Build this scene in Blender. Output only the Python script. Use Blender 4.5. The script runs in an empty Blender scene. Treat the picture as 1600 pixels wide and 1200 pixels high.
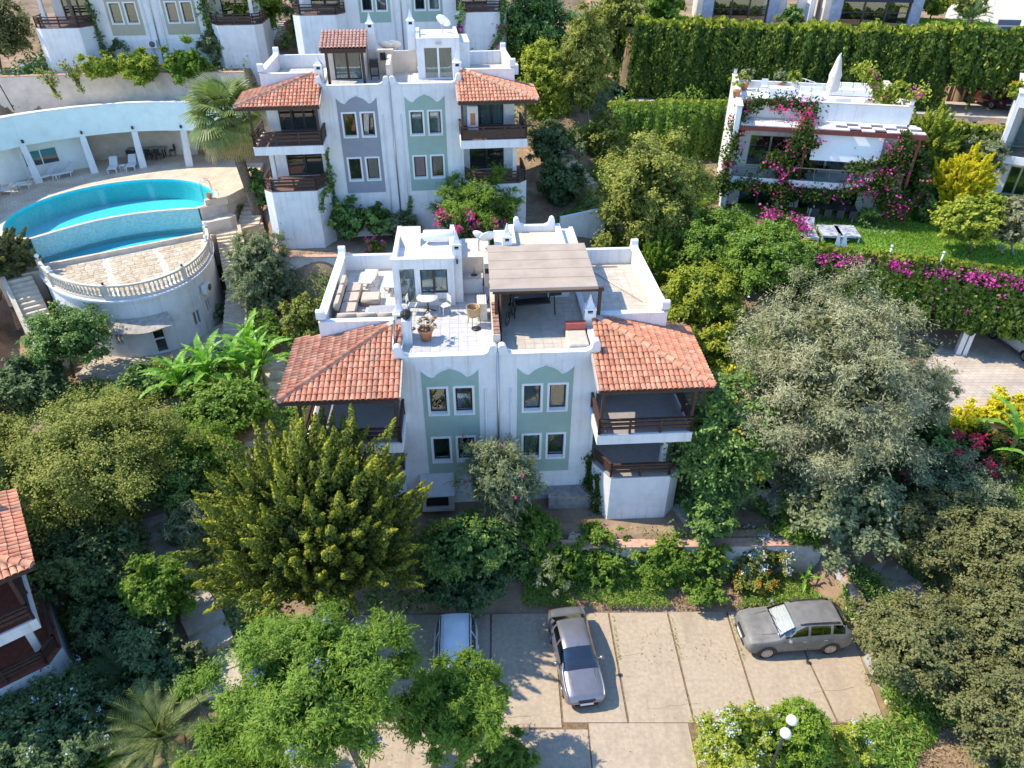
import bpy, bmesh, math, random
import numpy as np
from math import radians as R, sin, cos, pi, sqrt, atan2
from mathutils import Vector, Matrix

S = bpy.context.scene
COL = S.collection
RNG = np.random.default_rng(7)
random.seed(7)

# ------------------------------------------------------------------ camera
FPX, PITCH, CAMH = 1110.0, R(34.3), 26.0
cam_d = bpy.data.cameras.new('camera'); cam = bpy.data.objects.new('camera', cam_d); COL.objects.link(cam)
cam.location = (0, 0, CAMH); cam.rotation_euler = (pi/2 - PITCH, 0, 0)
cam_d.sensor_fit = 'HORIZONTAL'; cam_d.sensor_width = 36.0; cam_d.lens = 36.0*FPX/1600.0
cam_d.clip_start = 0.1; cam_d.clip_end = 1500
S.camera = cam
# ------------------------------------------------------------------ world, sun, exposure
SUN = Vector((-0.80, 0.13, 1.0)).normalized()
world = bpy.data.worlds.new('World'); S.world = world; world.use_nodes = True
wn = world.node_tree.nodes; wl = world.node_tree.links; wn.clear()
sky = wn.new('ShaderNodeTexSky'); sky.sky_type = 'NISHITA'; sky.sun_disc = False
sky.sun_elevation = math.asin(SUN.z); sky.sun_rotation = math.atan2(SUN.x, SUN.y)
sky.air_density = 1.0; sky.dust_density = 0.0; sky.ozone_density = 6.0
bg = wn.new('ShaderNodeBackground'); bg.inputs['Strength'].default_value = 0.15
wo = wn.new('ShaderNodeOutputWorld')
wl.new(sky.outputs[0], bg.inputs[0]); wl.new(bg.outputs[0], wo.inputs[0])
sun_d = bpy.data.lights.new('sun', 'SUN'); sun = bpy.data.objects.new('sun', sun_d); COL.objects.link(sun)
sun_d.energy = 2.6; sun_d.angle = R(0.55); sun_d.color = (1.0, 0.885, 0.70)
sun.rotation_euler = (-SUN).to_track_quat('-Z', 'Y').to_euler(); sun.location = (0, 0, 60)
S.view_settings.view_transform = 'Standard'; S.view_settings.look = 'None'
S.view_settings.exposure = 1.33; S.view_settings.gamma = 1.0; S.view_settings.use_curve_mapping = False
S.render.engine = 'CYCLES'
S.cycles.use_denoising = True
S.cycles.max_bounces = 7; S.cycles.diffuse_bounces = 3; S.cycles.glossy_bounces = 3
S.cycles.transmission_bounces = 4; S.cycles.transparent_max_bounces = 10
S.cycles.caustics_reflective = False; S.cycles.caustics_refractive = False

# ------------------------------------------------------------------ photo measure helpers (pixel of the 1600x1200 photo -> metres)
CF = np.array([0, cos(PITCH), -sin(PITCH)]); CU = np.array([0, sin(PITCH), cos(PITCH)]); CR = np.array([1., 0, 0])
CO = np.array([0, 0, CAMH])
def ray(px, py): return CF + CR*(px-800)/FPX - CU*(py-600)/FPX
def atz(px, py, z):
    d = ray(px, py); return CO + d*((z-CAMH)/d[2])
def aty(px, py, y):
    d = ray(px, py); return CO + d*(y/d[1])
def depth_of(p): return float((np.array(p)-CO) @ CF)

# ------------------------------------------------------------------ materials
MATS = {}
def mat(name, col, rough=0.7, spec=0.3, metal=0.0, noise=0.0, nscale=3.0, bump=0.0, bscale=30.0, col2=None, dirt=None, dscale=0.6, damt=0.5, coat=0.0, streak=None, samt=0.4):
    """plain surface with cloudy tone variation, optional large stains and fine bump"""
    if name in MATS: return MATS[name]
    m = bpy.data.materials.new(name); m.use_nodes = True; MATS[name] = m
    nt = m.node_tree; N = nt.nodes; Lk = nt.links
    b = N['Principled BSDF']; b.inputs['Roughness'].default_value = rough
    b.inputs['Specular IOR Level'].default_value = spec; b.inputs['Metallic'].default_value = metal
    if coat: b.inputs['Coat Weight'].default_value = coat; b.inputs['Coat Roughness'].default_value = 0.05
    b.inputs['Base Color'].default_value = (*col, 1)
    tc = N.new('ShaderNodeTexCoord'); src = None
    if noise or col2:
        n = N.new('ShaderNodeTexNoise'); n.inputs['Scale'].default_value = nscale; n.inputs['Detail'].default_value = 6; n.inputs['Roughness'].default_value = 0.6
        Lk.new(tc.outputs['Object'], n.inputs['Vector'])
        rp = N.new('ShaderNodeValToRGB'); rp.color_ramp.elements[0].position = 0.32; rp.color_ramp.elements[1].position = 0.68
        c2 = col2 if col2 else tuple(c*(1-noise) for c in col)
        c1 = col if col2 else tuple(min(1, c*(1+noise)) for c in col)
        rp.color_ramp.elements[0].color = (*c2, 1); rp.color_ramp.elements[1].color = (*c1, 1)
        Lk.new(n.outputs['Fac'], rp.inputs['Fac']); src = rp.outputs['Color']
    if dirt:
        n2 = N.new('ShaderNodeTexNoise'); n2.inputs['Scale'].default_value = dscale; n2.inputs['Detail'].default_value = 9; n2.inputs['Roughness'].default_value = 0.7
        Lk.new(tc.outputs['Object'], n2.inputs['Vector'])
        r2 = N.new('ShaderNodeValToRGB'); r2.color_ramp.elements[0].position = 0.5; r2.color_ramp.elements[1].position = 0.72
        r2.color_ramp.elements[0].color = (0, 0, 0, 1); r2.color_ramp.elements[1].color = (damt, damt, damt, 1)
        Lk.new(n2.outputs['Fac'], r2.inputs['Fac'])
        mx = N.new('ShaderNodeMix'); mx.data_type = 'RGBA'; mx.inputs['B'].default_value = (*dirt, 1)
        if src: Lk.new(src, mx.inputs['A'])
        else: mx.inputs['A'].default_value = (*col, 1)
        Lk.new(r2.outputs['Color'], mx.inputs['Factor']); src = mx.outputs['Result']
    if streak:
        mpn = N.new('ShaderNodeMapping'); mpn.inputs['Scale'].default_value = streak; Lk.new(tc.outputs['Object'], mpn.inputs['Vector'])
        n4 = N.new('ShaderNodeTexNoise'); n4.inputs['Scale'].default_value = 1.0; n4.inputs['Detail'].default_value = 7; n4.inputs['Roughness'].default_value = 0.65; Lk.new(mpn.outputs[0], n4.inputs['Vector'])
        r4 = N.new('ShaderNodeValToRGB'); r4.color_ramp.elements[0].position = 0.52; r4.color_ramp.elements[1].position = 0.74
        r4.color_ramp.elements[0].color = (0, 0, 0, 1); r4.color_ramp.elements[1].color = (samt, samt, samt, 1); Lk.new(n4.outputs['Fac'], r4.inputs['Fac'])
        m4 = N.new('ShaderNodeMix'); m4.data_type = 'RGBA'; dd = dirt or tuple(c*.5 for c in col); m4.inputs['B'].default_value = (*[c*.8 for c in dd], 1); Lk.new(src, m4.inputs['A']); Lk.new(r4.outputs['Color'], m4.inputs['Factor']); src = m4.outputs['Result']
    if src: Lk.new(src, b.inputs['Base Color'])
    if bump:
        n3 = N.new('ShaderNodeTexNoise'); n3.inputs['Scale'].default_value = bscale; n3.inputs['Detail'].default_value = 5
        Lk.new(tc.outputs['Object'], n3.inputs['Vector'])
        bp = N.new('ShaderNodeBump'); bp.inputs['Strength'].default_value = bump; bp.inputs['Distance'].default_value = 0.03
        Lk.new(n3.outputs['Fac'], bp.inputs['Height']); Lk.new(bp.outputs['Normal'], b.inputs['Normal'])
    return m
def tilemat(name, cols, rough=0.8, nscale=8.0, amt=0.18):
    """each object takes its own tone from Object Info random"""
    if name in MATS: return MATS[name]
    m = bpy.data.materials.new(name); m.use_nodes = True; MATS[name] = m
    N = m.node_tree.nodes; Lk = m.node_tree.links; b = N['Principled BSDF']
    b.inputs['Roughness'].default_value = rough; b.inputs['Specular IOR Level'].default_value = 0.25
    oi = N.new('ShaderNodeObjectInfo'); rp = N.new('ShaderNodeValToRGB'); el = rp.color_ramp.elements
    at = N.new('ShaderNodeAttribute'); at.attribute_name = 'rnd'
    ad = N.new('ShaderNodeMath'); ad.operation = 'ADD'; Lk.new(oi.outputs['Random'], ad.inputs[0]); Lk.new(at.outputs['Fac'], ad.inputs[1])
    fr = N.new('ShaderNodeMath'); fr.operation = 'FRACT'; Lk.new(ad.outputs[0], fr.inputs[0])
    while len(el) < len(cols): el.new(0.5)
    for i, c in enumerate(cols): el[i].position = i/(len(cols)-1); el[i].color = (*c, 1)
    Lk.new(fr.outputs[0], rp.inputs['Fac'])
    tc = N.new('ShaderNodeTexCoord'); n = N.new('ShaderNodeTexNoise'); n.inputs['Scale'].default_value = nscale; n.inputs['Detail'].default_value = 6
    geo = N.new('ShaderNodeNewGeometry'); Lk.new(geo.outputs['Position'], n.inputs['Vector'])
    mp = N.new('ShaderNodeMapRange'); mp.inputs['From Min'].default_value = 0.3; mp.inputs['From Max'].default_value = 0.7
    mp.inputs['To Min'].default_value = 1-amt; mp.inputs['To Max'].default_value = 1+amt*0.6
    Lk.new(n.outputs['Fac'], mp.inputs['Value'])
    mx = N.new('ShaderNodeMix'); mx.data_type = 'RGBA'; mx.blend_type = 'MULTIPLY'; mx.inputs['Factor'].default_value = 1.0
    Lk.new(rp.outputs['Color'], mx.inputs['A']); Lk.new(mp.outputs['Result'], mx.inputs['B']); Lk.new(mx.outputs['Result'], b.inputs['Base Color'])
    return m
def leafmat(name, cols, trans=0.32, rough=0.5, spec=0.35):
    spec *= .35; trans *= .8
    """foliage: per-leaf tone from the rnd attribute, with light passing through"""
    if name in MATS: return MATS[name]
    m = bpy.data.materials.new(name); m.use_nodes = True; MATS[name] = m
    N = m.node_tree.nodes; Lk = m.node_tree.links; b = N['Principled BSDF']; out = N['Material Output']
    b.inputs['Roughness'].default_value = rough; b.inputs['Specular IOR Level'].default_value = spec
    at = N.new('ShaderNodeAttribute'); at.attribute_name = 'rnd'
    rp = N.new('ShaderNodeValToRGB'); el = rp.color_ramp.elements
    while len(el) < len(cols): el.new(0.5)
    for i, c in enumerate(cols): el[i].position = i/(len(cols)-1); el[i].color = (*c, 1)
    Lk.new(at.outputs['Fac'], rp.inputs['Fac']); Lk.new(rp.outputs['Color'], b.inputs['Base Color'])
    tr = N.new('ShaderNodeBsdfTranslucent')
    g = N.new('ShaderNodeMix'); g.data_type = 'RGBA'; g.blend_type = 'MULTIPLY'; g.inputs['Factor'].default_value = 1.0; g.inputs['B'].default_value = (1.5, 1.7, 0.7, 1)
    Lk.new(rp.outputs['Color'], g.inputs['A']); Lk.new(g.outputs['Result'], tr.inputs['Color'])
    ms = N.new('ShaderNodeMixShader'); ms.inputs[0].default_value = trans
    Lk.new(b.outputs[0], ms.inputs[1]); Lk.new(tr.outputs[0], ms.inputs[2]); Lk.new(ms.outputs[0], out.inputs['Surface'])
    return m
def glassmat(name, tint=(0.75, 0.85, 0.85), refl=0.12, rough=0.02):
    if name in MATS: return MATS[name]
    m = bpy.data.materials.new(name); m.use_nodes = True; MATS[name] = m
    N = m.node_tree.nodes; Lk = m.node_tree.links; N.remove(N['Principled BSDF']); out = N['Material Output']
    t = N.new('ShaderNodeBsdfTransparent'); t.inputs[0].default_value = (*tint, 1)
    g = N.new('ShaderNodeBsdfGlossy'); g.inputs['Roughness'].default_value = rough
    fr = N.new('ShaderNodeFresnel'); fr.inputs['IOR'].default_value = 1.5
    ad = N.new('ShaderNodeMath'); ad.operation = 'ADD'; ad.inputs[1].default_value = refl; ad.use_clamp = True
    Lk.new(fr.outputs[0], ad.inputs[0])
    ms = N.new('ShaderNodeMixShader'); Lk.new(ad.outputs[0], ms.inputs[0]); Lk.new(t.outputs[0], ms.inputs[1]); Lk.new(g.outputs[0], ms.inputs[2])
    Lk.new(ms.outputs[0], out.inputs['Surface'])
    return m

# ------------------------------------------------------------------ mesh builder
class MB:
    def __init__(s): s.v = []; s.f = []; s.mi = []; s.sm = []; s.r = []
    def add(s, vs, fs, mi=0, smooth=False, r=0.0):
        o = len(s.v); s.v.extend([tuple(map(float, p)) for p in vs])
        for f in fs: s.f.append(tuple(o+i for i in f)); s.mi.append(mi); s.sm.append(smooth); s.r.append(r)
        return s
    def box(s, x0, x1, y0, y1, z0, z1, mi=0, r=0.0):
        if x0 > x1: x0, x1 = x1, x0
        if y0 > y1: y0, y1 = y1, y0
        if z0 > z1: z0, z1 = z1, z0
        return s.add([(x0,y0,z0),(x1,y0,z0),(x1,y1,z0),(x0,y1,z0),(x0,y0,z1),(x1,y0,z1),(x1,y1,z1),(x0,y1,z1)],
              [(0,3,2,1),(4,5,6,7),(0,1,5,4),(1,2,6,5),(2,3,7,6),(3,0,4,7)], mi, False, r)
    def prism(s, poly, z0, z1, mi=0):
        """poly: xy points; z0/z1 numbers or per-point lists"""
        n = len(poly); a = z0 if hasattr(z0, '__len__') else [z0]*n; b = z1 if hasattr(z1, '__len__') else [z1]*n
        area = sum(poly[i][0]*poly[(i+1) % n][1]-poly[(i+1) % n][0]*poly[i][1] for i in range(n))
        if area < 0: poly = poly[::-1]; a = a[::-1]; b = b[::-1]
        vs = [(p[0], p[1], a[i]) for i, p in enumerate(poly)] + [(p[0], p[1], b[i]) for i, p in enumerate(poly)]
        fs = [tuple(range(n))[::-1], tuple(range(n, 2*n))] + [(i, (i+1) % n, n+(i+1) % n, n+i) for i in range(n)]
        return s.add(vs, fs, mi)
    def prism_y(s, poly, y0, y1, mi=0):
        """poly in xz extruded along y"""
        n = len(poly); vs = [(p[0], y0, p[1]) for p in poly] + [(p[0], y1, p[1]) for p in poly]
        fs = [tuple(range(n)), tuple(range(n, 2*n))[::-1]] + [(i, n+i, n+(i+1) % n, (i+1) % n) for i in range(n)]
        return s.add(vs, fs, mi)
    def prism_x(s, poly, x0, x1, mi=0):
        n = len(poly); vs = [(x0, p[0], p[1]) for p in poly] + [(x1, p[0], p[1]) for p in poly]
        fs = [tuple(range(n))[::-1], tuple(range(n, 2*n))] + [(i, (i+1) % n, n+(i+1) % n, n+i) for i in range(n)]
        return s.add(vs, fs, mi)
    def tube(s, pts, rad, n=8, mi=0, cap=True, smooth=True, r=0.0):
        pts = [Vector(p) for p in pts]; rs = rad if hasattr(rad, '__len__') else [rad]*len(pts)
        rings = []; prev = None
        for i, p in enumerate(pts):
            t = (pts[min(i+1, len(pts)-1)]-pts[max(i-1, 0)]).normalized()
            if prev is None:
                a = Vector((0, 0, 1)) if abs(t.z) < 0.9 else Vector((1, 0, 0)); u = t.cross(a).normalized()
            else: u = (prev - t*prev.dot(t)).normalized()
            prev = u; w = t.cross(u)
            rings.append([p+(u*cos(2*pi*k/n)+w*sin(2*pi*k/n))*rs[i] for k in range(n)])
        vs = [q for rg in rings for q in rg]; fs = []
        for i in range(len(pts)-1):
            for k in range(n): fs.append((i*n+k, i*n+(k+1) % n, (i+1)*n+(k+1) % n, (i+1)*n+k))
        if cap: fs.append(tuple(range(n))[::-1]); fs.append(tuple(range((len(pts)-1)*n, len(pts)*n)))
        return s.add(vs, fs, mi, smooth, r)
    def lathe(s, prof, n=12, c=(0, 0, 0), mi=0, smooth=True, sx=1, sy=1, a0=0, sq=False):
        """prof: (radius, z) list"""
        vs = []; fs = []
        for (rr, z) in prof:
            for k in range(n):
                a = a0+2*pi*k/n; vs.append((c[0]+rr*cos(a)*sx, c[1]+rr*sin(a)*sy, c[2]+z))
        for i in range(len(prof)-1):
            for k in range(n): fs.append((i*n+k, i*n+(k+1) % n, (i+1)*n+(k+1) % n, (i+1)*n+k))
        fs.append(tuple(range(n))[::-1]); fs.append(tuple(range((len(prof)-1)*n, len(prof)*n)))
        return s.add(vs, fs, mi, smooth)
    def ball(s, c, r, n=10, mi=0, sz=1.0):
        m = n//2
        return s.lathe([(max(1e-4, r*sin(pi*i/m)), -r*sz*cos(pi*i/m)) for i in range(m+1)], n, c, mi)
    def bar(s, a, b, w, h=None, mi=0):
        """rectangular bar from a to b, w wide (horizontal), h high"""
        h = h or w; a = Vector(a); b = Vector(b); t = (b-a).normalized()
        up = Vector((0, 0, 1)) if abs(t.z) < 0.95 else Vector((0, 1, 0))
        sd = t.cross(up).normalized()*w/2; u2 = sd.normalized().cross(t).normalized()*h/2
        vs = [p+q for p in (a, b) for q in (-sd-u2, sd-u2, sd+u2, -sd+u2)]
        return s.add(vs, [(0,1,2,3)[::-1],(4,5,6,7),(0,1,5,4),(1,2,6,5),(2,3,7,6),(3,0,4,7)], mi)
    def grid_wall(s, x0, x1, z0, z1, y0, y1, holes=(), mi=0):
        """vertical wall in the xz plane, thick y0..y1, with rectangular holes (xa,xb,za,zb)"""
        xs = sorted({x0, x1, *[max(x0, min(x1, h[i])) for h in holes for i in (0, 1)]}); zs = sorted({z0, z1, *[max(z0, min(z1, h[i])) for h in holes for i in (2, 3)]})
        nx, nz = len(xs), len(zs)
        solid = [[not any(h[0] <= (xs[i]+xs[i+1])/2 <= h[1] and h[2] <= (zs[j]+zs[j+1])/2 <= h[3] for h in holes) for j in range(nz-1)] for i in range(nx-1)]
        def sol(i, j): return 0 <= i < nx-1 and 0 <= j < nz-1 and solid[i][j]
        for i in range(nx-1):
            for j in range(nz-1):
                if not solid[i][j]: continue
                a, b, c, d = xs[i], xs[i+1], zs[j], zs[j+1]
                s.add([(a,y0,c),(b,y0,c),(b,y0,d),(a,y0,d)], [(0,1,2,3)], mi); s.add([(a,y1,c),(b,y1,c),(b,y1,d),(a,y1,d)], [(3,2,1,0)], mi)
                if not sol(i-1, j): s.add([(a,y0,c),(a,y1,c),(a,y1,d),(a,y0,d)], [(3,2,1,0)], mi)
                if not sol(i+1, j): s.add([(b,y0,c),(b,y1,c),(b,y1,d),(b,y0,d)], [(0,1,2,3)], mi)
                if not sol(i, j-1): s.add([(a,y0,c),(b,y0,c),(b,y1,c),(a,y1,c)], [(3,2,1,0)], mi)
                if not sol(i, j+1): s.add([(a,y0,d),(b,y0,d),(b,y1,d),(a,y1,d)], [(0,1,2,3)], mi)
        return s
    def mirror(s, sx):
        if sx < 0: s.v = [(-x, y, z) for x, y, z in s.v]; s.f = [f[::-1] for f in s.f]
        return s
    def mesh(s, name, mats):
        me = bpy.data.meshes.new(name); me.from_pydata(s.v, [], s.f)
        for m in (mats if isinstance(mats, (list, tuple)) else [mats]): me.materials.append(m)
        if any(s.mi): me.polygons.foreach_set('material_index', s.mi)
        if any(s.sm): me.polygons.foreach_set('use_smooth', s.sm)
        if any(s.r):
            a = me.attributes.new('rnd', 'FLOAT', 'FACE'); a.data.foreach_set('value', s.r)
        me.update(); return me
def link(name, me, parent=None, loc=None, rz=0.0):
    o = bpy.data.objects.new(name, me); COL.objects.link(o)
    if parent: o.parent = parent
    if loc is not None: o.location = loc
    if rz: o.rotation_euler = (0, 0, rz)
    return o
def part(mb, name, mats, parent, label=None, kind=None, loc=None, rz=0.0):
    o = link(name, mb.mesh(name, mats) if isinstance(mb, MB) else mb, parent, loc, rz)
    if label: o['label'] = label
    if kind: o['kind'] = kind
    return o
def tag(o, label, cat, group=None):
    o['label'] = label; o['category'] = cat
    if group: o['group'] = group
    return o
def thing(name, label, cat, loc=(0, 0, 0), rz=0.0, group=None):
    return tag(link(name, None, None, loc, rz), label, cat, group)
def solo(mb, name, mats, label, cat, group=None, loc=None, rz=0.0):
    return tag(link(name, mb.mesh(name, mats), None, loc, rz), label, cat, group)
def struct(mb, name, mats, loc=None, rz=0.0, kind='structure'):
    o = link(name, mb.mesh(name, mats) if isinstance(mb, MB) else mb, None, loc, rz); o['kind'] = kind; return o
def copy_tree(o, parent=None):
    c = o.copy(); COL.objects.link(c)
    if parent is not None: c.parent = parent
    for ch in list(o.children): copy_tree(ch, c)
    return c
def dup(o, loc, rz=None, label=None, group=None, scale=None):
    c = copy_tree(o); c.location = loc
    if rz is not None: c.rotation_euler = (0, 0, rz)
    if scale is not None: c.scale = (scale,)*3
    if label: c['label'] = label
    if group: c['group'] = group
    return c
class Frame:
    """local axes of a rotated building"""
    def __init__(s, o, deg):
        s.o = np.array(o, float); s.a = R(deg); s.u = np.array([cos(s.a), sin(s.a), 0]); s.v = np.array([-sin(s.a), cos(s.a), 0])
    def W(s, x, y, z=0): return s.o + s.u*x + s.v*y + np.array([0, 0, z])
    def L(s, p): d = np.array(p)-s.o; return np.array([d@s.u, d@s.v, d[2]])
# ------------------------------------------------------------------ terrain: control heights read along the hillside
PF = Frame((-25.5, 43.9, 0.0), 32.1)          # pool axes (x along the water's straight edge, y towards the hill)
def pl(*pts): return [tuple(PF.W(x, y)[:2]) for x, y in pts]
_cp = [(1375,1120,0),(1000,1180,0),(700,1190,0),(420,1190,-.4),(120,1190,-1.3),(0,1100,-1.2),(130,1050,-.9),(60,930,.2),(150,930,.6),
 (300,930,.9),(345,1050,.1),(220,790,2.2),(260,860,1.6),(60,820,1.8),(0,720,2.6),(100,650,3.1),(240,560,3.0),(60,580,3.6),(10,470,6.0),(40,430,6.6),
 (440,520,4.4),(420,650,3.0),(400,740,2.2),(430,640,2.9),(380,560,3.4),(470,480,4.9),(330,560,3.0),(560,440,5.6),(350,520,3.6),(380,400,6.8),(410,335,7.6),
 (500,395,7.3),(600,380,7.5),(820,350,8.0),(900,345,7.8),(1060,790,2.0),(1180,750,2.7),(1080,700,3.2),(1020,470,5.2),(960,385,6.6),(985,345,7.5),(920,290,9.2),(880,230,10.6),(830,300,8.6),
 (1120,420,6.4),(1240,385,8.2),(1180,330,8.2),(1300,830,1.5),(1430,950,.5),(1230,740,3.0),(1300,700,3.4),(1500,1150,-.1),(1590,1190,-.4),(1590,1000,1.0),(1590,880,3.0),(1590,760,4.3),(1500,640,4.9),(1420,600,4.6),
 (800,930,.4),(600,930,.6),(450,900,1.0),(700,870,1.8),(560,800,2.0),(640,800,2.0),
 (440,60,15.6),(620,60,15.8),(300,60,15.0),(0,90,14.8),(100,20,17.5),(400,10,17.5),(600,10,18),(800,60,15.0),(840,150,12.2),(900,120,13.5),(930,30,16.5),(780,10,18),(970,10,18)]
CP = np.array([[*atz(px, py, z)[:2], z] for px, py, z in _cp] + [[-40,5,-3],[0,4,0],[40,5,-2],[-45,25,2],[42,25,3.5],[-60,45,9],[60,45,9],[-80,90,20],[0,95,21],[80,95,21],[-80,140,26],[0,140,26],[80,140,26],[-70,5,-4],[70,5,-4]])
PADS = [ # polygon, height, width of the blend outside it
 ([(-10.3,7),(6.9,7),(7.2,14.9),(14.3,14.95),(14.65,19.4),(13.9,20.2),(-7.2,20.1)], -0.07, 1.2),
 ([(-5,23.0),(13.7,23.0),(13.6,24.4),(9.5,25.6),(5,26),(-5,26)], 2.0, 0.12),
 ([(.5,20.4),(13.6,20.4),(14.4,19.9),(13.95,22.5),(.5,22.45)], 0.22, 0.2),
 (pl((-8.5,-11.5),(6.5,-10.2),(8.2,0),(-8,0.6)), 2.92, 1.5),
 (pl((-9,0.6),(8.3,0.6),(9.5,5),(10,11),(3,18.0),(-14,15.2),(-16,6)), 5.5, 0.3),
 ([tuple(atz(*p, 8.5)[:2]) for p in [(1205,372),(1300,398),(1450,407),(1720,425)]] + [(50,50),(36,53.5),(25.5,55.8),(17.5,57.6),(8.6,57.4),(8.6,50)], 8.5, 0.5),
 ([tuple(atz(*p, 5.0)[:2]) for p in [(1430,585),(1480,525)]] + [(22,37.6),(29,36.1),(45,32.5),(45,24)] + [tuple(atz(*p, 5.0)[:2]) for p in [(1750,640),(1480,655)]], 4.75, 0.5),
 ([(8,58.6),(18,59),(30,56),(48,52),(48,57),(31,60.8),(29,58.8),(10,62.4)], 12.4, 0.35),
 ([(9.2,63),(29,59.4),(31,61.4),(48,57.6),(85,50),(85,100),(8.5,100)], 17.5, 0.3),
 ([(-15.6,41.9),(-1,41.9),(3,43),(3,46),(-16,46)], 7.35, 0.2),
 ([(-75,57.2),(-42,57.7),(-30,59.7),(-21.5,59.9),(-20,68),(-75,70)], 14.65, 0.3),
]
def poly_dist(poly, X, Y):
    """signed distance, negative inside"""
    P = np.array(poly); d = np.full(X.shape, 1e9); ins = np.zeros(X.shape, bool)
    for i in range(len(P)):
        a = P[i]; b = P[(i+1) % len(P)]; ab = b-a
        t = np.clip(((X-a[0])*ab[0]+(Y-a[1])*ab[1])/(ab@ab+1e-12), 0, 1)
        d = np.minimum(d, np.hypot(X-a[0]-t*ab[0], Y-a[1]-t*ab[1]))
        c = ((a[1] > Y) != (b[1] > Y)); xi = a[0]+(Y-a[1])*(ab[0])/(ab[1] if abs(ab[1]) > 1e-9 else 1e-9)
        ins ^= c & (X < xi)
    return np.where(ins, -d, d)
def gz(x, y):
    x = np.asarray(x, float); y = np.asarray(y, float); sh = x.shape; X = x.ravel(); Y = y.ravel()
    d2 = (X[:, None]-CP[None, :, 0])**2+(Y[:, None]-CP[None, :, 1])**2+0.6
    w = d2**-1.6; Z = (w*CP[None, :, 2]).sum(1)/w.sum(1)
    Z = Z + 0.10*np.sin(X*0.9+Y*0.5)*np.sin(Y*0.8-X*0.3)
    for poly, z, bl in PADS:
        sd = poly_dist(poly, X, Y); t = np.clip(1-sd/bl, 0, 1); t = t*t*(3-2*t); Z = Z*(1-t)+z*t
    return Z.reshape(sh)
def gz1(x, y): return float(gz(np.array([x]), np.array([y]))[0])
def G(px, py):
    """where the line of sight of a photo pixel meets the hillside"""
    d = ray(px, py); t = np.linspace(15, 150, 1400); P = CO[None]+d[None]*t[:, None]
    z = gz(P[:, 0], P[:, 1]); k = np.argmax(P[:, 2] < z)
    return P[k] if k > 0 else P[-1]

def build_ground():
    xs = np.concatenate([np.linspace(-400, -62, 16), np.arange(-60, 60.01, 0.45), np.linspace(62, 400, 16)])
    ys = np.concatenate([np.linspace(-60, 2, 12), np.arange(4, 100, 0.45), np.linspace(101, 600, 26)])
    X, Y = np.meshgrid(xs, ys); Z = np.zeros_like(X)
    for i in range(0, X.shape[0], 20): Z[i:i+20] = gz(X[i:i+20], Y[i:i+20])
    nx = len(xs); V = np.stack([X, Y, Z], -1).reshape(-1, 3)
    i, j = np.meshgrid(np.arange(len(ys)-1), np.arange(nx-1), indexing='ij'); a = (i*nx+j).ravel()
    F = np.stack([a, a+1, a+nx+1, a+nx], 1)
    me = bpy.data.meshes.new('ground'); me.from_pydata(V.tolist(), [], F.tolist()); me.polygons.foreach_set('use_smooth', [True]*len(F))
    m = mat('soil', (0.30, 0.21, 0.14), 0.95, 0.1, noise=0.3, nscale=0.9, bump=0.9, bscale=14, dirt=(0.13, 0.12, 0.06), dscale=0.5, damt=0.8)
    me.materials.append(m); return struct(me, 'ground', m)
build_ground()
M_white = mat('white_render', (0.76, 0.76, 0.755), 0.85, 0.2, noise=0.05, nscale=1.6, bump=0.25, bscale=40, dirt=(0.52, 0.50, 0.46), dscale=0.9, damt=0.45, streak=(4.5, 4.5, .22), samt=.5)
M_whiteclean = mat('white_paint', (0.76, 0.76, 0.75), 0.6, 0.3, noise=0.03, nscale=3)
M_cream = mat('cream_render', (0.66, 0.58, 0.49), 0.9, 0.2, noise=0.10, nscale=1.4, bump=0.3, bscale=30, dirt=(0.34, 0.29, 0.24), dscale=0.9, damt=0.5)
M_greywall = mat('weathered_white_wall', (0.62, 0.60, 0.57), 0.9, 0.2, noise=0.12, nscale=1.2, bump=0.35, bscale=25, dirt=(0.30, 0.27, 0.23), dscale=0.7, damt=0.7)
M_coping = mat('terracotta_coping', (0.55, 0.33, 0.24), 0.85, 0.2, noise=0.2, nscale=5)
M_wood = mat('dark_wood', (0.070, 0.040, 0.030), 0.6, 0.3, noise=0.3, nscale=9)
M_concrete = mat('parking_concrete', (0.46, 0.375, 0.28), 0.92, 0.15, noise=0.13, nscale=6.0, bump=0.6, bscale=45, dirt=(0.33, 0.27, 0.205), dscale=0.9, damt=0.55, streak=(1.1, .16, 1), samt=.5)
M_path = mat('path_stone', (0.50, 0.43, 0.35), 0.92, 0.15, noise=0.22, nscale=2.2, bump=0.6, bscale=18, dirt=(0.22, 0.19, 0.15), dscale=1.2, damt=0.6)
M_stonebeige = mat('beige_stone', (0.62, 0.53, 0.41), 0.85, 0.2, noise=0.14, nscale=2.5, bump=0.35, bscale=25, dirt=(0.40, 0.32, 0.23), dscale=1.0, damt=0.5)
M_metal = mat('grey_metal', (0.45, 0.45, 0.46), 0.35, 0.5, 0.9)
M_dark = mat('dark_metal', (0.035, 0.035, 0.04), 0.45, 0.4)
M_black = mat('black_plastic', (0.02, 0.02, 0.022), 0.5, 0.4)
M_terra = mat('terracotta_pot', (0.55, 0.24, 0.12), 0.8, 0.25, noise=0.15, nscale=6)
M_rust = mat('rust_strip', (0.21, 0.145, 0.085), 0.95, 0.1, noise=0.35, nscale=7, bump=0.5, bscale=40)
M_glass = glassmat('window_glass')
M_roomdark = mat('dim_interior', (0.10, 0.09, 0.085), 0.9, 0.1)

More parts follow.
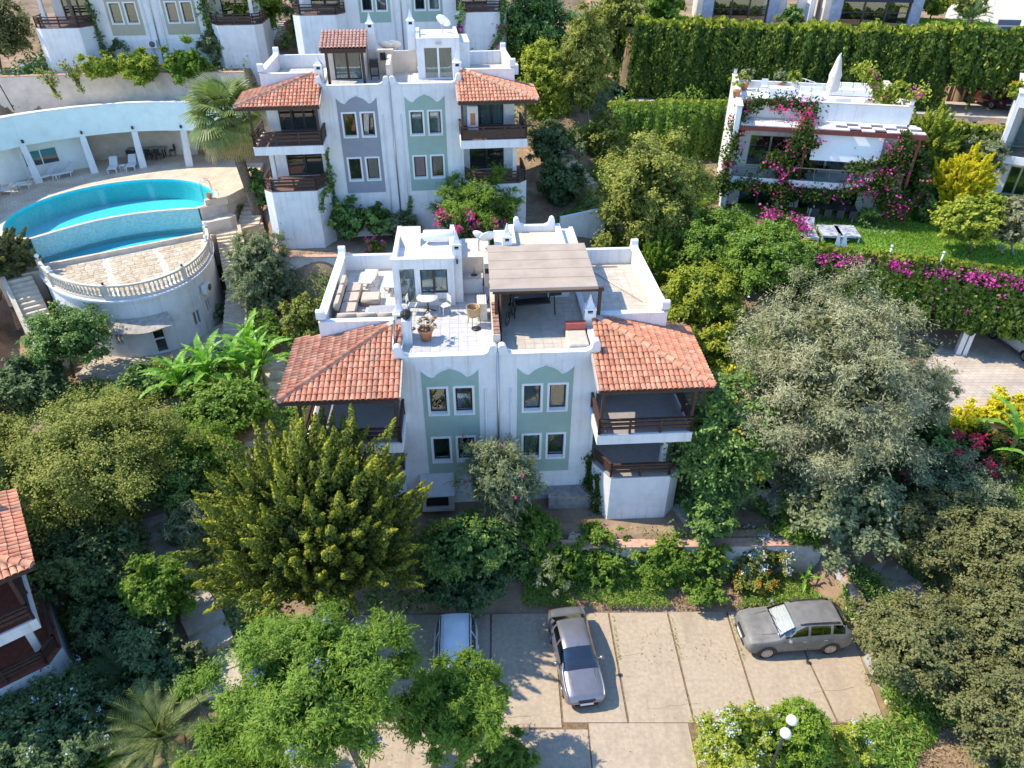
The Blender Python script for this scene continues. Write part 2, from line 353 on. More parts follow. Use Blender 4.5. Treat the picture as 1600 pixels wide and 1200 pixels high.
# ---- parking: separate cast slabs with earth-filled joints
pk = link('parking', None); pk['kind'] = 'structure'
part(MB().prism([(-10.2,7.6),(6.8,7.6),(7.2,15.1),(14.28,15.1),(14.6,19.4),(9.6,20.22),(-7.1,20.08)], -0.20, -0.035), 'joint_bed', M_rust, pk)
_xb = [(-7.0,-7.9)] + [(atz(px, 965, 0)[0], atz(px2, py2, 0)[0]) for px, px2, py2 in [(767,765,1150),(866,880,1143),(952,982,1128),(1045,1085,1128),(1138,1185,1115),(1232,1300,1105)]] + [(14.62,14.30)]
for (t0, b0), (t1, b1) in zip(_xb[:-1], _xb[1:]):
    g = 0.045; n = 1
    yb = 15.15 if b1 > 4 else 14.95
    yt0 = 20.05+0.012*(t0+8); yt1 = 20.05+0.012*(t1+8)
    if t1 > 14: yt0, yt1 = 20.1, 19.35
    part(MB().prism([(b0+g, yb), (b1-g, yb), (t1-g, yt1), (t0+g, yt0)], -0.04, 0.0+random.uniform(-.006, .006)), 'concrete_slab', M_concrete, pk)
_lx = [-10.0, -8.2, -5.2, -1.7, 2.9, 6.75]
for a, b in zip(_lx[:-1], _lx[1:]):
    part(MB().prism([(a+.03, 7.7), (b-.03, 7.7), (b-.03, 14.87 if b < 4 else 15.125), (a+.03, 14.87 if b < 4 else 15.125)], -0.04, 0.0+random.uniform(-.006, .006)), 'concrete_slab', M_concrete, pk)
# raised crack seams across the slabs
cr = MB()
for k in range(14):
    x = random.uniform(-2, 13.5); y = random.uniform(12, 19.3); a = random.choice([0, 0, 0.1, 1.5, 0.7])+random.uniform(-.15, .15); L = random.uniform(.7, 2.6); pts = []
    for q in range(7): pts.append((x+cos(a)*L*(q/6-.5)+random.uniform(-.04, .04), y+sin(a)*L*(q/6-.5)+random.uniform(-.05, .05), 0.008))
    cr.tube(pts, random.uniform(.004, .007), 5)
o = part(cr, 'crack_repair', mat('pale_mortar', (0.50, 0.43, 0.345), 0.9, 0.1, noise=.1), pk, kind='stuff')

# ---- retaining wall above the parking bank
def wall_run(name, label, pts, thick, mats, cap=None, cat='wall', caplift=0.06, seg_name='wall_panel', group=None):
    """pts: (x, y, zbottom, ztop) polyline; child per straight run, coping as its own part"""
    t = thing(name, label, cat, (pts[0][0], pts[0][1], pts[0][2]), 0, group); o0 = np.array([pts[0][0], pts[0][1], pts[0][2]])
    for a, b in zip(pts[:-1], pts[1:]):
        d = np.array([b[0]-a[0], b[1]-a[1]]); L = np.hypot(*d); d /= L; n = np.array([-d[1], d[0]])*thick
        P = [(a[0]-o0[0], a[1]-o0[1]), (b[0]-o0[0], b[1]-o0[1]), (b[0]-o0[0]+n[0], b[1]-o0[1]+n[1]), (a[0]-o0[0]+n[0], a[1]-o0[1]+n[1])]
        part(MB().prism(P, [a[2]-o0[2], b[2]-o0[2], b[2]-o0[2], a[2]-o0[2]], [a[3]-o0[2], b[3]-o0[2], b[3]-o0[2], a[3]-o0[2]]), seg_name, mats, t)
        if cap:
            e = n/thick*0.05
            Q = [(P[0][0]-e[0], P[0][1]-e[1]), (P[1][0]-e[0], P[1][1]-e[1]), (P[2][0]+e[0], P[2][1]+e[1]), (P[3][0]+e[0], P[3][1]+e[1])]
            part(MB().prism(Q, [a[3]-o0[2]+.003, b[3]-o0[2]+.003]+[b[3]-o0[2]+.003, a[3]-o0[2]+.003], [a[3]-o0[2]+caplift, b[3]-o0[2]+caplift, b[3]-o0[2]+caplift, a[3]-o0[2]+caplift]), 'coping', cap, t)
    return t
wall_run('retaining_wall', 'weathered white retaining wall with terracotta coping above the parking bank', [(0.2,22.15,-.2,1.95),(5,22.2,-.2,1.98),(10,22.25,-.2,2.0),(14.05,22.3,-.2,2.02)], 0.40, M_greywall, M_coping)
wall_run('retaining_wall', 'short sunlit wall with red coping sloping down beside the grey suv', [(14.08,22.6,-.3,2.0),(14.95,19.7,-.3,1.0)], 0.26, M_greywall, M_coping)
wall_run('retaining_wall', 'pale blue-white garden wall behind the front house under the soil bed', [(-16,41.6,3.5,7.25),(-9,41.6,4,7.35),(-1,41.6,4.5,7.4)], 0.3, M_greywall, M_coping)
wall_run('retaining_wall', 'long peeling cream retaining wall above the pool pergola', [(-75,56.9,5.0,14.75),(-42,57.4,5.0,14.8),(-30,59.4,5.0,14.8),(-21,59.6,5.0,14.8)], 0.35, M_cream, M_coping)
wall_run('retaining_wall', 'low dark stone wall under the banana palms left of the path', [tuple(G(30,612))[:2]+(2.0,4.0), tuple(G(110,575))[:2]+(2.0,4.0)], 0.25, M_greywall, M_coping)
wall_run('retaining_wall', 'low white wall right of the upper house beside dark shrubs', [(3.2,44.0,6,9.0),(6.2,45.2,6,9.2)], 0.25, M_white)

# ---- stepped garden paths
PATHS = []
def stair_path(name, pxs, width, run, zs=None, material=M_path, extra=0.10):
    P = [np.array(G(*p)) if len(p) == 2 else np.array(atz(*p)) for p in pxs]
    PATHS.append((np.array(P)[:, :2], width))
    t = link(name, None, None, tuple(P[0])); t['kind'] = 'structure'; o0 = P[0]
    seg = [np.linalg.norm((P[i+1]-P[i])[:2]) for i in range(len(P)-1)]; L = sum(seg); n = max(2, int(L/run))
    def at(s):
        s = max(0, min(L-1e-6, s)); k = 0
        while s > seg[k]: s -= seg[k]; k += 1
        return P[k]+(P[k+1]-P[k])*(s/seg[k])
    for k in range(n):
        a, b = at(L*k/n), at(L*(k+1)/n); d = (b-a)[:2]; d = d/np.linalg.norm(d); w = np.array([-d[1], d[0]])*width/2*random.uniform(.93, 1.05)
        zt = max(a[2], b[2])+extra
        q = [a[:2]-w-o0[:2], b[:2]+d*.06-w-o0[:2], b[:2]+d*.06+w-o0[:2], a[:2]+w-o0[:2]]
        part(MB().prism([tuple(v) for v in q], zt-.6-o0[2], zt-o0[2]), 'step', material, t)
    return t
stair_path('garden_path', [(222,775),(248,850),(285,915),(318,965),(338,1020),(352,1085)], 1.55, 0.95)
stair_path('garden_path', [(452,500),(432,560),(418,640),(402,700),(380,760)], 1.25, 0.8)
stair_path('garden_path', [(880,245),(915,285),(945,320),(975,352),(985,385)], 1.3, 0.42, material=M_stonebeige)
stair_path('garden_path', [(1120,775),(1190,745),(1245,790),(1300,835),(1380,895),(1470,975)], 1.75, 0.75)
stair_path('garden_path', [(425,120),(432,60),(440,10)], 1.6, 0.5)
# ------------------------------------------------------------------ semi-detached houses
M_green = mat('green_panel', (0.31, 0.425, 0.375), 0.85, 0.2, noise=0.06, nscale=2)
M_bluegrey = mat('bluegrey_panel', (0.28, 0.30, 0.345), 0.85, 0.2, noise=0.06, nscale=2)
M_beige = mat('beige_panel', (0.42, 0.40, 0.30), 0.85, 0.2, noise=0.06, nscale=2)
M_sash = mat('dark_sash', (0.025, 0.035, 0.04), 0.4, 0.5)
M_curt = mat('grey_curtain', (0.13, 0.13, 0.125), 0.9, 0.1, noise=.2, nscale=14)
M_curtw = mat('white_curtain', (0.68, 0.68, 0.66), 0.9, 0.1, noise=.1, nscale=14)
M_curtp = mat('pink_curtain', (0.62, 0.22, 0.33), 0.9, 0.1, noise=.15, nscale=14)
M_tile = tilemat('roof_clay', [(0.50,0.20,0.12), (0.57,0.25,0.15), (0.60,0.29,0.185), (0.54,0.23,0.14), (0.48,0.20,0.125), (0.62,0.33,0.22), (0.55,0.24,0.15), (0.43,0.25,0.17), (0.58,0.27,0.17)], 0.85, 3.0, 0.36)
M_tileold = tilemat('faded_roof_clay', [(0.42,0.23,0.17), (0.48,0.28,0.22), (0.50,0.31,0.25), (0.45,0.25,0.19)], 0.85, 5.0, 0.25)
M_tiledeck = mat('roof_underlay', (0.30, 0.14, 0.09), 0.9, 0.1, noise=.2, nscale=6)
M_mortar = mat('hip_mortar', (0.50, 0.41, 0.33), 0.95, 0.1, noise=.2, nscale=9, bump=.5)
M_floor = tilemat('terrace_tile', [(0.48,0.475,0.46), (0.54,0.535,0.52), (0.51,0.50,0.485), (0.56,0.555,0.54)], 0.6, 3.0, 0.10)
M_floorb = tilemat('beige_terrace_tile', [(0.50,0.45,0.36), (0.54,0.49,0.405), (0.52,0.475,0.40), (0.56,0.51,0.44)], 0.6, 3.0, 0.12)
M_grout = mat('grout', (0.50, 0.46, 0.38), 0.95, 0.1, noise=.2, nscale=4)
M_balcfloor = mat('brown_balcony_tile', (0.17, 0.10, 0.08), 0.6, 0.3, noise=.15, nscale=6)
M_greyfloor = mat('grey_balcony_tile', (0.30, 0.28, 0.27), 0.6, 0.3, noise=.1, nscale=6)

def tile_mesh(name, w=0.215, L=0.40, seg=6):
    mb = MB(); r0, r1 = w*0.50, w*0.44; vs = []; fs = []
    for k, (y, rr, dz) in enumerate([(0, r0, 0.012), (L, r1, -0.012)]):
        for i in range(seg+1):
            a = pi*i/seg; vs.append((-cos(a)*rr, y, sin(a)*rr*0.82+dz))
        for i in range(seg+1):
            a = pi*i/seg; vs.append((-cos(a)*(rr-.015), y, sin(a)*(rr-.015)*0.82+dz))
    n = seg+1
    for i in range(seg):
        fs.append((i, i+1, 2*n+i+1, 2*n+i)); fs.append((i, n+i, n+i+1, i+1)[::-1])
    mb.add(vs, fs, 0, True); return mb
TILE_ME = tile_mesh('roof_tile').mesh('roof_tile', M_tile)
TILE_OLD = tile_mesh('roof_tile').mesh('roof_tile', M_tileold)
HIP_ME = tile_mesh('ridge_tile', 0.27, 0.46).mesh('ridge_tile', M_tile)

def tile_face(parent, A, B, Cc, D=None, individual=True, me=None, pitch=(0.215, 0.335)):
    """lay barrel tiles on the roof face with eave A-B and upper edge D-C (triangle if D is None)"""
    me = me or TILE_ME
    A, B, Cc = Vector(A), Vector(B), Vector(Cc); D = Vector(D) if D is not None else Cc
    u = (B-A).normalized(); nrm = u.cross(Cc-A).normalized()
    if nrm.z < 0: nrm = -nrm
    s = nrm.cross(u).normalized()
    if s.dot(Cc-A) < 0: s = -s
    xd = s.cross(nrm).normalized()
    P2 = [((p-A).dot(xd), (p-A).dot(s)) for p in (A, B, Cc, D)]
    xs = [p[0] for p in P2]; H = max(p[1] for p in P2)
    def span(t):
        out = []
        for (a, b) in ((P2[0], P2[3]), (P2[1], P2[2])):
            f = min(1, max(0, (t-a[1])/(b[1]-a[1]+1e-9))); out.append(a[0]+(b[0]-a[0])*f)
        return min(out), max(out)
    rot = Matrix((xd, s, nrm)).transposed().to_3x3()
    join = MB(); cnt = 0
    rows = int(H/pitch[1])+1
    for i in range(rows):
        t = i*pitch[1]-0.06; lo, hi = span(t+pitch[1]*0.5)
        k0 = math.ceil((lo-min(xs))/pitch[0]-0.45); k1 = math.floor((hi-min(xs))/pitch[0]-0.45)
        for k in range(k0, k1+1):
            x = min(xs)+(k+0.5)*pitch[0]
            p = A+xd*(x+random.uniform(-.006, .006))+s*(t+random.uniform(-.008, .008))+nrm*0.03
            jit = Matrix.Rotation(random.uniform(-.03, .03), 3, 'Z')
            if individual:
                o = link('roof_tile', me, parent); m4 = (rot @ jit).to_4x4(); m4.translation = p; o.matrix_local = m4; cnt += 1
            else:
                base = tile_face.base; r = random.random()
                join.add([p+rot @ Vector(v) for v in base.v], base.f, 0, True, max(.001, r))
    if not individual: part(join, 'roof_tiles', me.materials[0], parent, kind='stuff')
tile_face.base = tile_mesh('roof_tile')
def hip_line(parent, a, b, individual=True, me=None):
    a, b = Vector(a), Vector(b); d = (b-a); L = d.length; d.normalize()
    xd = d.cross(Vector((0, 0, 1))).normalized(); n = xd.cross(d); rot = Matrix((xd, d, n)).transposed()
    part(MB().bar(a+Vector((0,0,.06)), b+Vector((0,0,.06)), 0.26, 0.10), 'hip_mortar', M_mortar, parent)
    k = int(L/0.40); j = MB(); base = tile_mesh('r', .24, .46)
    for i in range(k):
        p = a+d*(i*0.40)+n*0.10
        if individual:
            o = link('ridge_tile', HIP_ME, parent); m4 = rot.to_4x4(); m4.translation = p; o.matrix_local = m4
        else: j.add([p+rot @ Vector(v) for v in base.v], base.f, 0, True, random.random()+.001)
    if not individual: part(j, 'ridge_tiles', (me or TILE_ME).materials[0], parent, kind='stuff')

def horn(mb, x, y0, y1, zb, sx=1, h=0.46, w=0.55, mi=0):
    """rounded parapet horn rising towards x (outer side is +sx)"""
    P = [(x, zb), (x, zb+h*.62)]
    for i in range(7):
        a = pi*i/6*0.95; P.append((x-sx*w*0.27*(1-cos(a)), zb+h*.62+h*.38*sin(a)))
    P += [(x-sx*w*.60, zb+h*.34), (x-sx*w*.72, zb+h*.14), (x-sx*w, zb+.01), (x-sx*w, zb)]
    mb.prism_y(P, y0, y1, mi)
def horn_x(mb, y, x0, x1, zb, sy=1, h=0.46, w=0.55, mi=0):
    t = MB(); horn(t, y, x0, x1, zb, sy, h, w); mb.add([(p[1], p[0], p[2]) for p in t.v], [f[::-1] for f in t.f], mi)

WIN_ME = {}
def window(parent, xc, z0, z1, w, curtain, y=0.0, trim=0.10, frame_mat=None, thick=.25):
    """white surround proud of the wall, dark sash, pane, curtain"""
    fm = frame_mat or M_whiteclean
    f = MB(); a, b = xc-w/2, xc+w/2
    f.grid_wall(a, b, z0, z1, y-.055, y+.03, [(a+trim, b-trim, z0+trim, z1-trim)])
    fo = part(f, 'window', fm, parent)
    ia, ib, iz0, iz1 = a+trim, b-trim, z0+trim, z1-trim
    part(MB().prism_x([(y-.075, iz0-.01), (y+.16, iz0+.05), (y+.16, iz0-.03), (y-.075, iz0-.04)], ia-.02, ib+.02), 'sill', M_whiteclean, fo)
    s = MB().grid_wall(ia-.01, ib+.01, iz0, iz1+.01, y+.12, y+.17, [(ia+.075, ib-.075, iz0+.085, iz1-.075)])
    part(s, 'sash', M_sash, fo)
    part(MB().box(ia+.07, ib-.07, y+.14, y+.148, iz0+.08, iz1-.07), 'pane', M_glass, fo)
    c = MB(); n = 22; cm, cov = curtain
    if cm is not None:
        vs = []; wd = (ib-ia)
        for k in range(n+1):
            u = k/n; xx = ia+wd*u; yy = y+.26+.025*sin(u*40)
            vs += [(xx, yy, iz0+(iz1-iz0)*(1-cov)), (xx, yy, iz1+.05)]
        c.add(vs, [(2*k, 2*k+2, 2*k+3, 2*k+1) for k in range(n)], 0, True); part(c, 'curtain', cm, fo)
    return fo
def glazed_door(parent, x0, x1, z0, z1, y, leaves=2, fm=None, name='sliding_door', curtain=None, back=True, t=.06, thick=.05):
    fm = fm or M_sash; f = MB(); w = (x1-x0)/leaves
    f.grid_wall(x0, x1, z0, z1, y-thick, y+thick, [(x0+i*w+t, x0+(i+1)*w-t, z0+t, z1-t) for i in range(leaves)])
    d = part(f, name, fm, parent)
    for i in range(leaves): part(MB().box(x0+i*w+t-.005, x0+(i+1)*w-t+.005, y-.006, y+.006, z0+t-.005, z1-t+.005), 'pane', M_glass, d)
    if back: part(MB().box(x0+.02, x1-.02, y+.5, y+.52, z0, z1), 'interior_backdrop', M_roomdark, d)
    if curtain:
        vs = []; n = 40
        for k in range(n+1):
            u = k/n; vs += [(x0+(x1-x0)*u, y+.12+.03*sin(u*60), z0+.03), (x0+(x1-x0)*u, y+.12+.03*sin(u*60), z1-.03)]
        part(MB().add(vs, [(2*k, 2*k+2, 2*k+3, 2*k+1) for k in range(n)], 0, True), 'curtain', curtain, d)
    return d
def railing(parent, pts, z0, h=0.78, rails=3, post_every=1.35, m=None, boards=False):
    m = m or M_wood; t = link('railing', None, parent)
    for a, b in zip(pts[:-1], pts[1:]):
        A, B = Vector((*a, 0)), Vector((*b, 0)); L = (B-A).length; n = max(1, round(L/post_every))
        for i in range(n+1):
            p = A.lerp(B, i/n); part(MB().box(p.x-.045, p.x+.045, p.y-.045, p.y+.045, z0, z0+h), 'post', m, t)
        for k in range(rails):
            z = z0+h-.04-k*(h-.12)/rails
            part(MB().bar(A+Vector((0, 0, z)), B+Vector((0, 0, z)), .05 if k else .13, .13 if k else .06), 'rail', m, t)
        if boards: part(MB().bar(A+Vector((0, 0, z0+h*.42)), B+Vector((0, 0, z0+h*.42)), .03, h*.7), 'board', m, t)
    return t
def chimney(parent, x, y, z0, h=0.75, w=0.42, scale=1.0):
    b = MB().box(x-w/2, x+w/2, y-w/2, y+w/2, z0, z0+h)
    c = part(b, 'chimney', M_white, parent)
    z = z0+h
    cap = MB()
    for sx in (-1, 1):
        for sy in (-1, 1): cap.box(x+sx*w*.36-.06, x+sx*w*.36+.06, y+sy*w*.36-.06, y+sy*w*.36+.06, z, z+.16)
    cap.box(x-w*.2, x+w*.2, y-w*.2, y+w*.2, z, z+.15, 1)
    k = w*.72
    cap.lathe([(k*1.05, z+.16), (k*1.05, z+.23), (k*.80, z+.27), (k*.50, z+.42), (k*.28, z+.62), (k*.10, z+.80), (.01, z+.84)], 4, (x, y, 0), 0, False, a0=pi/4)
    part(cap, 'cap', [M_white, M_black], c); return c

def build_house(label, origin, deg, o):
    """pair of mirrored three-level dwellings; o: options"""
    H = thing('duplex_house', label, 'house', origin, R(deg), o.get('group', 'white villas with tiled porches'))
    sk = o.get('skirt', -1.5); wy = o.get('wing_y', 2.3); by = o.get('back', 9.3); units = o.get('units', (-1, 1)); fine = o.get('fine', False)
    zt = 8.1
    W = MB()
    for sx in units:
        m = MB()
        holes = []
        for zc0, zc1 in ((5.25, 6.80), (2.53, 4.08)):
            for xc in (1.485, 2.60): holes.append((xc-.36, xc+.36, zc0+.1, zc1-.1))
        m.grid_wall(.03, 4.3, sk, 8.28, 0, .25, holes)
        m.box(4.05, 4.3, .25, by, sk, 8.28); m.box(.03, 4.3, by-.25, by, sk, 8.9)          # outer side and back of the main block
        m.box(4.3, 7.7, wy, wy+.25, sk, 5.35) if not o.get('door_holes', True) else m.grid_wall(4.3, 7.7, sk, 8.75, wy, wy+.25, [(4.75, 7.0, 5.46, 7.35), (4.75, 7.0, 2.62, 4.7)])
        m.box(7.45, 7.7, wy+.25, by-.25, sk, 8.9); m.box(4.3, 7.7, by-.25, by, sk, 8.9)
        m.box(7.38, 7.77, wy+.1, by+.05, 8.9, 8.97); m.box(4.3, 7.70, wy-.04, wy+.29, 8.75, 8.82)
        m.box(.03, 4.3, -.04, .29, 8.281, 8.33)
        horn(m, 4.32, -.03, .28, 8.33, 1, .5, .6); horn_x(m, wy-.06, 7.40, 7.75, 8.97, -1, .42, .5); horn_x(m, by+.05, 7.40, 7.75, 8.97, 1, .42, .5)
        horn(m, .02, -.03, .28, 8.33, -1, .42, .62)
        if o.get('side_curb', True): m.box(4.0, 4.33, .29, wy, 8.281, 8.45)
        m.mirror(sx); W.add(m.v, m.f)
        # lower bay
        bay = MB(); oct_ = [(4.3, .0), (4.3, -.45), (4.95, -1.6), (7.65, -1.6), (8.2, -1.05), (8.2, wy+.6), (4.3, wy+.6)]
        bay.prism(oct_, sk, 2.55); bay.mirror(sx)
        part(bay, 'bay', M_white, H)
        part(MB().prism(oct_, 2.552, 2.60).mirror(sx), 'bay_floor', o.get('bfloor', M_balcfloor), H)
        col = MB().box(7.35, 7.6, -.75, -.5, 2.6, 4.95).mirror(sx); part(col, 'column', M_white, H)
        # upper slab
        sl = MB().box(4.05, 8.1, -2.1, wy, 4.95, 5.43).mirror(sx); part(sl, 'balcony_slab', M_white, H)
        part(MB().box(4.12, 8.02, -2.02, wy, 5.432, 5.46).mirror(sx), 'balcony_floor', o.get('bfloor', M_balcfloor), H)
        q = lambda P: [(sx*x, y) for x, y in P]
        railing(H, q([(4.35, -.4), (4.95, -1.5), (7.6, -1.5), (8.1, -1.0), (8.1, 1.2)]), 2.6, .72)
        rl = railing(H, q([(4.12, -.05), (4.12, -2.03), (8.03, -2.03), (8.03, wy-.1)]), 5.46, .76, boards=(o.get('boards') == sx))
        for (x, y) in ((4.2, -1.95), (7.98, -1.95)):
            part(MB().box(x-.06, x+.06, y-.06, y+.06, 5.46, 7.62).mirror(sx), 'roof_post', M_wood, H)
        part(MB().bar((4.05, -1.93, 7.60), (8.35, -1.93, 7.60), .12, .2).mirror(sx), 'roof_beam', M_wood, H)
        part(MB().bar((8.0, -1.9, 7.60), (8.0, wy, 7.60), .12, .2).mirror(sx), 'roof_beam', M_wood, H)
        glazed_door(H, *( (4.75, 7.0) if sx > 0 else (-7.0, -4.75)), 5.46, 7.35, wy+.1, 3, curtain=o.get('doorcurt', {}).get(sx))
        glazed_door(H, *( (4.75, 7.0) if sx > 0 else (-7.0, -4.75)), 2.62, 4.7, wy+.1, 2)
        # tiled porch roof
        if o.get('roofs', {1: 1, -1: 1}).get(sx):
            A = (sx*4.0, -1.95, 7.62); B = (sx*8.75, -1.95, 7.62); E = (sx*8.9, wy+.55, 7.66); AP = (sx*4.45, wy-.25, o.get('apex', 8.78)); A2 = (sx*4.0, -1.95+.0, 7.62)
            rf = MB()
            K = Vector((sx*4.0, wy-.25, 8.72)) if False else None
            vs = [A, B, E, AP, (sx*4.0, .0, 8.16)]
            d = [(x, y, z-.10) for x, y, z in vs]
            rf.add(vs+d, [(0, 1, 3, 4), (1, 2, 3), (5, 9, 8, 6)[::1], (6, 8, 7), (0, 5, 6, 1), (1, 6, 7, 2), (2, 7, 8, 3), (3, 8, 9, 4), (4, 9, 5, 0)])
            r = part(rf, 'tile_roof', [M_tiledeck], H)
            me = o.get('tile', TILE_ME)
            if sx > 0:
                tile_face(r, A, B, AP, (AP[0]-.3, AP[1], AP[2]), fine, me); tile_face(r, B, E, AP, None, fine, me)
            else:
                tile_face(r, B, A, (AP[0]+.3, AP[1], AP[2]), AP, fine, me); tile_face(r, E, B, AP, None, fine, me)
            hip_line(r, B, AP, fine, me)
            part(MB().bar((sx*3.97, -2.0, 7.62), (sx*3.97, 0.0, 8.16), .07, .2), 'bargeboard', M_mortar, r)
            part(MB().bar((sx*4.0, -1.98, 7.52), (sx*8.75, -1.98, 7.52), .05, .12), 'fascia', M_wood, r)
            part(MB().bar((sx*8.78, -1.98, 7.52), (sx*8.92, wy+.5, 7.56), .05, .12), 'fascia', M_wood, r)
        if o.get('chimneys', True): chimney(H, sx*4.15, wy-.15, 8.1, .95, .5)
        # facade panel with its scalloped crown, then the windows
        pm = o['panels'][sx]
        pn = MB(); hp = [(xc-.455, xc+.455, a+.012, b-.012) for a, b in ((5.25, 6.80), (2.53, 4.08)) for xc in (1.485, 2.60)]
        pn.grid_wall(.83, 3.25, 1.78, 7.15, -.022, .01, hp)
        cr = [(.83, 7.15), (.83, 7.62)]
        for i in range(1, 9): t = i/8; cr.append((.83+.50*t, 7.62-.36*sin(t*pi/2)))
        for i in range(1, 14):
            t = i/14; z = 7.26+.40*sin(pi*t)**.8
            cr.append((1.33+1.42*t, z))
            if i == 6: cr.append((2.0, 7.75))
            if i == 7: cr += [(2.06, 7.70), (2.1, 7.75)]
        for i in range(0, 9): t = i/8; cr.append((2.75+.50*t, 7.26+.36*(1-cos(t*pi/2))))
        cr.append((3.25, 7.15))
        pn.prism_y(cr, -.0221, .0101); pn.mirror(sx); part(pn, 'colour_panel', pm[0], H, label=pm[1])
        edge = MB()
        for p, q2 in zip(cr[1:-2], cr[2:-1]): edge.bar((p[0], -.012, p[1]+.02), (q2[0], -.012, q2[1]+.02), .045, .045)
        part(edge.mirror(sx), 'panel_moulding', M_whiteclean, H)
        cs = o['curtains'][sx]; i = 0
        for (a, b) in ((5.25, 6.80), (2.53, 4.08)):
            for xc in ((1.485, 2.60) if sx > 0 else (2.60, 1.485)):
                window(H, sx*xc, a, b, .93, cs[i]); i += 1
        part(MB().tube([(sx*.55, -.05, -.5), (sx*.55, -.05, 6.6)], .03, 6), 'drainpipe', M_whiteclean, H)
    part(W, 'wall', M_white, H)
    part(MB().box(-.028, .028, .02, by, sk, 8.6).tube([(0, -.04, sk+1), (0, -.04, 8.45)], .045, 7), 'party_joint', M_metal, H)
    # terrace floors
    for sx in units:
        fm = o['floors'][sx]
        fl = link('terrace_floor', None, H)
        g = MB().box(.03, 4.28, .27, by-.25, 7.85, 8.085).box(4.281, 7.45, wy+.26, by-.25, 7.85, 8.085).mirror(sx); part(g, 'floor_bed', M_grout, fl)
        tm = MB().box(-.193, .193, -.193, .193, -.012, .012).mesh('floor_tile', fm)
        if fine:
            n = 0
            for i in range(19):
                for j in range(23):
                    x = .24+i*.4; y = .50+j*.4
                    if y > by-.45 or (x > 4.3 and y < wy+.4) or x > 7.35: continue
                    if any(a-.1 < sx*x < b+.1 and c-.1 < y < d+.1 for a, b, c, d in o.get('nofloor', [])): continue
                    q = link('floor_tile', tm, fl); q.location = (sx*x, y, 8.088+random.uniform(-.003, .003)); n += 1
        else:
            jm = MB()
            for i in range(19):
                for j in range(23):
                    x = .24+i*.4; y = .50+j*.4
                    if y > by-.45 or (x > 4.3 and y < wy+.4) or x > 7.35: continue
                    jm.box(sx*x-.192, sx*x+.192, y-.192, y+.192, 8.08, 8.1, 0, random.random()+.001)
            part(jm, 'floor_tiles', fm, fl, kind='stuff')
    return H
CU = CU
D0 = (None, 0); Dg = (M_curt, 1.0); Dw = (M_curtw, 1.0); Dh = (M_curt, .8); Dp = (M_curtp, .95)
MF = Frame((-.6, 25.2, 2.0), 3.5)
house_front = build_house('white and pale-blue duplex with twin green window panels in the middle of the photo', MF.o, 3.5, dict(
    fine=True, panels={-1: (M_green, None), 1: (M_green, None)}, curtains={-1: [Dg, Dg, Dh, D0], 1: [Dg, Dg, Dw, Dg]},
    floors={-1: M_floor, 1: M_floorb}, bfloor=M_greyfloor, nofloor=[(-4.55, -1.78, 4.9, 9.3), (-1.7, -.3, 6.1, 9.3), (.3, 4.3, 6.2, 9.3)], skirt=-1.2))
UF = Frame((-7.35, 45.2, 8.55), 6.5)
house_upper = build_house('white duplex behind with one blue-grey and one green window panel', UF.o, 6.5, dict(
    wing_y=1.3, back=7.2, panels={-1: (M_bluegrey, 'blue-grey panel'), 1: (M_green, 'green panel')}, curtains={-1: [D0, D0, Dg, Dg], 1: [Dw, Dw, Dp, Dg]}, boards=1,
    floors={-1: M_floor, 1: M_floor}, tile=TILE_ME, doorcurt={1: M_curtw}, skirt=-2.2))
house_tl = build_house('white duplex with beige window panels at the top left corner', (-28.5, 63.0, 15.15), 7.4, dict(
    wing_y=1.8, panels={-1: (M_beige, None), 1: (M_beige, None)}, curtains={-1: [D0, D0, Dg, Dg], 1: [Dg, Dg, Dp, D0]}, floors={-1: M_floor, 1: M_floor}, skirt=-2.5, chimneys=False))
house_tl.scale = (1.04,)*3
house_tm = build_house('white duplex cut by the top edge, green panels above the upper house roof', (-8.7, 62.6, 16.2), 8.4, dict(
    wing_y=1.8, panels={-1: (M_green, None), 1: (M_green, None)}, curtains={-1: [Dw, Dw, Dg, Dg], 1: [Dw, Dw, Dg, Dw]}, floors={-1: M_floor, 1: M_floor}, skirt=-3, chimneys=False))
house_bl = build_house('white duplex at the lower left edge showing its tiled porch corner and balconies', (-24.7, 12.9, -.75), 38.5, dict(
    fine=True, panels={-1: (M_green, None), 1: (M_green, None)}, curtains={-1: [D0]*4, 1: [D0]*4}, floors={-1: M_floor, 1: M_floor}, skirt=-3, chimneys=False, bfloor=mat('red_balcony_tile', (.22, .075, .05), .7, .2, noise=.2, nscale=5), nofloor=[(-9, 9, 0, 10)]))
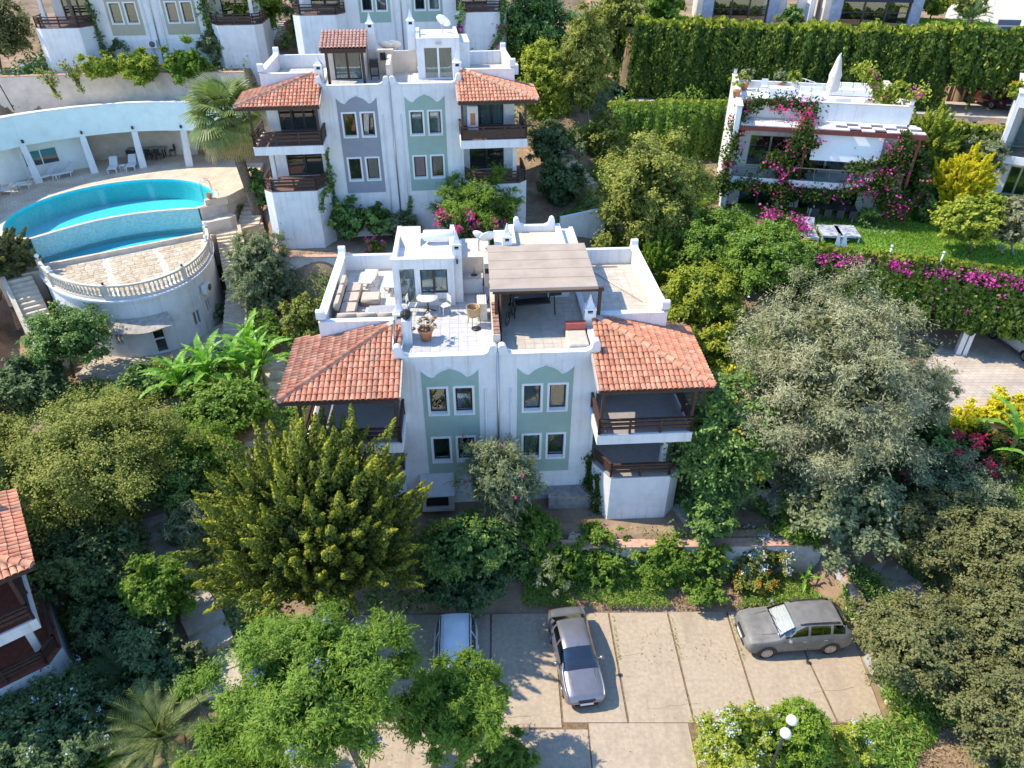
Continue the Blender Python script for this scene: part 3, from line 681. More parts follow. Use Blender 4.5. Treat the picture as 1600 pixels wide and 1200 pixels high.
# ------------------------------------------------------------------ pool terrace
def watermat(name, deep, rough=0.03):
    m = bpy.data.materials.new(name); m.use_nodes = True; N = m.node_tree.nodes; Lk = m.node_tree.links; b = N['Principled BSDF']
    b.inputs['Base Color'].default_value = (*deep, 1); b.inputs['Roughness'].default_value = rough; b.inputs['IOR'].default_value = 1.33
    tc = N.new('ShaderNodeTexCoord'); n = N.new('ShaderNodeTexNoise'); n.inputs['Scale'].default_value = 3.5; n.inputs['Detail'].default_value = 4; n.inputs['Distortion'].default_value = .8
    Lk.new(tc.outputs['Object'], n.inputs['Vector']); bp = N.new('ShaderNodeBump'); bp.inputs['Strength'].default_value = .22; bp.inputs['Distance'].default_value = .05
    Lk.new(n.outputs['Fac'], bp.inputs['Height']); Lk.new(bp.outputs['Normal'], b.inputs['Normal'])
    N.remove(b); out = N['Material Output']
    t = N.new('ShaderNodeBsdfTransparent'); t.inputs[0].default_value = (*deep, 1)
    g = N.new('ShaderNodeBsdfGlossy'); g.inputs['Roughness'].default_value = rough; Lk.new(bp.outputs['Normal'], g.inputs['Normal'])
    fr = N.new('ShaderNodeFresnel'); fr.inputs['IOR'].default_value = 1.33; Lk.new(bp.outputs['Normal'], fr.inputs['Normal'])
    ms = N.new('ShaderNodeMixShader'); Lk.new(fr.outputs[0], ms.inputs[0]); Lk.new(t.outputs[0], ms.inputs[1]); Lk.new(g.outputs[0], ms.inputs[2]); Lk.new(ms.outputs[0], out.inputs['Surface'])
    return m
def mosaicmat(name, c1, c2, scale):
    m = bpy.data.materials.new(name); m.use_nodes = True; N = m.node_tree.nodes; Lk = m.node_tree.links; b = N['Principled BSDF']
    b.inputs['Roughness'].default_value = .35
    tc = N.new('ShaderNodeTexCoord'); v = N.new('ShaderNodeTexVoronoi'); v.inputs['Scale'].default_value = scale; Lk.new(tc.outputs['Object'], v.inputs['Vector'])
    mx = N.new('ShaderNodeMix'); mx.data_type = 'RGBA'; mx.inputs['A'].default_value = (*c1, 1); mx.inputs['B'].default_value = (*c2, 1)
    sp = N.new('ShaderNodeSeparateColor'); Lk.new(v.outputs['Color'], sp.inputs[0]); Lk.new(sp.outputs[0], mx.inputs['Factor']); Lk.new(mx.outputs['Result'], b.inputs['Base Color'])
    return m
M_poolblue = mosaicmat('pool_mosaic', (0.05, 0.66, 0.76), (0.10, 0.76, 0.86), 9)
M_teal = mosaicmat('teal_mosaic', (0.22, 0.50, 0.54), (0.34, 0.64, 0.66), 11)
M_water = watermat('pool_water', (0.84, 0.99, 1.0))
pool_z, deck_z, low_z, room_z = 8.36, 8.5, 6.9, 3.0
def pfar(n=40):   # far shore, from left to right, in pool axes
    out = []
    for i in range(n+1):
        a = pi - pi*i/n
        x = 6.55*cos(a); y = 3.0 + 6.4*sin(a)**.9 if 0 < i < n else 3.0
        out.append((x+.1+.25*sin(a), y))
    return out
def pnear(n=16):  # near lip, right to left: gentle arch towards the hill
    return [(5.0-10.0*i/n, 0.75+1.25*sin(pi*i/n)) for i in range(n+1)]
shore = pfar()+[(6.35, 1.9), (5.9, 1.15)]+pnear()+[(-5.6, 1.15), (-6.2, 1.9)]
PO = tuple(PF.W(0, 0)); PA = PF.a
pool = thing('swimming_pool', 'turquoise oval infinity pool with a tiled spill wall and lower basin', 'pool', PO, PA)
part(MB().prism(shore, 6.95, 7.0), 'basin_floor', M_poolblue, pool)
w = MB(); n = len(shore)
for i in range(n):
    a, b = shore[i], shore[(i+1) % n]; w.add([(a[0], a[1], 7.0), (b[0], b[1], 7.0), (b[0], b[1], deck_z), (a[0], a[1], deck_z)], [(0, 1, 2, 3)])
part(w, 'basin_wall', M_poolblue, pool)
part(MB().add([(x, y, pool_z) for x, y in shore], [tuple(range(n))[::-1]]), 'water', M_water, pool)
# coping ring
def offset(poly, d):
    out = []; m = len(poly)
    for i in range(m):
        a = np.array(poly[i-1]); b = np.array(poly[(i+1) % m]); t = (b-a)/np.linalg.norm(b-a); out.append((poly[i][0]+t[1]*-d, poly[i][1]+t[0]*d))
    return out
so = offset(shore, .30); c = MB()
for i in range(n):
    a, b, e, f = shore[i], shore[(i+1) % n], so[(i+1) % n], so[i]
    k = 0.0
    c.add([(a[0], a[1], deck_z), (b[0], b[1], deck_z), (e[0], e[1], deck_z), (f[0], f[1], deck_z), (a[0], a[1], deck_z+.03), (b[0], b[1], deck_z+.03), (e[0], e[1], deck_z+.03), (f[0], f[1], deck_z+.03)],
          [(0, 3, 2, 1), (4, 5, 6, 7), (0, 1, 5, 4), (2, 3, 7, 6)])
part(c, 'coping', mat('pale_coping', (.58, .53, .43), .8, .2, noise=.08, nscale=4), pool)
# spill wall and lower basin
nr = pnear(); sp = MB()
for i in range(len(nr)-1):
    a, b = nr[i], nr[i+1]; sp.add([(a[0], a[1]-.31, 6.0), (b[0], b[1]-.31, 6.0), (b[0], b[1]-.31, deck_z), (a[0], a[1]-.31, deck_z)], [(0, 3, 2, 1)])
part(sp, 'spill_wall', M_teal, pool)
nl = [(x, y-.32) for x, y in nr]
lb = [(4.6, -.55)]+nl+[(-4.85, -.55)]
part(MB().prism(lb, 6.7, 6.86), 'lower_basin_floor', M_poolblue, pool)
part(MB().add([(x, y, 7.17) for x, y in lb], [tuple(range(len(lb)))[::-1] if sum(lb[i][0]*lb[(i+1)%len(lb)][1]-lb[(i+1)%len(lb)][0]*lb[i][1] for i in range(len(lb)))<0 else tuple(range(len(lb)))]), 'lower_water', M_water, pool)
part(MB().box(-5.0, 4.8, -.80, -.55, 6.0, low_z+.31), 'lower_coping', M_stonebeige, pool)
# deck as a ring of quads round the pool: radiating from coping to outer border
deck = link('pool_deck', None, None, PO, PA); deck['kind'] = 'structure'
outer = [(-6.1, .75), (-8.2, 1.2), (-9.5, 3.2), (-16, 6), (-16, 17.5), (-4, 17.8), (2, 17.5), (9, 15.5), (12.5, 10.0), (9.6, 3.7), (7.0, 1.0), (5.1, .42)]+[(x, y-.30) for x, y in pnear()[1:-1]]
def ring(poly_in, poly_out, z, mb, base):
    pass
db = MB(); so_l = so
# triangulate polygon with hole via bmesh
bm = bmesh.new(); ov = [bm.verts.new((x, y, deck_z-.002)) for x, y in outer]; iv = [bm.verts.new((x, y, deck_z-.002)) for x, y in offset(shore, .05)]
es = [bm.edges.new((ov[i], ov[(i+1) % len(ov)])) for i in range(len(ov))]+[bm.edges.new((iv[i], iv[(i+1) % len(iv)])) for i in range(len(iv))]
bmesh.ops.triangle_fill(bm, use_beauty=True, use_dissolve=False, edges=es)
me = bpy.data.meshes.new('deck_slab'); bm.to_mesh(me); bm.free()
def pavemat(name, c1, c2, bw, bh, mort, rough=.85):
    m = bpy.data.materials.new(name); m.use_nodes = True; N = m.node_tree.nodes; Lk = m.node_tree.links; b = N['Principled BSDF']; b.inputs['Roughness'].default_value = rough
    tc = N.new('ShaderNodeTexCoord'); br = N.new('ShaderNodeTexBrick'); br.inputs['Scale'].default_value = 1; br.inputs['Brick Width'].default_value = bw; br.inputs['Row Height'].default_value = bh
    br.inputs['Mortar Size'].default_value = .012; br.inputs['Color1'].default_value = (*c1, 1); br.inputs['Color2'].default_value = (*c2, 1); br.inputs['Mortar'].default_value = (*mort, 1)
    Lk.new(tc.outputs['Object'], br.inputs['Vector'])
    n = N.new('ShaderNodeTexNoise'); n.inputs['Scale'].default_value = .8; n.inputs['Detail'].default_value = 8; Lk.new(tc.outputs['Object'], n.inputs['Vector'])
    mp = N.new('ShaderNodeMapRange'); mp.inputs['From Min'].default_value = .3; mp.inputs['From Max'].default_value = .7; mp.inputs['To Min'].default_value = .75; mp.inputs['To Max'].default_value = 1.1; Lk.new(n.outputs['Fac'], mp.inputs['Value'])
    mx = N.new('ShaderNodeMix'); mx.data_type = 'RGBA'; mx.blend_type = 'MULTIPLY'; mx.inputs['Factor'].default_value = 1; Lk.new(br.outputs['Color'], mx.inputs['A']); Lk.new(mp.outputs['Result'], mx.inputs['B']); Lk.new(mx.outputs['Result'], b.inputs['Base Color'])
    bp = N.new('ShaderNodeBump'); bp.inputs['Strength'].default_value = .4; bp.inputs['Distance'].default_value = .02; Lk.new(br.outputs['Fac'], bp.inputs['Height']); bp.invert = True; Lk.new(bp.outputs['Normal'], b.inputs['Normal'])
    return m
M_deck = pavemat('deck_paving', (.64, .50, .36), (.70, .56, .41), .45, .45, (.42, .34, .25))
me.materials.append(M_deck); part(me, 'deck_slab', M_deck, deck)
sk = MB()
for i in range(len(outer)):
    a, b = outer[i], outer[(i+1) % len(outer)]
    if i >= 11: continue
    sk.add([(a[0], a[1], 4.5), (b[0], b[1], 4.5), (b[0], b[1], deck_z), (a[0], a[1], deck_z)], [(0, 1, 2, 3)])
part(sk, 'deck_side', M_cream, deck)
for q in ([(5.0, -.3), (5.0, .75), (7.0, 1.0), (7.3, .2), (6.8, -.2)], [(-5.15, -.3), (-5.1, .75), (-6.3, .9), (-6.6, .2)]):
    part(MB().prism(q, 4.5, 7.7), 'flank_wall', M_cream, deck)
# curb wall on the right with flower pots
cw = thing('parapet_wall', 'low curved stone wall with flower pots at the right end of the pool', 'wall', PO, PA)
for a, b in zip([(5.6, 0.9), (7.1, 1.0), (9.0, 2.6), (9.9, 4.2)][:-1], [(7.1, 1.0), (9.0, 2.6), (9.9, 4.2)]):
    part(MB().bar((a[0], a[1], deck_z+.1), (b[0], b[1], deck_z+.1), .35, .55), 'wall_segment', M_stonebeige, cw)

# ---- room under the lower terrace: elliptical building with balustrade
EX, EY = 5.05, 7.95
def ell(t, k=1.0): return (EX*k*cos(t), -.3+(EY-.3)*k*-sin(t))
room = thing('pool_room', 'rounded white pool house under the balustraded stone terrace', 'building', PO, PA)
T = [pi*i/48 for i in range(49)]
rw = MB()
door_t = (1.55, 1.75)
# facade ring with openings (door, two windows, a left window)
openings = [(1.515, 1.655, 0.0, 2.15), (1.02, 1.14, .75, 1.85), (.80, .90, 1.0, 2.0), (1.97, 2.06, .9, 1.9)]
ts = sorted(set(T+[o_ for q in openings for o_ in q[:2]])); zs = sorted({-1.0, 0.0, .75, .9, 1.0, 1.85, 1.9, 2.0, 2.15, low_z-room_z-.12})
for a, b in zip(ts[:-1], ts[1:]):
    for z0, z1 in zip(zs[:-1], zs[1:]):
        if any(q[0]-1e-6 <= a and b <= q[1]+1e-6 and q[2] <= z0 and z1 <= q[3] for q in openings): continue
        p, q_, p2, q2 = ell(a), ell(b), ell(a, .965), ell(b, .965)
        rw.add([(*p, room_z+z0), (*q_, room_z+z0), (*q_, room_z+z1), (*p, room_z+z1)], [(0, 1, 2, 3)])
for q in openings:
    for t in q[:2]:
        p, p2 = ell(t), ell(t, .965); rw.add([(*p, room_z+q[2]), (*p2, room_z+q[2]), (*p2, room_z+q[3]), (*p, room_z+q[3])], [(0, 1, 2, 3)])
    for z in q[2:]:
        p, p2, p3, p4 = ell(q[0]), ell(q[0], .965), ell(q[1], .965), ell(q[1]); rw.add([(*v, room_z+z) for v in (p, p2, p3, p4)], [(0, 1, 2, 3)])
part(rw, 'wall', M_white, room)
part(MB().prism([ell(t, 1.03) for t in T], low_z-.14, low_z-.02), 'cornice', M_white, room)
def arc_panel(t0, t1, z0, z1, k, bars, name, label=None):
    f = MB(); a, b = Vector((*ell(t0, k), 0)), Vector((*ell(t1, k), 0))
    def bar(s0, z_0, s1, z_1, wd=.09): f.bar(a.lerp(b, s0)+Vector((0, 0, room_z+z_0)), a.lerp(b, s1)+Vector((0, 0, room_z+z_1)), wd, wd)
    for s in (0.04, .96): bar(s, z0, s, z1)
    bar(0, z0+.05, 1, z0+.05); bar(0, z1-.05, 1, z1-.05)
    for v in bars:
        if v[0] == 'h': bar(0, z0+(z1-z0)*v[1], 1, z0+(z1-z0)*v[1])
        else: bar(v[1], z0, v[1], z1)
    d = part(f, name, M_whiteclean, room)
    part(MB().add([(*ell(t0, k-.004), room_z+z0), (*ell(t1, k-.004), room_z+z0), (*ell(t1, k-.004), room_z+z1), (*ell(t0, k-.004), room_z+z1)], [(0, 1, 2, 3)]), 'pane', M_glass, d)
    part(MB().add([(*ell(t0, k-.1), room_z+z0), (*ell(t1, k-.1), room_z+z0), (*ell(t1, k-.1), room_z+z1), (*ell(t0, k-.1), room_z+z1)], [(0, 1, 2, 3)]), 'interior_backdrop', M_black, d)
arc_panel(1.515, 1.655, 0, 2.15, .985, [('h', .45)], 'door'); arc_panel(1.02, 1.14, .75, 1.85, .985, [('v', .5)], 'window'); arc_panel(.80, .90, 1.0, 2.0, .985, [('v', .5)], 'window'); arc_panel(1.97, 2.06, .9, 1.9, .985, [('v', .5)], 'window')
part(MB().prism([(x, y) for x, y in [ell(t) for t in T]], low_z-.1, low_z-.03), 'terrace_bed', mat('pale_grout', (.60, .54, .44), .95, .1, noise=.15, nscale=6, bump=.4), room)
# crazy paving: irregular flags with open joints
crz = MB(); bays = [(-4.6, -1.62), (-1.45, 1.42), (1.6, 4.6)]; st = .34
jx = lambda i, j, k: (math.sin(i*12.9898+j*78.233+k*37.7)*43758.5453) % 1.0
for i in range(-15, 15):
    for j in range(0, 25):
        def cor(a, b): return ((a+.55*(jx(a, b, 1)-.5))*st+(b % 2)*st*.3, -.95-(b+.5*(jx(a, b, 2)-.5))*st)
        q = [cor(i, j), cor(i+1, j), cor(i+1, j+1), cor(i, j+1)]; cx = sum(p[0] for p in q)/4; cy = sum(p[1] for p in q)/4
        if (cx/(EX*.93))**2+((cy+.3)/((EY-.3)*.94))**2 > 1 or not any(a+.1 < cx < b-.1 for a, b in bays): continue
        q = [(cx+(p[0]-cx)*.90, cy+(p[1]-cy)*.90) for p in q]; h = .005+.015*jx(i, j, 3)
        crz.add([(*p, low_z-.03) for p in q]+[(*p, low_z+h) for p in q], [(4, 7, 6, 5), (0, 1, 5, 4), (1, 2, 6, 5), (2, 3, 7, 6), (3, 0, 4, 7)], 0, False, jx(i, j, 4)+.001)
part(crz, 'paving_stones', tilemat('cream_flagstone', [(.47, .36, .23), (.54, .46, .33), (.50, .42, .30), (.58, .52, .42), (.42, .31, .19)], .85, 6, .12), room, kind='stuff')
for x in (-1.535, 1.51):
    part(MB().box(x-.06, x+.06, -7.3, -.85, low_z-.02, low_z+.012), 'paving_strip', M_stonebeige, room)
bal = link('balustrade', None, room)
M_bal = mat('cream_balustrade', (.60, .54, .45), .8, .2, noise=.10, nscale=4, dirt=(.45, .40, .33), dscale=2, damt=.4)
tt = [0.12+(pi-.24)*i/64 for i in range(65)]
rail = MB(); foot = MB()
for a, b in zip(tt[:-1], tt[1:]):
    p, q_ = ell(a, .985), ell(b, .985)
    rail.bar((*p, low_z+.80), (*q_, low_z+.80), .20, .11); foot.bar((*p, low_z+.06), (*q_, low_z+.06), .20, .12)
part(rail, 'handrail', M_bal, bal); part(foot, 'plinth', M_bal, bal)
bme = MB().lathe([(.075, 0), (.075, .04), (.045, .07), (.05, .12), (.085, .22), (.075, .30), (.04, .42), (.036, .52), (.06, .58), (.06, .63)], 8).mesh('baluster', M_bal)
Ls = [0]; PT = [ell(0.12+(pi-.24)*i/600, .985) for i in range(601)]
for a, b in zip(PT[:-1], PT[1:]): Ls.append(Ls[-1]+math.hypot(b[0]-a[0], b[1]-a[1]))
nb = int(Ls[-1]/.265); piers = [0.0, .135, .36, .62, .865, 1.0]
for i in range(nb+1):
    s = Ls[-1]*i/nb; k = min(599, int(np.searchsorted(Ls, s)));
    if any(abs(i/nb-p) < .011 for p in piers): continue
    o = link('baluster', bme, bal); o.location = (*PT[k], low_z+.12)
lampglobe = mat('opal_globe', (.85, .85, .83), .35, .4)
for p in piers:
    k = min(599, int(600*p)); x, y = PT[int(np.searchsorted(Ls, Ls[-1]*p).clip(0, 600))]
    pr = part(MB().box(x-.15, x+.15, y-.15, y+.15, low_z, low_z+.90), 'pier', M_bal, bal)
    if p in (0.0, .135, .865, 1.0): part(MB().lathe([(.05, .90), (.05, 1.0)], 8, (x, y, low_z)).ball((x, y, low_z+1.12), .14), 'globe', lampglobe, pr)
    else: part(MB().lathe([(.05, .90), (.08, .98), (.03, 1.05)], 8, (x, y, low_z)), 'globe', M_dark, pr)
# awning over the room door, air conditioner, parasol table
aw = MB(); p0, p1 = np.array(ell(1.42)), np.array(ell(2.02))
nseg = 10; vs = []
for i in range(nseg+1):
    t = 1.42+.62*i/nseg; a = np.array(ell(t, 1.0)); b = np.array(ell(t, 1.17)); vs += [(*a, room_z+2.62), (*b, room_z+2.25+.05*sin(i))]
    vs += [(*a, room_z+2.60), (*b, room_z+2.20+.05*sin(i))]
fs = []
for i in range(nseg): a = 4*i; fs += [(a, a+1, a+5, a+4), (a+2, a+6, a+7, a+3), (a+1, a+3, a+7, a+5)]
part(MB().add(vs, fs), 'awning', mat('faded_awning', (.40, .36, .30), .95, .1, noise=.25, nscale=4), room)
def ac_unit(parent, loc, rz, top=True, label='white air conditioner unit fixed to the wall'):
    mb = MB().box(-.40, .40, -.16, .16, 0, .55); cc = (.08, -.17, .28)
    o = part(mb, 'air_conditioner', M_whiteclean, parent, loc=loc, rz=rz)
    f = MB()
    for k in range(16): a = 2*pi*k/16; f.bar((.08+.06*cos(a), -.168, .28+.06*sin(a)), (.08+.21*cos(a), -.168, .28+.21*sin(a)), .012, .012)
    f.add([(.08+.22*cos(2*pi*k/20), -.163, .28+.22*sin(2*pi*k/20)) for k in range(20)], [tuple(range(20))], 1)
    part(f, 'fan_grille', [M_metal, M_black], o); return o
px_, py_ = ell(.86, 1.045); ac_unit(room, (px_, py_, low_z-1.35), atan2(*(np.array(ell(.88))-np.array(ell(.84)))[::-1])+pi)
part(MB().tube([(*ell(.98, 1.005), room_z+.2), (*ell(.98, 1.005), low_z-.2)], .035, 6), 'drainpipe', M_whiteclean, room)

# ---- stairs either side of the rounded room
def run_stair(name, a, b, width, n, zb, za, m, label=None):
    """from a (height za) to b (height zb), pool axes"""
    t = link(name, None, None, PO, PA); t['kind'] = 'structure'; a, b = np.array(a), np.array(b); d = (b-a)/n; u = d/np.linalg.norm(d); w_ = np.array([-u[1], u[0]])*width/2
    for k in range(n):
        p = a+d*k; q = a+d*(k+1)+u*.03; z = za+(zb-za)*(k+.5)/n
        part(MB().prism([tuple(p-w_), tuple(q-w_), tuple(q+w_), tuple(p+w_)], z-1.2, z), 'step', m, t)
    return t
run_stair('stairs', (6.35, -.6), (5.5, -5.2), 1.5, 14, 5.3, 6.95, M_stonebeige); run_stair('stairs', (5.5, -5.3), (3.8, -9.0), 1.4, 12, 3.1, 5.2, M_stonebeige)
run_stair('stairs', (-6.3, -.8), (-5.6, -6.3), 1.35, 17, 3.6, 6.9, M_stonebeige)
run_stair('stairs', (10.6, 5.0), (7.9, -.2), 1.5, 12, 6.95, 8.45, M_stonebeige)
struct(MB().prism([(5.2, -.7), (8.9, -.5), (8.9, .9), (5.2, .35)], 5.0, 6.93), 'landing', M_deck, PO, PA)
struct(MB().prism([(-7.4, -.8), (-5.1, -.8), (-5.1, .4), (-7.4, .6)], 5.0, 6.93), 'landing', M_deck, PO, PA)
struct(MB().prism([(-5.0, -8.2), (-1, -11.0), (3.0, -10.6), (5.0, -8.4), (4.0, -6), (0, -7.2), (-4, -6)], 2.7, 2.99), 'lower_path', M_path, PO, PA)
for L_, z0, z1, lab in (([(-7.1, -.6), (-6.4, -6.6)], 6.9, 3.6, 'sloping cream stair wall left of the rounded pool house'), ([(7.2, -.6), (6.3, -5.4), (4.6, -9.3)], 6.9, 3.2, 'sloping cream stair wall right of the rounded pool house')):
    t = thing('stair_wall', lab, 'wall', PO, PA)
    for i, (a, b) in enumerate(zip(L_[:-1], L_[1:])):
        f0, f1 = i/(len(L_)-1), (i+1)/(len(L_)-1); za, zb = z0+(z1-z0)*f0, z0+(z1-z0)*f1
        d = np.array(b)-np.array(a); w_ = np.array([-d[1], d[0]])/np.linalg.norm(d)*.12
        part(MB().prism([tuple(np.array(a)-w_), tuple(np.array(b)-w_), tuple(np.array(b)+w_), tuple(np.array(a)+w_)], [za-2.5, zb-2.5, zb-2.5, za-2.5], [za+.35, zb+.35, zb+.35, za+.35]), 'wall_segment', M_stonebeige, t)

# ---- curved pavilion behind the pool
pav = thing('pool_pavilion', 'long curved white pavilion with open bays behind the pool', 'building', PO, PA)
M_pav = mat('pale_green_render', (.76, .82, .80), .85, .2, noise=.05, nscale=1.5, bump=.2, dirt=(.52, .54, .50), dscale=.9, damt=.35)
CVX = [(-6.3, 11.6), (-4.0, 12.8), (-2.0, 13.15), (0, 13.2), (1.8, 13.05), (3.5, 12.65), (5.2, 11.9), (6.8, 10.9), (8.6, 9.6), (10.4, 8.0)]
def back(p, d): 
    v = np.array(p)-np.array((0.5, 2.0)); return tuple(np.array(p)+v/np.linalg.norm(v)*d)
for a, b in zip(CVX[:-1], CVX[1:]):
    q = [a, b, back(b, .35), back(a, .35)]
    part(MB().prism(q, 11.15, 13.2), 'fascia', M_pav, pav)
    part(MB().prism([back(a, -.05), back(b, -.05), back(b, .42), back(a, .42)], 13.201, 13.27), 'coping', M_white, pav)
    part(MB().prism([back(a, .36), back(b, .36), back(b, 3.4), back(a, 3.4)], 11.2, 12.7), 'roof', M_cream, pav)
    part(MB().prism([back(a, 3.0), back(b, 3.0), back(b, 3.3), back(a, 3.3)], 8.4, 11.2), 'rear_wall', M_cream, pav)
for x, y in [(-3.95, 12.8), (-.05, 13.2), (3.45, 12.65), (6.7, 10.95)]:
    q = back((x, y), .15)
    c_ = MB(); a_ = back((x, y), -.30); vv = []
    for (cx, cy, z, h) in ((a_[0], a_[1], deck_z, .26), (q[0], q[1], 11.15, .2)):
        vv += [(cx-h, cy-h, z), (cx+h, cy-h, z), (cx+h, cy+h, z), (cx-h, cy+h, z)]
    part(c_.add(vv, [(3, 2, 1, 0), (4, 5, 6, 7), (0, 1, 5, 4), (1, 2, 6, 5), (2, 3, 7, 6), (3, 0, 4, 7)]), 'column', M_white, pav)
    l = MB().box(-.07, .07, -.13, 0, 0, .22, 0); lo = back((x, y), -.02); part(l, 'wall_lantern', M_dark, pav, loc=(lo[0], lo[1], 11.35), rz=atan2(lo[1]-2, lo[0]-.5)-pi/2)
# closed left room with window
fr_ = [back(p, 1.3) for p in ((-6.3, 11.6), (-4.0, 12.8), (-2.0, 13.15), (-.05, 13.2))]
for a, b in zip(fr_[:-1], fr_[1:]): part(MB().prism([a, b, back(b, .2), back(a, .2)], 8.5, 11.2), 'wall', M_pav, pav)
a, b = np.array(fr_[1]), np.array(fr_[2]); d = (b-a)/np.linalg.norm(b-a)
wf = part(MB().grid_wall(0, 2.4, 0, 1.2, -.06, .02, [(.07, 1.16, .07, 1.13), (1.24, 2.33, .07, 1.13)]), 'window', M_whiteclean, pav, loc=(a[0]+d[0]*.15, a[1]+d[1]*.15, 9.25), rz=atan2(d[1], d[0]))
part(MB().box(.05, 2.35, -.03, -.02, .05, 1.15), 'pane', mat('dark_mirror_pane', (.03, .05, .06), .03, 1.0), wf)
part(MB().prism([back((-.05, 13.2), 1.3), back((.15, 13.2), 1.3), back((.15, 13.2), 3.0), back((-.05, 13.2), 3.0)], 8.5, 11.2), 'wall', M_pav, pav)
# side wall closing the deck on the left
wall_run('retaining_wall', 'plain cream wall closing the left end of the pool deck', [tuple(PF.W(-6.4, 11.7))[:2]+(7.5, 13.1), tuple(PF.W(-8.6, 5.2))[:2]+(7.5, 11.0), tuple(PF.W(-9.3, 2.8))[:2]+(7.0, 9.6)], .25, M_cream)
# ---- deck furniture
def lounger(name, label, frame_m, loc, rz, group, back_up=.5):
    t = thing(name, label, 'sun lounger', loc, rz, group)
    fr = MB()
    for sx in (-.30, .30): fr.bar((sx, -.95, .30), (sx, .55, .32), .05, .09)
    part(fr, 'frame', frame_m, t)
    for y in (-.75, .35):
        for sx in (-.30, .30): part(MB().bar((sx, y-.08, 0), (sx, y, .30), .05, .06), 'leg', frame_m, t)
    for k in range(9): y = -.93+k*.125; part(MB().box(-.29, .29, y, y+.10, .335, .365), 'slat', frame_m, t)
    bk = link('backrest', None, t); bk.location = (0, .22, .35); bk.rotation_euler = (back_up, 0, 0)
    for k in range(6): part(MB().box(-.29, .29, k*.125, k*.125+.10, 0, .03), 'slat', frame_m, bk)
    return t
lz = deck_z
def deckpt(px, py): p = atz(px, py, lz); return (p[0], p[1], lz)
L1 = lounger('sun_lounger', 'white plastic sun lounger leftmost of the facing pair by the open bay', M_whiteclean, deckpt(179, 266), R(16), 'white loungers round the pool', .75)
for px, py, rz, lb in [(208, 262, R(14), 'white plastic sun lounger right of the small table before the open bay'), (74, 280, R(-32), 'white plastic sun lounger below the pavilion window, left one'),
                       (102, 275, R(-38), 'white plastic sun lounger below the pavilion window, right one'), (40, 293, R(-72), 'white plastic sun lounger lying sideways at the deck edge, farther in'), (14, 302, R(-80), 'white plastic sun lounger half cut by the left frame edge')]:
    dup(L1, deckpt(px, py), rz, lb)
def small_table(label, loc, sc=1.0, m=None):
    t = thing('side_table', label, 'table', loc, 0, None); m = m or M_whiteclean
    part(MB().box(-.2*sc, .2*sc, -.2*sc, .2*sc, .38, .42), 'tabletop', m, t)
    for sx in (-1, 1):
        for sy in (-1, 1): part(MB().box(sx*.16*sc-.02, sx*.16*sc+.02, sy*.16*sc-.02, sy*.16*sc+.02, 0, .38), 'leg', m, t)
    return t
small_table('small white table between the two facing loungers', deckpt(194, 266)); small_table('small white table between the loungers under the window', deckpt(89, 281)); small_table('small white table by the sideways loungers at left', deckpt(26, 297))
def chair_plain(label, loc, rz, m, group=None):
    t = thing('chair', label, 'chair', loc, rz, group)
    part(MB().box(-.22, .22, -.22, .22, .42, .46), 'seat', m, t); part(MB().box(-.22, .22, .19, .23, .46, .9), 'backrest', m, t)
    for sx in (-1, 1):
        for sy in (-1, 1): part(MB().box(sx*.19-.02, sx*.19+.02, sy*.19-.02, sy*.19+.02, 0, .42), 'leg', m, t)
    return t
tb = thing('dining_table', 'long pale dining table in the shaded pavilion bay', 'table', deckpt(232, 246), R(10))
part(MB().box(-1.5, 1.5, -.42, .42, .70, .75), 'tabletop', mat('grey_table', (.40, .38, .34), .7), tb)
for sx in (-1.3, 1.3):
    for sy in (-.33, .33): part(MB().box(sx-.04, sx+.04, sy-.04, sy+.04, 0, .70), 'leg', M_dark, tb)
c0 = None; tp = np.array(deckpt(232, 246))
for i, (dx, dy, rz) in enumerate([(-1.1, -.7, pi), (-.4, -.75, pi), (.3, -.7, pi), (1.0, -.75, pi), (-1.0, .7, 0), (-.3, .72, 0), (.4, .7, 0), (1.9, .2, -pi/2)]):
    p = tp+np.array([dx*cos(R(10))-dy*sin(R(10)), dx*sin(R(10))+dy*cos(R(10)), 0])
    lab = ['dark chair in front of the pavilion dining table, leftmost', 'dark chair in front of the pavilion dining table, second from left', 'dark chair in front of the pavilion dining table, third from left', 'dark chair in front of the pavilion dining table, rightmost', 'dark chair behind the pavilion dining table, left', 'dark chair behind the pavilion dining table, middle', 'dark chair behind the pavilion dining table, right', 'dark chair at the right end of the pavilion dining table'][i]
    if c0 is None: c0 = chair_plain(lab, tuple(p), rz+R(10), M_black, 'chairs round the pavilion table')
    else: dup(c0, tuple(p), rz+R(10), lab)
ld = thing('pool_ladder', 'steel pool ladder with two curved handrails', 'ladder', tuple(PF.W(6.2, 4.0, deck_z)), PA)
for s in (-.22, .22): part(MB().tube([(.5, s, 0), (.5, s, .55), (.35, s, .78), (.1, s, .78), (-.15, s, .55), (-.2, s, -.9)], .022, 6), 'handrail', M_metal, ld)
for z in (-.3, -.6): part(MB().box(-.23, -.15, -.22, .22, z-.02, z+.02), 'tread', M_metal, ld)
def pot(label, loc, r, h, plant=None, m=None, group=None):
    t = thing('flower_pot', label, 'flower pot', loc, 0, group)
    part(MB().lathe([(r*.68, 0), (r*.95, h*.8), (r*1.08, h*.82), (r*1.08, h), (r*.93, h), (r*.9, h*.86)], 14), 'pot', m or M_terra, t)
    part(MB().lathe([(r*.9, h*.86), (.01, h*.88)], 14), 'soil', M_rust, t)
    return t
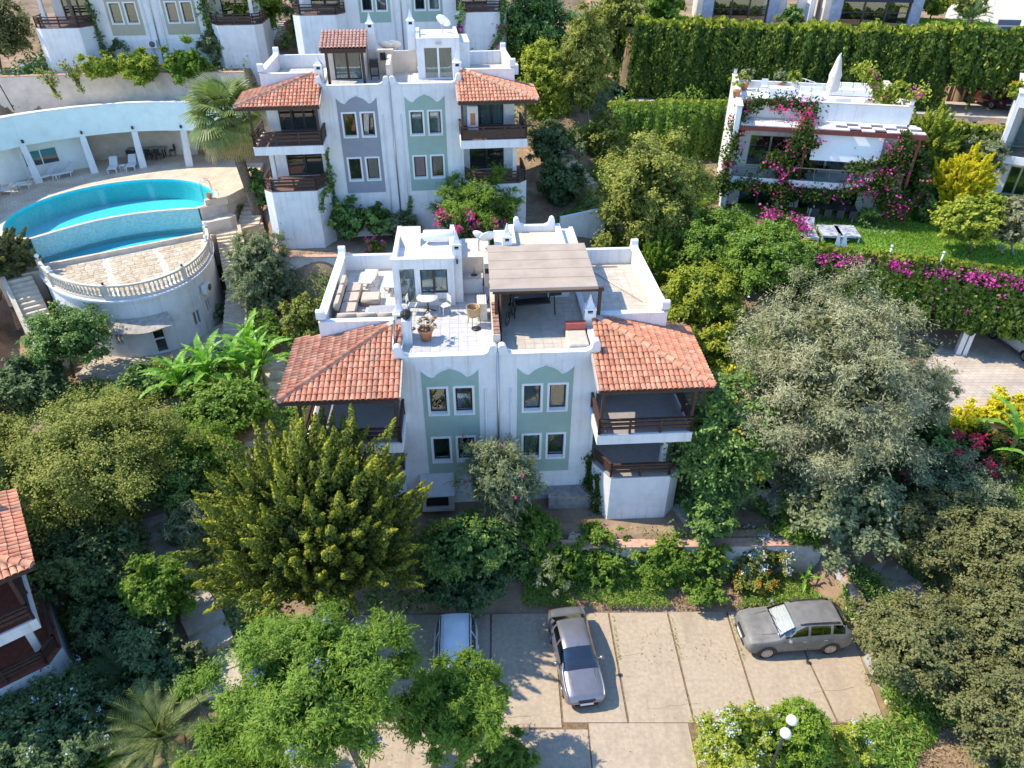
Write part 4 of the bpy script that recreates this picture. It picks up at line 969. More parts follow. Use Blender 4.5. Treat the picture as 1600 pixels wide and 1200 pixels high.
pots_pool = [pot('small terracotta pot on the pool end wall, nearest the water', tuple(PF.W(6.0, 1.0, deck_z+.38)), .20, .34), pot('terracotta pot in the middle of the pool end wall', tuple(PF.W(8.9, 2.5, deck_z+.38)), .20, .34),
             pot('farther terracotta pot on the pool end wall beside the palm', tuple(PF.W(9.6, 3.6, deck_z+.38)), .19, .32)]
# ------------------------------------------------------------------ foliage toolkit
LM = {}
LGAIN = dict(golden=1.4, palm=1.05, palmdead=1.2, dry=1.0, lawn=1.5, grass=1.3, olive=1.5, oak=1.6, sage=1.2, juniper=1.6, banana=1.4, fresh=1.12, vine_lit=1.15, bright=1.5, yellowgreen=1.6, citrus=2.6, blueg=1.9, mid=2.1, vine=.78)
def L_(n, cols, *a, **k): g = LGAIN.get(n, 1.7); LM[n] = leafmat('leaf_'+n, [tuple(min(.75, c*g) for c in q) for q in cols], *a, **k); return LM[n]
L_('olive', [(0.095,0.105,0.045), (0.20,0.20,0.11), (0.32,0.31,0.19)], 0.2, .5, .4)
L_('oak', [(0.05,0.056,0.022), (0.105,0.11,0.042), (0.18,0.178,0.07)], 0.2)
L_('citrus', [(0.022,0.045,0.013), (0.05,0.085,0.02), (0.10,0.145,0.035)], 0.22, .38, .5)
L_('bright', [(0.05,0.095,0.016), (0.115,0.185,0.03), (0.20,0.27,0.05)], 0.35)
L_('fresh', [(0.06,0.12,0.018), (0.145,0.235,0.034), (0.26,0.345,0.06)], 0.4)
L_('mid', [(0.055,0.068,0.016), (0.118,0.13,0.028), (0.21,0.20,0.048)], 0.28)
L_('yellowgreen', [(0.09,0.13,0.02), (0.19,0.22,0.03), (0.33,0.33,0.05)], 0.35)
L_('golden', [(0.26,0.23,0.012), (0.46,0.39,0.02), (0.62,0.50,0.03)], 0.35)
L_('juniper', [(0.026,0.04,0.010), (0.07,0.088,0.016), (0.16,0.17,0.022), (0.42,0.38,0.04)], 0.2)
L_('thuja', [(0.05,0.09,0.012), (0.12,0.18,0.02), (0.22,0.28,0.04)], 0.3)
L_('vine', [(0.022,0.055,0.012), (0.055,0.11,0.018), (0.15,0.20,0.03)], 0.28)  # gain kept low so hanging fronts carry their shade in the colour
L_('vine_lit', [(0.12,0.17,0.02), (0.24,0.28,0.03), (0.36,0.36,0.05)], 0.35)  # lighter copy of the vine tone, puts sunlight on hedge tops into the colour
L_('blueg', [(0.028,0.05,0.022), (0.055,0.085,0.034), (0.10,0.135,0.05)], 0.2)
L_('sage', [(0.10,0.13,0.06), (0.19,0.22,0.11), (0.30,0.32,0.19)], 0.25)
L_('palm', [(0.09,0.14,0.04), (0.20,0.25,0.09), (0.34,0.36,0.17)], 0.3, .4, .5)
L_('palmdead', [(0.22,0.17,0.08), (0.34,0.27,0.13), (0.42,0.36,0.20)], 0.25)
L_('banana', [(0.07,0.17,0.02), (0.14,0.28,0.04), (0.24,0.38,0.07)], 0.4, .35, .5)
L_('dry', [(0.26,0.17,0.09), (0.38,0.27,0.15), (0.48,0.37,0.22)], 0.15)
L_('grass', [(0.08,0.15,0.025), (0.14,0.25,0.035), (0.28,0.33,0.08)], 0.35)
L_('lawn', [(0.09,0.16,0.02), (0.135,0.235,0.028), (0.20,0.30,0.045)], 0.35)
F_pink = leafmat('flower_pink', [(0.50,0.03,0.20), (0.72,0.06,0.32), (0.82,0.20,0.46)], .35, .6, .2)
F_magenta = leafmat('flower_magenta', [(0.38,0.02,0.22), (0.60,0.05,0.36), (0.72,0.16,0.48)], .35, .6, .2)
F_red = leafmat('flower_red', [(0.55,0.02,0.08), (0.72,0.03,0.14), (0.80,0.10,0.20)], .35, .6, .2)
F_white = leafmat('flower_white', [(0.75,0.75,0.72), (0.82,0.82,0.82)], .3, .6, .2)
F_blue = leafmat('flower_pale_blue', [(0.50,0.56,0.80), (0.66,0.72,0.86), (0.78,0.80,0.86)], .3, .6, .2)
F_violet = leafmat('flower_violet', [(0.28,0.26,0.62), (0.42,0.40,0.76)], .3, .6, .2)
F_orange = leafmat('flower_orange', [(0.70,0.22,0.02), (0.80,0.36,0.03)], .3, .6, .2)
F_yellow = leafmat('flower_yellow', [(0.65,0.48,0.02), (0.75,0.60,0.05)], .3, .6, .2)
M_bark = mat('bark', (0.17, 0.13, 0.10), 0.95, 0.1, noise=.3, nscale=6, bump=.8, bscale=20)
M_barkgrey = mat('grey_bark', (0.26, 0.23, 0.20), 0.95, 0.1, noise=.3, nscale=5, bump=.8, bscale=18)

def unit(a): return a/np.maximum(1e-9, np.linalg.norm(a, axis=-1, keepdims=True))
def leaf_mesh(name, C, Nn, T, L, W, rnd, mats, fold=0.0, mi=None, extra=None):
    """C centres, Nn normals, T leaf axis, L/W arrays; diamond leaves"""
    n = len(C); Nn = unit(Nn); T = unit(T - Nn*(T*Nn).sum(1, keepdims=True)); B = np.cross(Nn, T)
    L = np.broadcast_to(L, (n,))[:, None]; W = np.broadcast_to(W, (n,))[:, None]
    V = np.empty((n, 4, 3)); V[:, 0] = C-T*L*.5; V[:, 1] = C+B*W*.5-T*L*.05+Nn*W*fold; V[:, 2] = C+T*L*.5-Nn*L*.12; V[:, 3] = C-B*W*.5-T*L*.05+Nn*W*fold
    V = V.reshape(-1, 3); nv = len(V); F = np.arange(nv); nl = n*4
    ls = np.arange(0, nl, 4); lt = np.full(n, 4); rn = np.clip(rnd, 0.001, .999)
    if extra:   # extra triangle/quad mesh appended (verts, faces quads, rnd)
        ev, ef, er = extra; ef = np.asarray(ef); V = np.concatenate([V, ev]); F = np.concatenate([F, (ef+nv).ravel()])
        k = ef.shape[1]; ls = np.concatenate([ls, nl+np.arange(0, ef.size, k)]); lt = np.concatenate([lt, np.full(len(ef), k)]); rn = np.concatenate([rn, np.full(len(ef), er)])
        if mi is not None: mi = np.concatenate([mi, np.zeros(len(ef), int)])
    me = bpy.data.meshes.new(name); me.vertices.add(len(V)); me.vertices.foreach_set('co', V.astype(np.float32).ravel())
    me.loops.add(len(F)); me.loops.foreach_set('vertex_index', F.astype(np.int32)); me.polygons.add(len(ls)); me.polygons.foreach_set('loop_start', ls.astype(np.int32))
    a = me.attributes.new('rnd', 'FLOAT', 'FACE'); a.data.foreach_set('value', rn.astype(np.float32))
    for m in (mats if isinstance(mats, (list, tuple)) else [mats]): me.materials.append(m)
    if mi is not None: me.polygons.foreach_set('material_index', mi.astype(np.int32))
    me.update(calc_edges=True); return me
def rdir(n): return unit(RNG.normal(size=(n, 3)))
def fib(n):
    i = np.arange(n)+.5; z = 1-2*i/n; r = np.sqrt(1-z*z); a = i*2.399963; return np.stack([r*np.cos(a), r*np.sin(a), z], 1)
_ico = None
def blob(c, r, noise=.12, nu=14, nv=9):
    """lumpy low sphere as quads"""
    U, Vv = np.meshgrid(np.arange(nu)*2*pi/nu, np.linspace(.02, pi-.02, nv)); D = np.stack([np.sin(Vv)*np.cos(U), np.sin(Vv)*np.sin(U), np.cos(Vv)], -1)
    D = D*(1+RNG.uniform(-noise, noise, D.shape[:2]))[..., None]; V = np.array(c)+D*np.array(r); V = V.reshape(-1, 3)
    f = [[i*nu+j, i*nu+(j+1) % nu, (i+1)*nu+(j+1) % nu, (i+1)*nu+j] for i in range(nv-1) for j in range(nu)]
    return V, f
STY = { # leaf length, width, clump radius share, density, up bias, shell
 'broad': dict(L=.17, W=.095, rc=.26, k=1.0, up=.45), 'small': dict(L=.11, W=.07, rc=.22, k=1.5, up=.4), 'olive': dict(L=.17, W=.042, rc=.20, k=1.75, up=.3),
 'oak': dict(L=.12, W=.075, rc=.20, k=1.5, up=.35), 'fine': dict(L=.19, W=.055, rc=.19, k=2.6, up=.35), 'big': dict(L=.32, W=.17, rc=.26, k=.75, up=.6), 'long': dict(L=.34, W=.06, rc=.28, k=1.1, up=.2)}
def crown_points(c, r, style, n, ncl, lower=-.55, spread=(.72, 1.0), clump=None, lumpy=.12):
    """leaf centres, normals, axis directions, tone for a crown of clumps on an ellipsoid"""
    st = STY[style]; d = fib(int(ncl*1.35)); d = d[d[:, 2] > lower]; d = unit(d+RNG.normal(size=d.shape)*.16)
    rr = np.array(r, float); m = len(d); cc = np.array(c)+d*rr*RNG.uniform(*spread, (m, 1))*(1+RNG.normal(size=(m, 1))*lumpy)
    rc = (clump or st['rc'])*rr.mean()*RNG.uniform(.75, 1.3, m); tone = RNG.uniform(0, 1, m)
    # twigs: every clump is a spray of short shoots, leaves strung along them
    w = rc**2; nt = max(m*7, n//9); ti = RNG.choice(m, nt, p=w/w.sum()); out = unit(d/rr*rr.mean())
    e = rdir(nt); e = unit(e+out[ti]*.75+np.array([0, 0, .25])); ln = rc[ti]*RNG.uniform(.45, 1.5, nt); bend = RNG.normal(size=(nt, 3))*.25+np.array([0, 0, -.12])
    idx = RNG.integers(0, nt, n); t = RNG.uniform(.12, 1, n)**.75
    P = cc[ti[idx]]+(e[idx]*t[:, None]+bend[idx]*(t**2)[:, None])*ln[idx][:, None]*np.array([1, 1, .85])+RNG.normal(size=(n, 3))*(.10*rc[ti[idx]])[:, None]
    N = e[idx]*.25+out[ti[idx]]*.25+np.array([0, 0, st['up']+.25])+RNG.normal(size=(n, 3))*.45
    T = e[idx]+bend[idx]*t[:, None]+RNG.normal(size=(n, 3))*.55
    tw = RNG.uniform(0, 1, nt)
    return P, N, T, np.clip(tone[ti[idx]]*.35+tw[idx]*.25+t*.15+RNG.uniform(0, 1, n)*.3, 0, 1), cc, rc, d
def spray_points(c, r, n, ns, lower=-.5, length=.42, upb=.75):
    """conifer sprays: tapering plumes that point outward and up"""
    rr = np.array(r, float); d = fib(int(ns*1.4)); d = d[d[:, 2] > lower]; d = unit(d+RNG.normal(size=d.shape)*.15); m = len(d)
    lf = 1+.15*np.sin(2.3*d[:, :1]*3+1.3)*np.sin(2.9*d[:, 1:2]*3+.4)+.12*np.sin(7*d[:, 2:3]+4*d[:, :1]); p0 = np.array(c)+d*rr*lf*RNG.uniform(.50, .88, (m, 1)); ax = unit(d*.8+np.array([0, 0, upb])+RNG.normal(size=(m, 3))*.2); ln = rr.mean()*length*RNG.uniform(.45, 1.5, m)
    tone = RNG.uniform(0, 1, m); idx = RNG.choice(m, n, p=ln/ln.sum()); t = RNG.uniform(0, 1, n)**.8
    e = rdir(n); a = ax[idx]; e = unit(e-a*(e*a).sum(1, keepdims=True)); w = ln[idx]*.24*(1-t)**.7*np.minimum(1, t*5+.3)*RNG.uniform(.3, 1, n)
    P = p0[idx]+a*(t*ln[idx])[:, None]+e*w[:, None]; N = e*.8+np.array([0, 0, .35])+RNG.normal(size=(n, 3))*.4; T = a*1.0+e*.5+RNG.normal(size=(n, 3))*.25
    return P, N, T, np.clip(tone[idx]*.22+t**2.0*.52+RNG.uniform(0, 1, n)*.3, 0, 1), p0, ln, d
def flowers_mesh(P, size, per, m, spread=.12, N=None):
    n = len(P)*per; C = np.repeat(P, per, 0)+RNG.normal(size=(n, 3))*spread; Nn = rdir(n)+np.array([0, -.25, .8])
    return leaf_mesh('blossom', C, Nn, rdir(n), size*RNG.uniform(.7, 1.3, n), size*RNG.uniform(.7, 1.1, n), RNG.uniform(0, 1, n), m)
def trunk_mesh(base, top, r0, targets, m=None):
    mb = MB(); base = Vector(base); top = Vector(top); mid = base.lerp(top, .5)+Vector((random.uniform(-.2, .2), random.uniform(-.2, .2), 0))
    mb.tube([base, base.lerp(mid, .5), mid, top], [r0*1.25, r0, r0*.85, r0*.6], 8)
    for t in targets: t = Vector(t); s = mid.lerp(top, random.uniform(.2, .9)); q = s.lerp(t, .55)+Vector((0, 0, random.uniform(0, .25))); mb.tube([s, q, t], [r0*.5, r0*.32, r0*.1], 6)
    return mb
NPL = [0]
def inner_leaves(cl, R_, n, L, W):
    """larger leaves so the crown is not hollow, toned darker as painted inner shade"""
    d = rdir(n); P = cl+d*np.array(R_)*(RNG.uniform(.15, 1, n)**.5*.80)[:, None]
    return P, rdir(n)+d*.6+np.array([0, 0, .4]), rdir(n), L*RNG.uniform(1.3, 2.4, n), W*RNG.uniform(1.6, 2.8, n), RNG.uniform(0, .25, n)  # lowest tones only, standing for shade inside the crown
def plant(name, label, cat, box, base=None, leaf='bright', style='broad', dep=1.0, trunk='trunk', flowers=None, n=None, ncl=None, lower=-.55, group=None, spray=None, bark=None, r0=None, clump=None, kz=1.0, zlim=True, lumpy=.12, ls=1.0, core=.66, Y=None, spread=(.72, 1.0)):
    """box = (left, top, right, bottom) of the crown in photo pixels, base = pixel where the stem meets the ground"""
    l, t, r, b = box; cx, cy = (l+r)/2, (t+b)/2
    base = base or (cx, b-.18*(b-t)); B = G(*base)
    if Y is not None: B = np.array(aty(base[0], base[1], Y)); B[2] = gz1(B[0], B[1])
    d = ray(cx, cy); q = CO+d*(B[1]/d[1]); D = depth_of(q); rx = (r-l)/2*D/FPX; a = (b-t)/2*D/FPX; phi = math.asin(-d[2]/np.linalg.norm(d))
    ry = rx*dep
    v = a*a-(ry*sin(phi))**2
    if v < (0.35*a)**2: ry = sqrt(max(.05, a*a*(1-.35**2)))/sin(phi); ry = min(ry, rx*dep); v = max((0.35*a)**2, a*a-(ry*sin(phi))**2)
    rz = sqrt(v)/cos(phi)*kz
    g = gz1(q[0], q[1])
    if zlim and q[2]-rz*.75 < g: pass
    B[0], B[2] = B[0], gz1(B[0], B[1])
    T = thing(name, label, cat, tuple(B), 0, group); cl = q-B
    sh = .88 if spray else .93
    rx, ry, rz = rx*sh, ry*sh, rz*sh
    st = STY[style]; area = pi*(r-l)*(b-t)/4; f = D/30.0; sc = max(.75, f**.75)*ls
    if n and not spray and style not in ('fine', 'olive'): n = int(n*1.45)
    n = n or int(np.clip(area*.62*st['k']*.135*.095/(st['L']*st['W']*7.0*(sc**2)/(f**2)*.14), 700, 60000))
    ncl = ncl or int(np.clip(area/260, 14, 130)); R_ = (rx, ry, rz)
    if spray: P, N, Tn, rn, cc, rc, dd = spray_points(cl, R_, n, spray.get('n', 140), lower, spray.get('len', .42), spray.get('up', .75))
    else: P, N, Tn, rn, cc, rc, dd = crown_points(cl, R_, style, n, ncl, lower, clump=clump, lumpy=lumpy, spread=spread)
    ll = st['L']*sc*RNG.uniform(.7, 1.25, n); ww = st['W']*sc*RNG.uniform(.75, 1.2, n)
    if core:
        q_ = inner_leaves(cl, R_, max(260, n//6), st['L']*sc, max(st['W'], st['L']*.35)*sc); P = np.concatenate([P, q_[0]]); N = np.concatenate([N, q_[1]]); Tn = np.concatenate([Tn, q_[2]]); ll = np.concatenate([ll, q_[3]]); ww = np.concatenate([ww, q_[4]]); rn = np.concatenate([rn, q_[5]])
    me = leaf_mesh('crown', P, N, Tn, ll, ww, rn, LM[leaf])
    part(me, 'crown' if trunk == 'trunk' else 'foliage', None, T)
    sel = cc[RNG.choice(len(cc), min(len(cc), 6), replace=False)]
    if trunk:
        rt = r0 or max(.04, rx*.055)
        part(trunk_mesh((0, 0, -.15), tuple(cl*.85 if trunk == 'trunk' else cl*.5), rt, [tuple(v) for v in sel]), trunk, bark or M_bark, T)
    if flowers:
        fm, cnt, size, per, spr = flowers; k = RNG.choice(n, cnt); o = unit((P[k]-cl)/np.array(R_))
        fp = P[k]+o*.10
        up = (o[:, 2] > -.35); part(flowers_mesh(fp[up], size, per, fm, spr), 'blossom', None, T, kind='stuff')
    NPL[0] += n
    return T, B, cl, R_

def quad_sheet(rows, m, name, parent=None, kind=None):
    """rows of points -> backing mesh"""
    n = len(rows[0]); V = [tuple(p) for rw in rows for p in rw]; F = [(i*n+j, i*n+j+1, (i+1)*n+j+1, (i+1)*n+j) for i in range(len(rows)-1) for j in range(n-1)]
    return part(MB().add(V, F), name, m, parent, kind=kind) if parent else None
M_vineback = mat('vine_gap_shade', (0.030, 0.028, 0.016), .95, .1, noise=.3, nscale=3)  # near-black backing colour stands for shade between the leaves
def vine_sheet(name, label, cat, top, prof, n, leaf='vine', leaf2='vine_lit', L=.30, W=.20, flowers=None, group=None, drape=0, thick=.35, tipmix=.25, dl=(.8, 2.6)):
    """foliage hanging along the polyline `top` (world points). prof: list of (outward, down) the sheet follows; outward is to the camera side"""
    top = [np.array(p, float) for p in top]; o0 = top[0]; T = thing(name, label, cat, tuple(o0), 0, group)
    seg = np.array([np.linalg.norm(top[i+1]-top[i]) for i in range(len(top)-1)]); cs = np.concatenate([[0], np.cumsum(seg)]); Ltot = cs[-1]
    pr = np.array(prof, float); ps = np.concatenate([[0], np.cumsum(np.hypot(*np.diff(pr, axis=0).T))]); Pt = ps[-1]
    def surf(u, v):
        k = np.clip(np.searchsorted(cs, u*Ltot, side='right')-1, 0, len(seg)-1); t = (u*Ltot-cs[k])/seg[k]; A = np.array(top)[k]; Bq = np.array(top)[k+1]; p = A+(Bq-A)*t[:, None]
        d = unit((Bq-A)*np.array([1, 1, 0])); o = np.stack([d[:, 1], -d[:, 0], np.zeros(len(d))], 1); flip = o[:, 1] > 0; o[flip] *= -1
        ow = np.interp(v*Pt, ps, pr[:, 0]); dn = np.interp(v*Pt, ps, pr[:, 1]); return p+o*ow[:, None]-np.array([0, 0, 1])*dn[:, None], o
    u = RNG.uniform(0, 1, n); v = RNG.uniform(0, 1, n); P, o = surf(u, v)
    dn_ = np.interp(v*Pt+.05, ps, pr[:, 1])-np.interp(v*Pt-.05, ps, pr[:, 1]); flat = 1-np.clip(np.abs(dn_)/.1, 0, 1)
    bump = .55*np.sin(u*Ltot*1.1+v*2+np.sin(u*Ltot*.37)*2)+.35*np.sin(u*Ltot*2.9+np.sin(v*7)*1.2)+.3*np.sin(u*Ltot*6.7+v*5)
    P = P+o*(bump*thick*.62+RNG.uniform(-.5, 1, n)*thick*.5)[:, None]+np.array([0, 0, 1])*(flat*(RNG.uniform(0, 1, n)*.7+.45*bump)*thick)[:, None]
    N = o*.7+np.array([0, 0, .45])+RNG.normal(size=(n, 3))*.45; Tn = np.array([0, 0, -1.])*.9+RNG.normal(size=(n, 3))*.5+o*.3
    rn = np.clip(.5*RNG.uniform(0, 1, n)+.35*(.5+bump*.5)+.1, 0, 1); mi = ((RNG.uniform(0, 1, n) < np.where(v < .17, .85, tipmix*.12))).astype(int)  # top strip mostly takes the lighter tone, painting in sun from above
    Ls = L*RNG.uniform(.7, 1.3, n)
    # hanging streamers
    if drape:
        su = RNG.uniform(0, 1, drape); sl = RNG.uniform(*dl, drape); sv = RNG.uniform(.1, .8, drape); q = 34; U = np.repeat(su, q); Pd, od = surf(U+RNG.normal(size=len(U))*.15/Ltot, np.repeat(sv, q))
        Pd = Pd-np.array([0, 0, 1])*(np.tile(np.linspace(0, 1, q), drape)*np.repeat(sl, q))[:, None]+od*(thick*.6+RNG.normal(size=(len(U), 1))*.05)
        P = np.concatenate([P, Pd]); N = np.concatenate([N, od*.8+np.array([0, 0, .4])+RNG.normal(size=Pd.shape)*.4]); Tn = np.concatenate([Tn, np.array([0, 0, -1.])+RNG.normal(size=Pd.shape)*.4])
        rn = np.concatenate([rn, RNG.uniform(.4, 1, len(U))]); mi = np.concatenate([mi, (RNG.uniform(0, 1, len(U)) < .14).astype(int)]); Ls = np.concatenate([Ls, L*.8*RNG.uniform(.7, 1.2, len(U))])
    P = P-o0
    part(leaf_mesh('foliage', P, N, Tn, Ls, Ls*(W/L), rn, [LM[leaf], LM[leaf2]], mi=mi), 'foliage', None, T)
    # dark sheet behind the leaves, so the gaps read as deep shade
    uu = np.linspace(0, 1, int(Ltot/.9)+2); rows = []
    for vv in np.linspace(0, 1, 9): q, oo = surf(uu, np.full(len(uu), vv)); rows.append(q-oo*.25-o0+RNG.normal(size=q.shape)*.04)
    quad_sheet(rows, M_vineback, 'shade_backing', T)
    if flowers:
        for fm, cnt, size, per, spr, v0, v1 in flowers:
            cl = RNG.uniform(0, 1, max(3, cnt//5)); fu = np.clip(cl[RNG.integers(0, len(cl), cnt)]+RNG.normal(size=cnt)*.9/Ltot, 0, 1); fp, fo = surf(fu, RNG.uniform(v0, v1, cnt))
            part(flowers_mesh(fp+fo*(thick*.75)+np.array([0, 0, .15])-o0, size, per, fm, spr), 'blossom', None, T, kind='stuff')
    NPL[0] += n; return T
def strand(name, label, pxpath_world, n, leaf, L, W, rad, flowers=None, cat='climber', group=None, stem=.03):
    """climbing or trailing growth along world polylines"""
    o0 = np.array(pxpath_world[0][0], float); T = thing(name, label, cat, tuple(o0), 0, group); P = []; st = MB()
    tot = sum(np.linalg.norm(np.diff(np.array(pp, float), axis=0), axis=1).sum() for pp in pxpath_world)
    for pp in pxpath_world:
        pp = np.array(pp, float)-o0; s = np.linalg.norm(np.diff(pp, axis=0), axis=1); cs = np.concatenate([[0], np.cumsum(s)]); k = max(8, int(n*cs[-1]/tot)); t = RNG.uniform(0, cs[-1], k)
        q = np.stack([np.interp(t, cs, pp[:, j]) for j in range(3)], 1); P.append(q+RNG.normal(size=q.shape)*rad*(.6+.4*np.sin(t*3.1))[:, None])
        st.tube([tuple(v) for v in pp], stem, 5)
    P = np.concatenate(P); k = len(P)
    part(leaf_mesh('foliage', P, rdir(k)+np.array([-.2, -.5, .9]), rdir(k)+np.array([0, 0, -.4]), L*RNG.uniform(.7, 1.3, k), W*RNG.uniform(.7, 1.2, k), RNG.uniform(0, 1, k), LM[leaf]), 'foliage', None, T)
    part(st, 'stem', M_bark, T)
    if flowers:
        fm, cnt, size, per, spr = flowers; i = RNG.choice(k, max(2, cnt//6)); fp = np.repeat(P[i], 6, 0)+RNG.normal(size=(len(i)*6, 3))*rad*.8
        part(flowers_mesh(fp, size, per, fm, spr), 'blossom', None, T, kind='stuff')
    NPL[0] += k; return T
# ------------------------------------------------------------------ right-hand villa, vine walls, carports, far houses
VF = Frame((15.98, 47.71, 8.5), -12.7)
M_slabpale = mat('pale_slab', (.70, .66, .62), .8, .2, noise=.08, nscale=3)
M_redbrown = mat('redbrown_timber', (.20, .055, .045), .6, .3, noise=.2, nscale=6)
M_cloth = mat('white_cloth', (.80, .79, .77), .95, .1, noise=.04, nscale=5)
M_awning = mat('white_blind', (.78, .80, .80), .9, .1, noise=.03, nscale=3)
vl = thing('villa', 'white flat-roofed villa overgrown with pink bougainvillea at upper right', 'house', tuple(VF.o), VF.a)
w = MB()
w.grid_wall(-1.3, 9.0, -.6, 2.2, 0, .25, [(-.35, 2.1, .02, 1.75), (3.6, 7.2, .02, 1.9)]); w.grid_wall(-1.3, 9.0, 2.2, 6.9, 0, .25, [(-.3, 2.4, 2.66, 4.75), (3.4, 7.3, 2.66, 4.9)])
w.box(-1.6, -1.3, -2.2, 7.8, -.6, 6.95); w.box(8.75, 9.0, .25, 7.8, -.6, 6.9); w.box(-1.3, 9.0, 7.55, 7.8, -.6, 6.6); w.box(-1.3, 8.75, .25, 7.55, 5.95, 6.1)
part(w, 'wall', M_white, vl)
part(MB().box(-1.65, -1.25, -2.25, 7.85, 6.951, 7.0).box(-1.25, 9.05, -.05, .30, 6.901, 6.96).box(8.70, 9.05, .30, 7.85, 6.901, 6.96), 'coping', M_cream, vl)
part(MB().box(-1.3, 9.0, -2.2, -.001, 2.2, 2.62), 'balcony_slab', M_white, vl)
part(MB().box(-1.3, 9.4, -.35, -.03, 5.72, 5.86), 'pergola_slab', M_slabpale, vl)
# chequered pergola roof: beams with alternate infill panels
for i in range(15):
    x = -1.2+i*.72
    for j in range(3):
        if x > 4.2 and (i+j) % 2: continue
        y = -.36-j*.55
        part(MB().box(x, x+.70, y-.53, y, 5.76, 5.84), 'roof_panel', M_slabpale, vl)
for y in (-.36, -.91, -1.46, -2.02): part(MB().box(-1.3, 9.6, y-.03, y+.03, 5.60, 5.755), 'pergola_beam', M_redbrown, vl)
part(MB().box(-1.35, 9.65, -2.12, -2.06, 5.52, 5.80), 'pergola_fascia', M_redbrown, vl)
for x in (2.9, 9.3): part(MB().box(x-.08, x+.08, -2.1, -1.94, 2.62, 5.6), 'pergola_post', M_redbrown, vl)
glazed_door(vl, -.3, 2.4, 2.66, 4.75, .10, 2, M_metal, back=True); glazed_door(vl, 3.4, 7.3, 2.66, 4.9, .10, 3, M_metal, back=True)
glazed_door(vl, -.35, 2.1, .02, 1.75, .10, 2, mat('green_frame', (.05, .16, .13), .5), back=True, name='green_door'); glazed_door(vl, 3.6, 7.2, .02, 1.9, .10, 3, M_sash)
bl = MB(); vs = []
for k in range(13): t = k/12; vs += [(3.3, -1.86-.25*t, 5.5-1.55*t), (7.35, -1.86-.25*t, 5.5-1.55*t)]
part(bl.add(vs, [(2*k, 2*k+1, 2*k+3, 2*k+2) for k in range(12)]), 'roller_blind', M_awning, vl)
rl = link('glass_railing', None, vl)
for k in range(6):
    x0 = -1.25+k*1.72; part(MB().box(x0, x0+1.66, -2.16, -2.14, 2.66, 3.4), 'pane', glassmat('clear_rail_glass', (.9, .95, .95), .04), rl)
part(MB().box(-1.3, 9.0, -2.18, -2.12, 3.4, 3.45), 'handrail', M_metal, rl)
bq = thing('balcony_table', 'glass table with a steel frame on the villa balcony', 'table', tuple(VF.W(4.3, -1.4, 2.62)), VF.a)
part(MB().box(-.5, .5, -.4, .4, .72, .74), 'tabletop', M_glass, bq)
for sx in (-.46, .46):
    for sy in (-.36, .36): part(MB().box(sx-.025, sx+.025, sy-.025, sy+.025, 0, .72), 'leg', M_metal, bq)
part(MB().grid_wall(-.52, .52, -.42, .42, 0, .03, [(-.46, .46, -.36, .36)]), 'frame', M_metal, bq).matrix_local = Matrix.Translation((0, 0, .72)) @ Matrix.Rotation(-pi/2, 4, 'X')
struct(MB().prism([(-.5, -.02), (9.0, -.02), (9.6, -2.2), (9.0, -3.6), (2.5, -3.6), (-.5, -2.0)], -.25, .06), 'patio', mat('patio_paving', (.40, .38, .36), .8, .2, noise=.12, nscale=3), tuple(VF.o), VF.a)
gt = thing('garden_table', 'long white-legged dining table in the shade under the bougainvillea', 'table', tuple(VF.W(5.5, -1.4, .06)), VF.a)
part(MB().box(-1.5, 1.5, -.5, .5, .71, .76), 'tabletop', M_dark, gt)
for sx in (-1.35, 1.35):
    for sy in (-.42, .42): part(MB().box(sx-.05, sx+.05, sy-.05, sy+.05, 0, .71), 'leg', M_whiteclean, gt)
gc = None
for i in range(8):
    x = 4.35+(i % 4)*.77; y = -1.4+(.85 if i < 4 else -.85); lab = 'dark garden chair %s the long table under the bougainvillea, %s' % ('behind' if i < 4 else 'in front of', ['first from the left', 'second from the left', 'third from the left', 'rightmost'][i % 4])
    if gc is None: gc = chair_plain(lab, tuple(VF.W(x, y, .06)), VF.a, M_dark, 'dark chairs at the villa table')
    else: dup(gc, tuple(VF.W(x, y, .06)), VF.a+(0 if i < 4 else pi), lab)
# roof terrace furniture
RZ = 6.1
def vsolo(mb, name, m, label, cat, x, y, z=RZ, rz=0, group=None): return solo(mb, name, m, label, cat, group, tuple(VF.W(x, y, z)), VF.a+rz)
def sofa(label, x, y, w, d, rz=0):
    t = thing('sofa', label, 'sofa', tuple(VF.W(x, y, RZ)), VF.a+rz); part(MB().box(-w/2, w/2, -d/2, d/2, .05, .28), 'base', M_whiteclean, t)
    n = max(1, round(w/.75))
    for k in range(n): part(MB().box(-w/2+.02+k*w/n, -w/2+(k+1)*w/n-.02, -d/2+.02, d/2-.16, .28, .44), 'seat_cushion', M_cloth, t); part(MB().box(-w/2+.03+k*w/n, -w/2+(k+1)*w/n-.03, d/2-.2, d/2, .30, .78), 'back_cushion', M_cloth, t)
    return t
sofa('long white outdoor sofa along the back edge of the villa roof', 6.6, 6.6, 3.2, .85); sofa('white armchair at the front of the villa roof beside the parasol', 5.2, 2.2, 1.0, .85, pi); sofa('white two-seat sofa near the roof corner plant', 7.2, 2.3, 1.5, .85, pi); sofa('white ottoman sofa in the middle of the villa roof', 3.6, 4.6, 1.5, .9)
tbl = thing('roof_table', 'white cloth-covered table on the left half of the villa roof', 'table', tuple(VF.W(1.6, 4.4, RZ)), VF.a); part(MB().box(-.8, .8, -.5, .5, .70, .75), 'tabletop', M_whiteclean, tbl); part(MB().grid_wall(-.82, .82, .2, .752, -.52, -.50).grid_wall(-.82, .82, .2, .752, .50, .52), 'tablecloth', M_cloth, tbl)
for sx in (-.7, .7):
    for sy in (-.4, .4): part(MB().box(sx-.03, sx+.03, sy-.03, sy+.03, 0, .7), 'leg', M_whiteclean, tbl)
wc = None
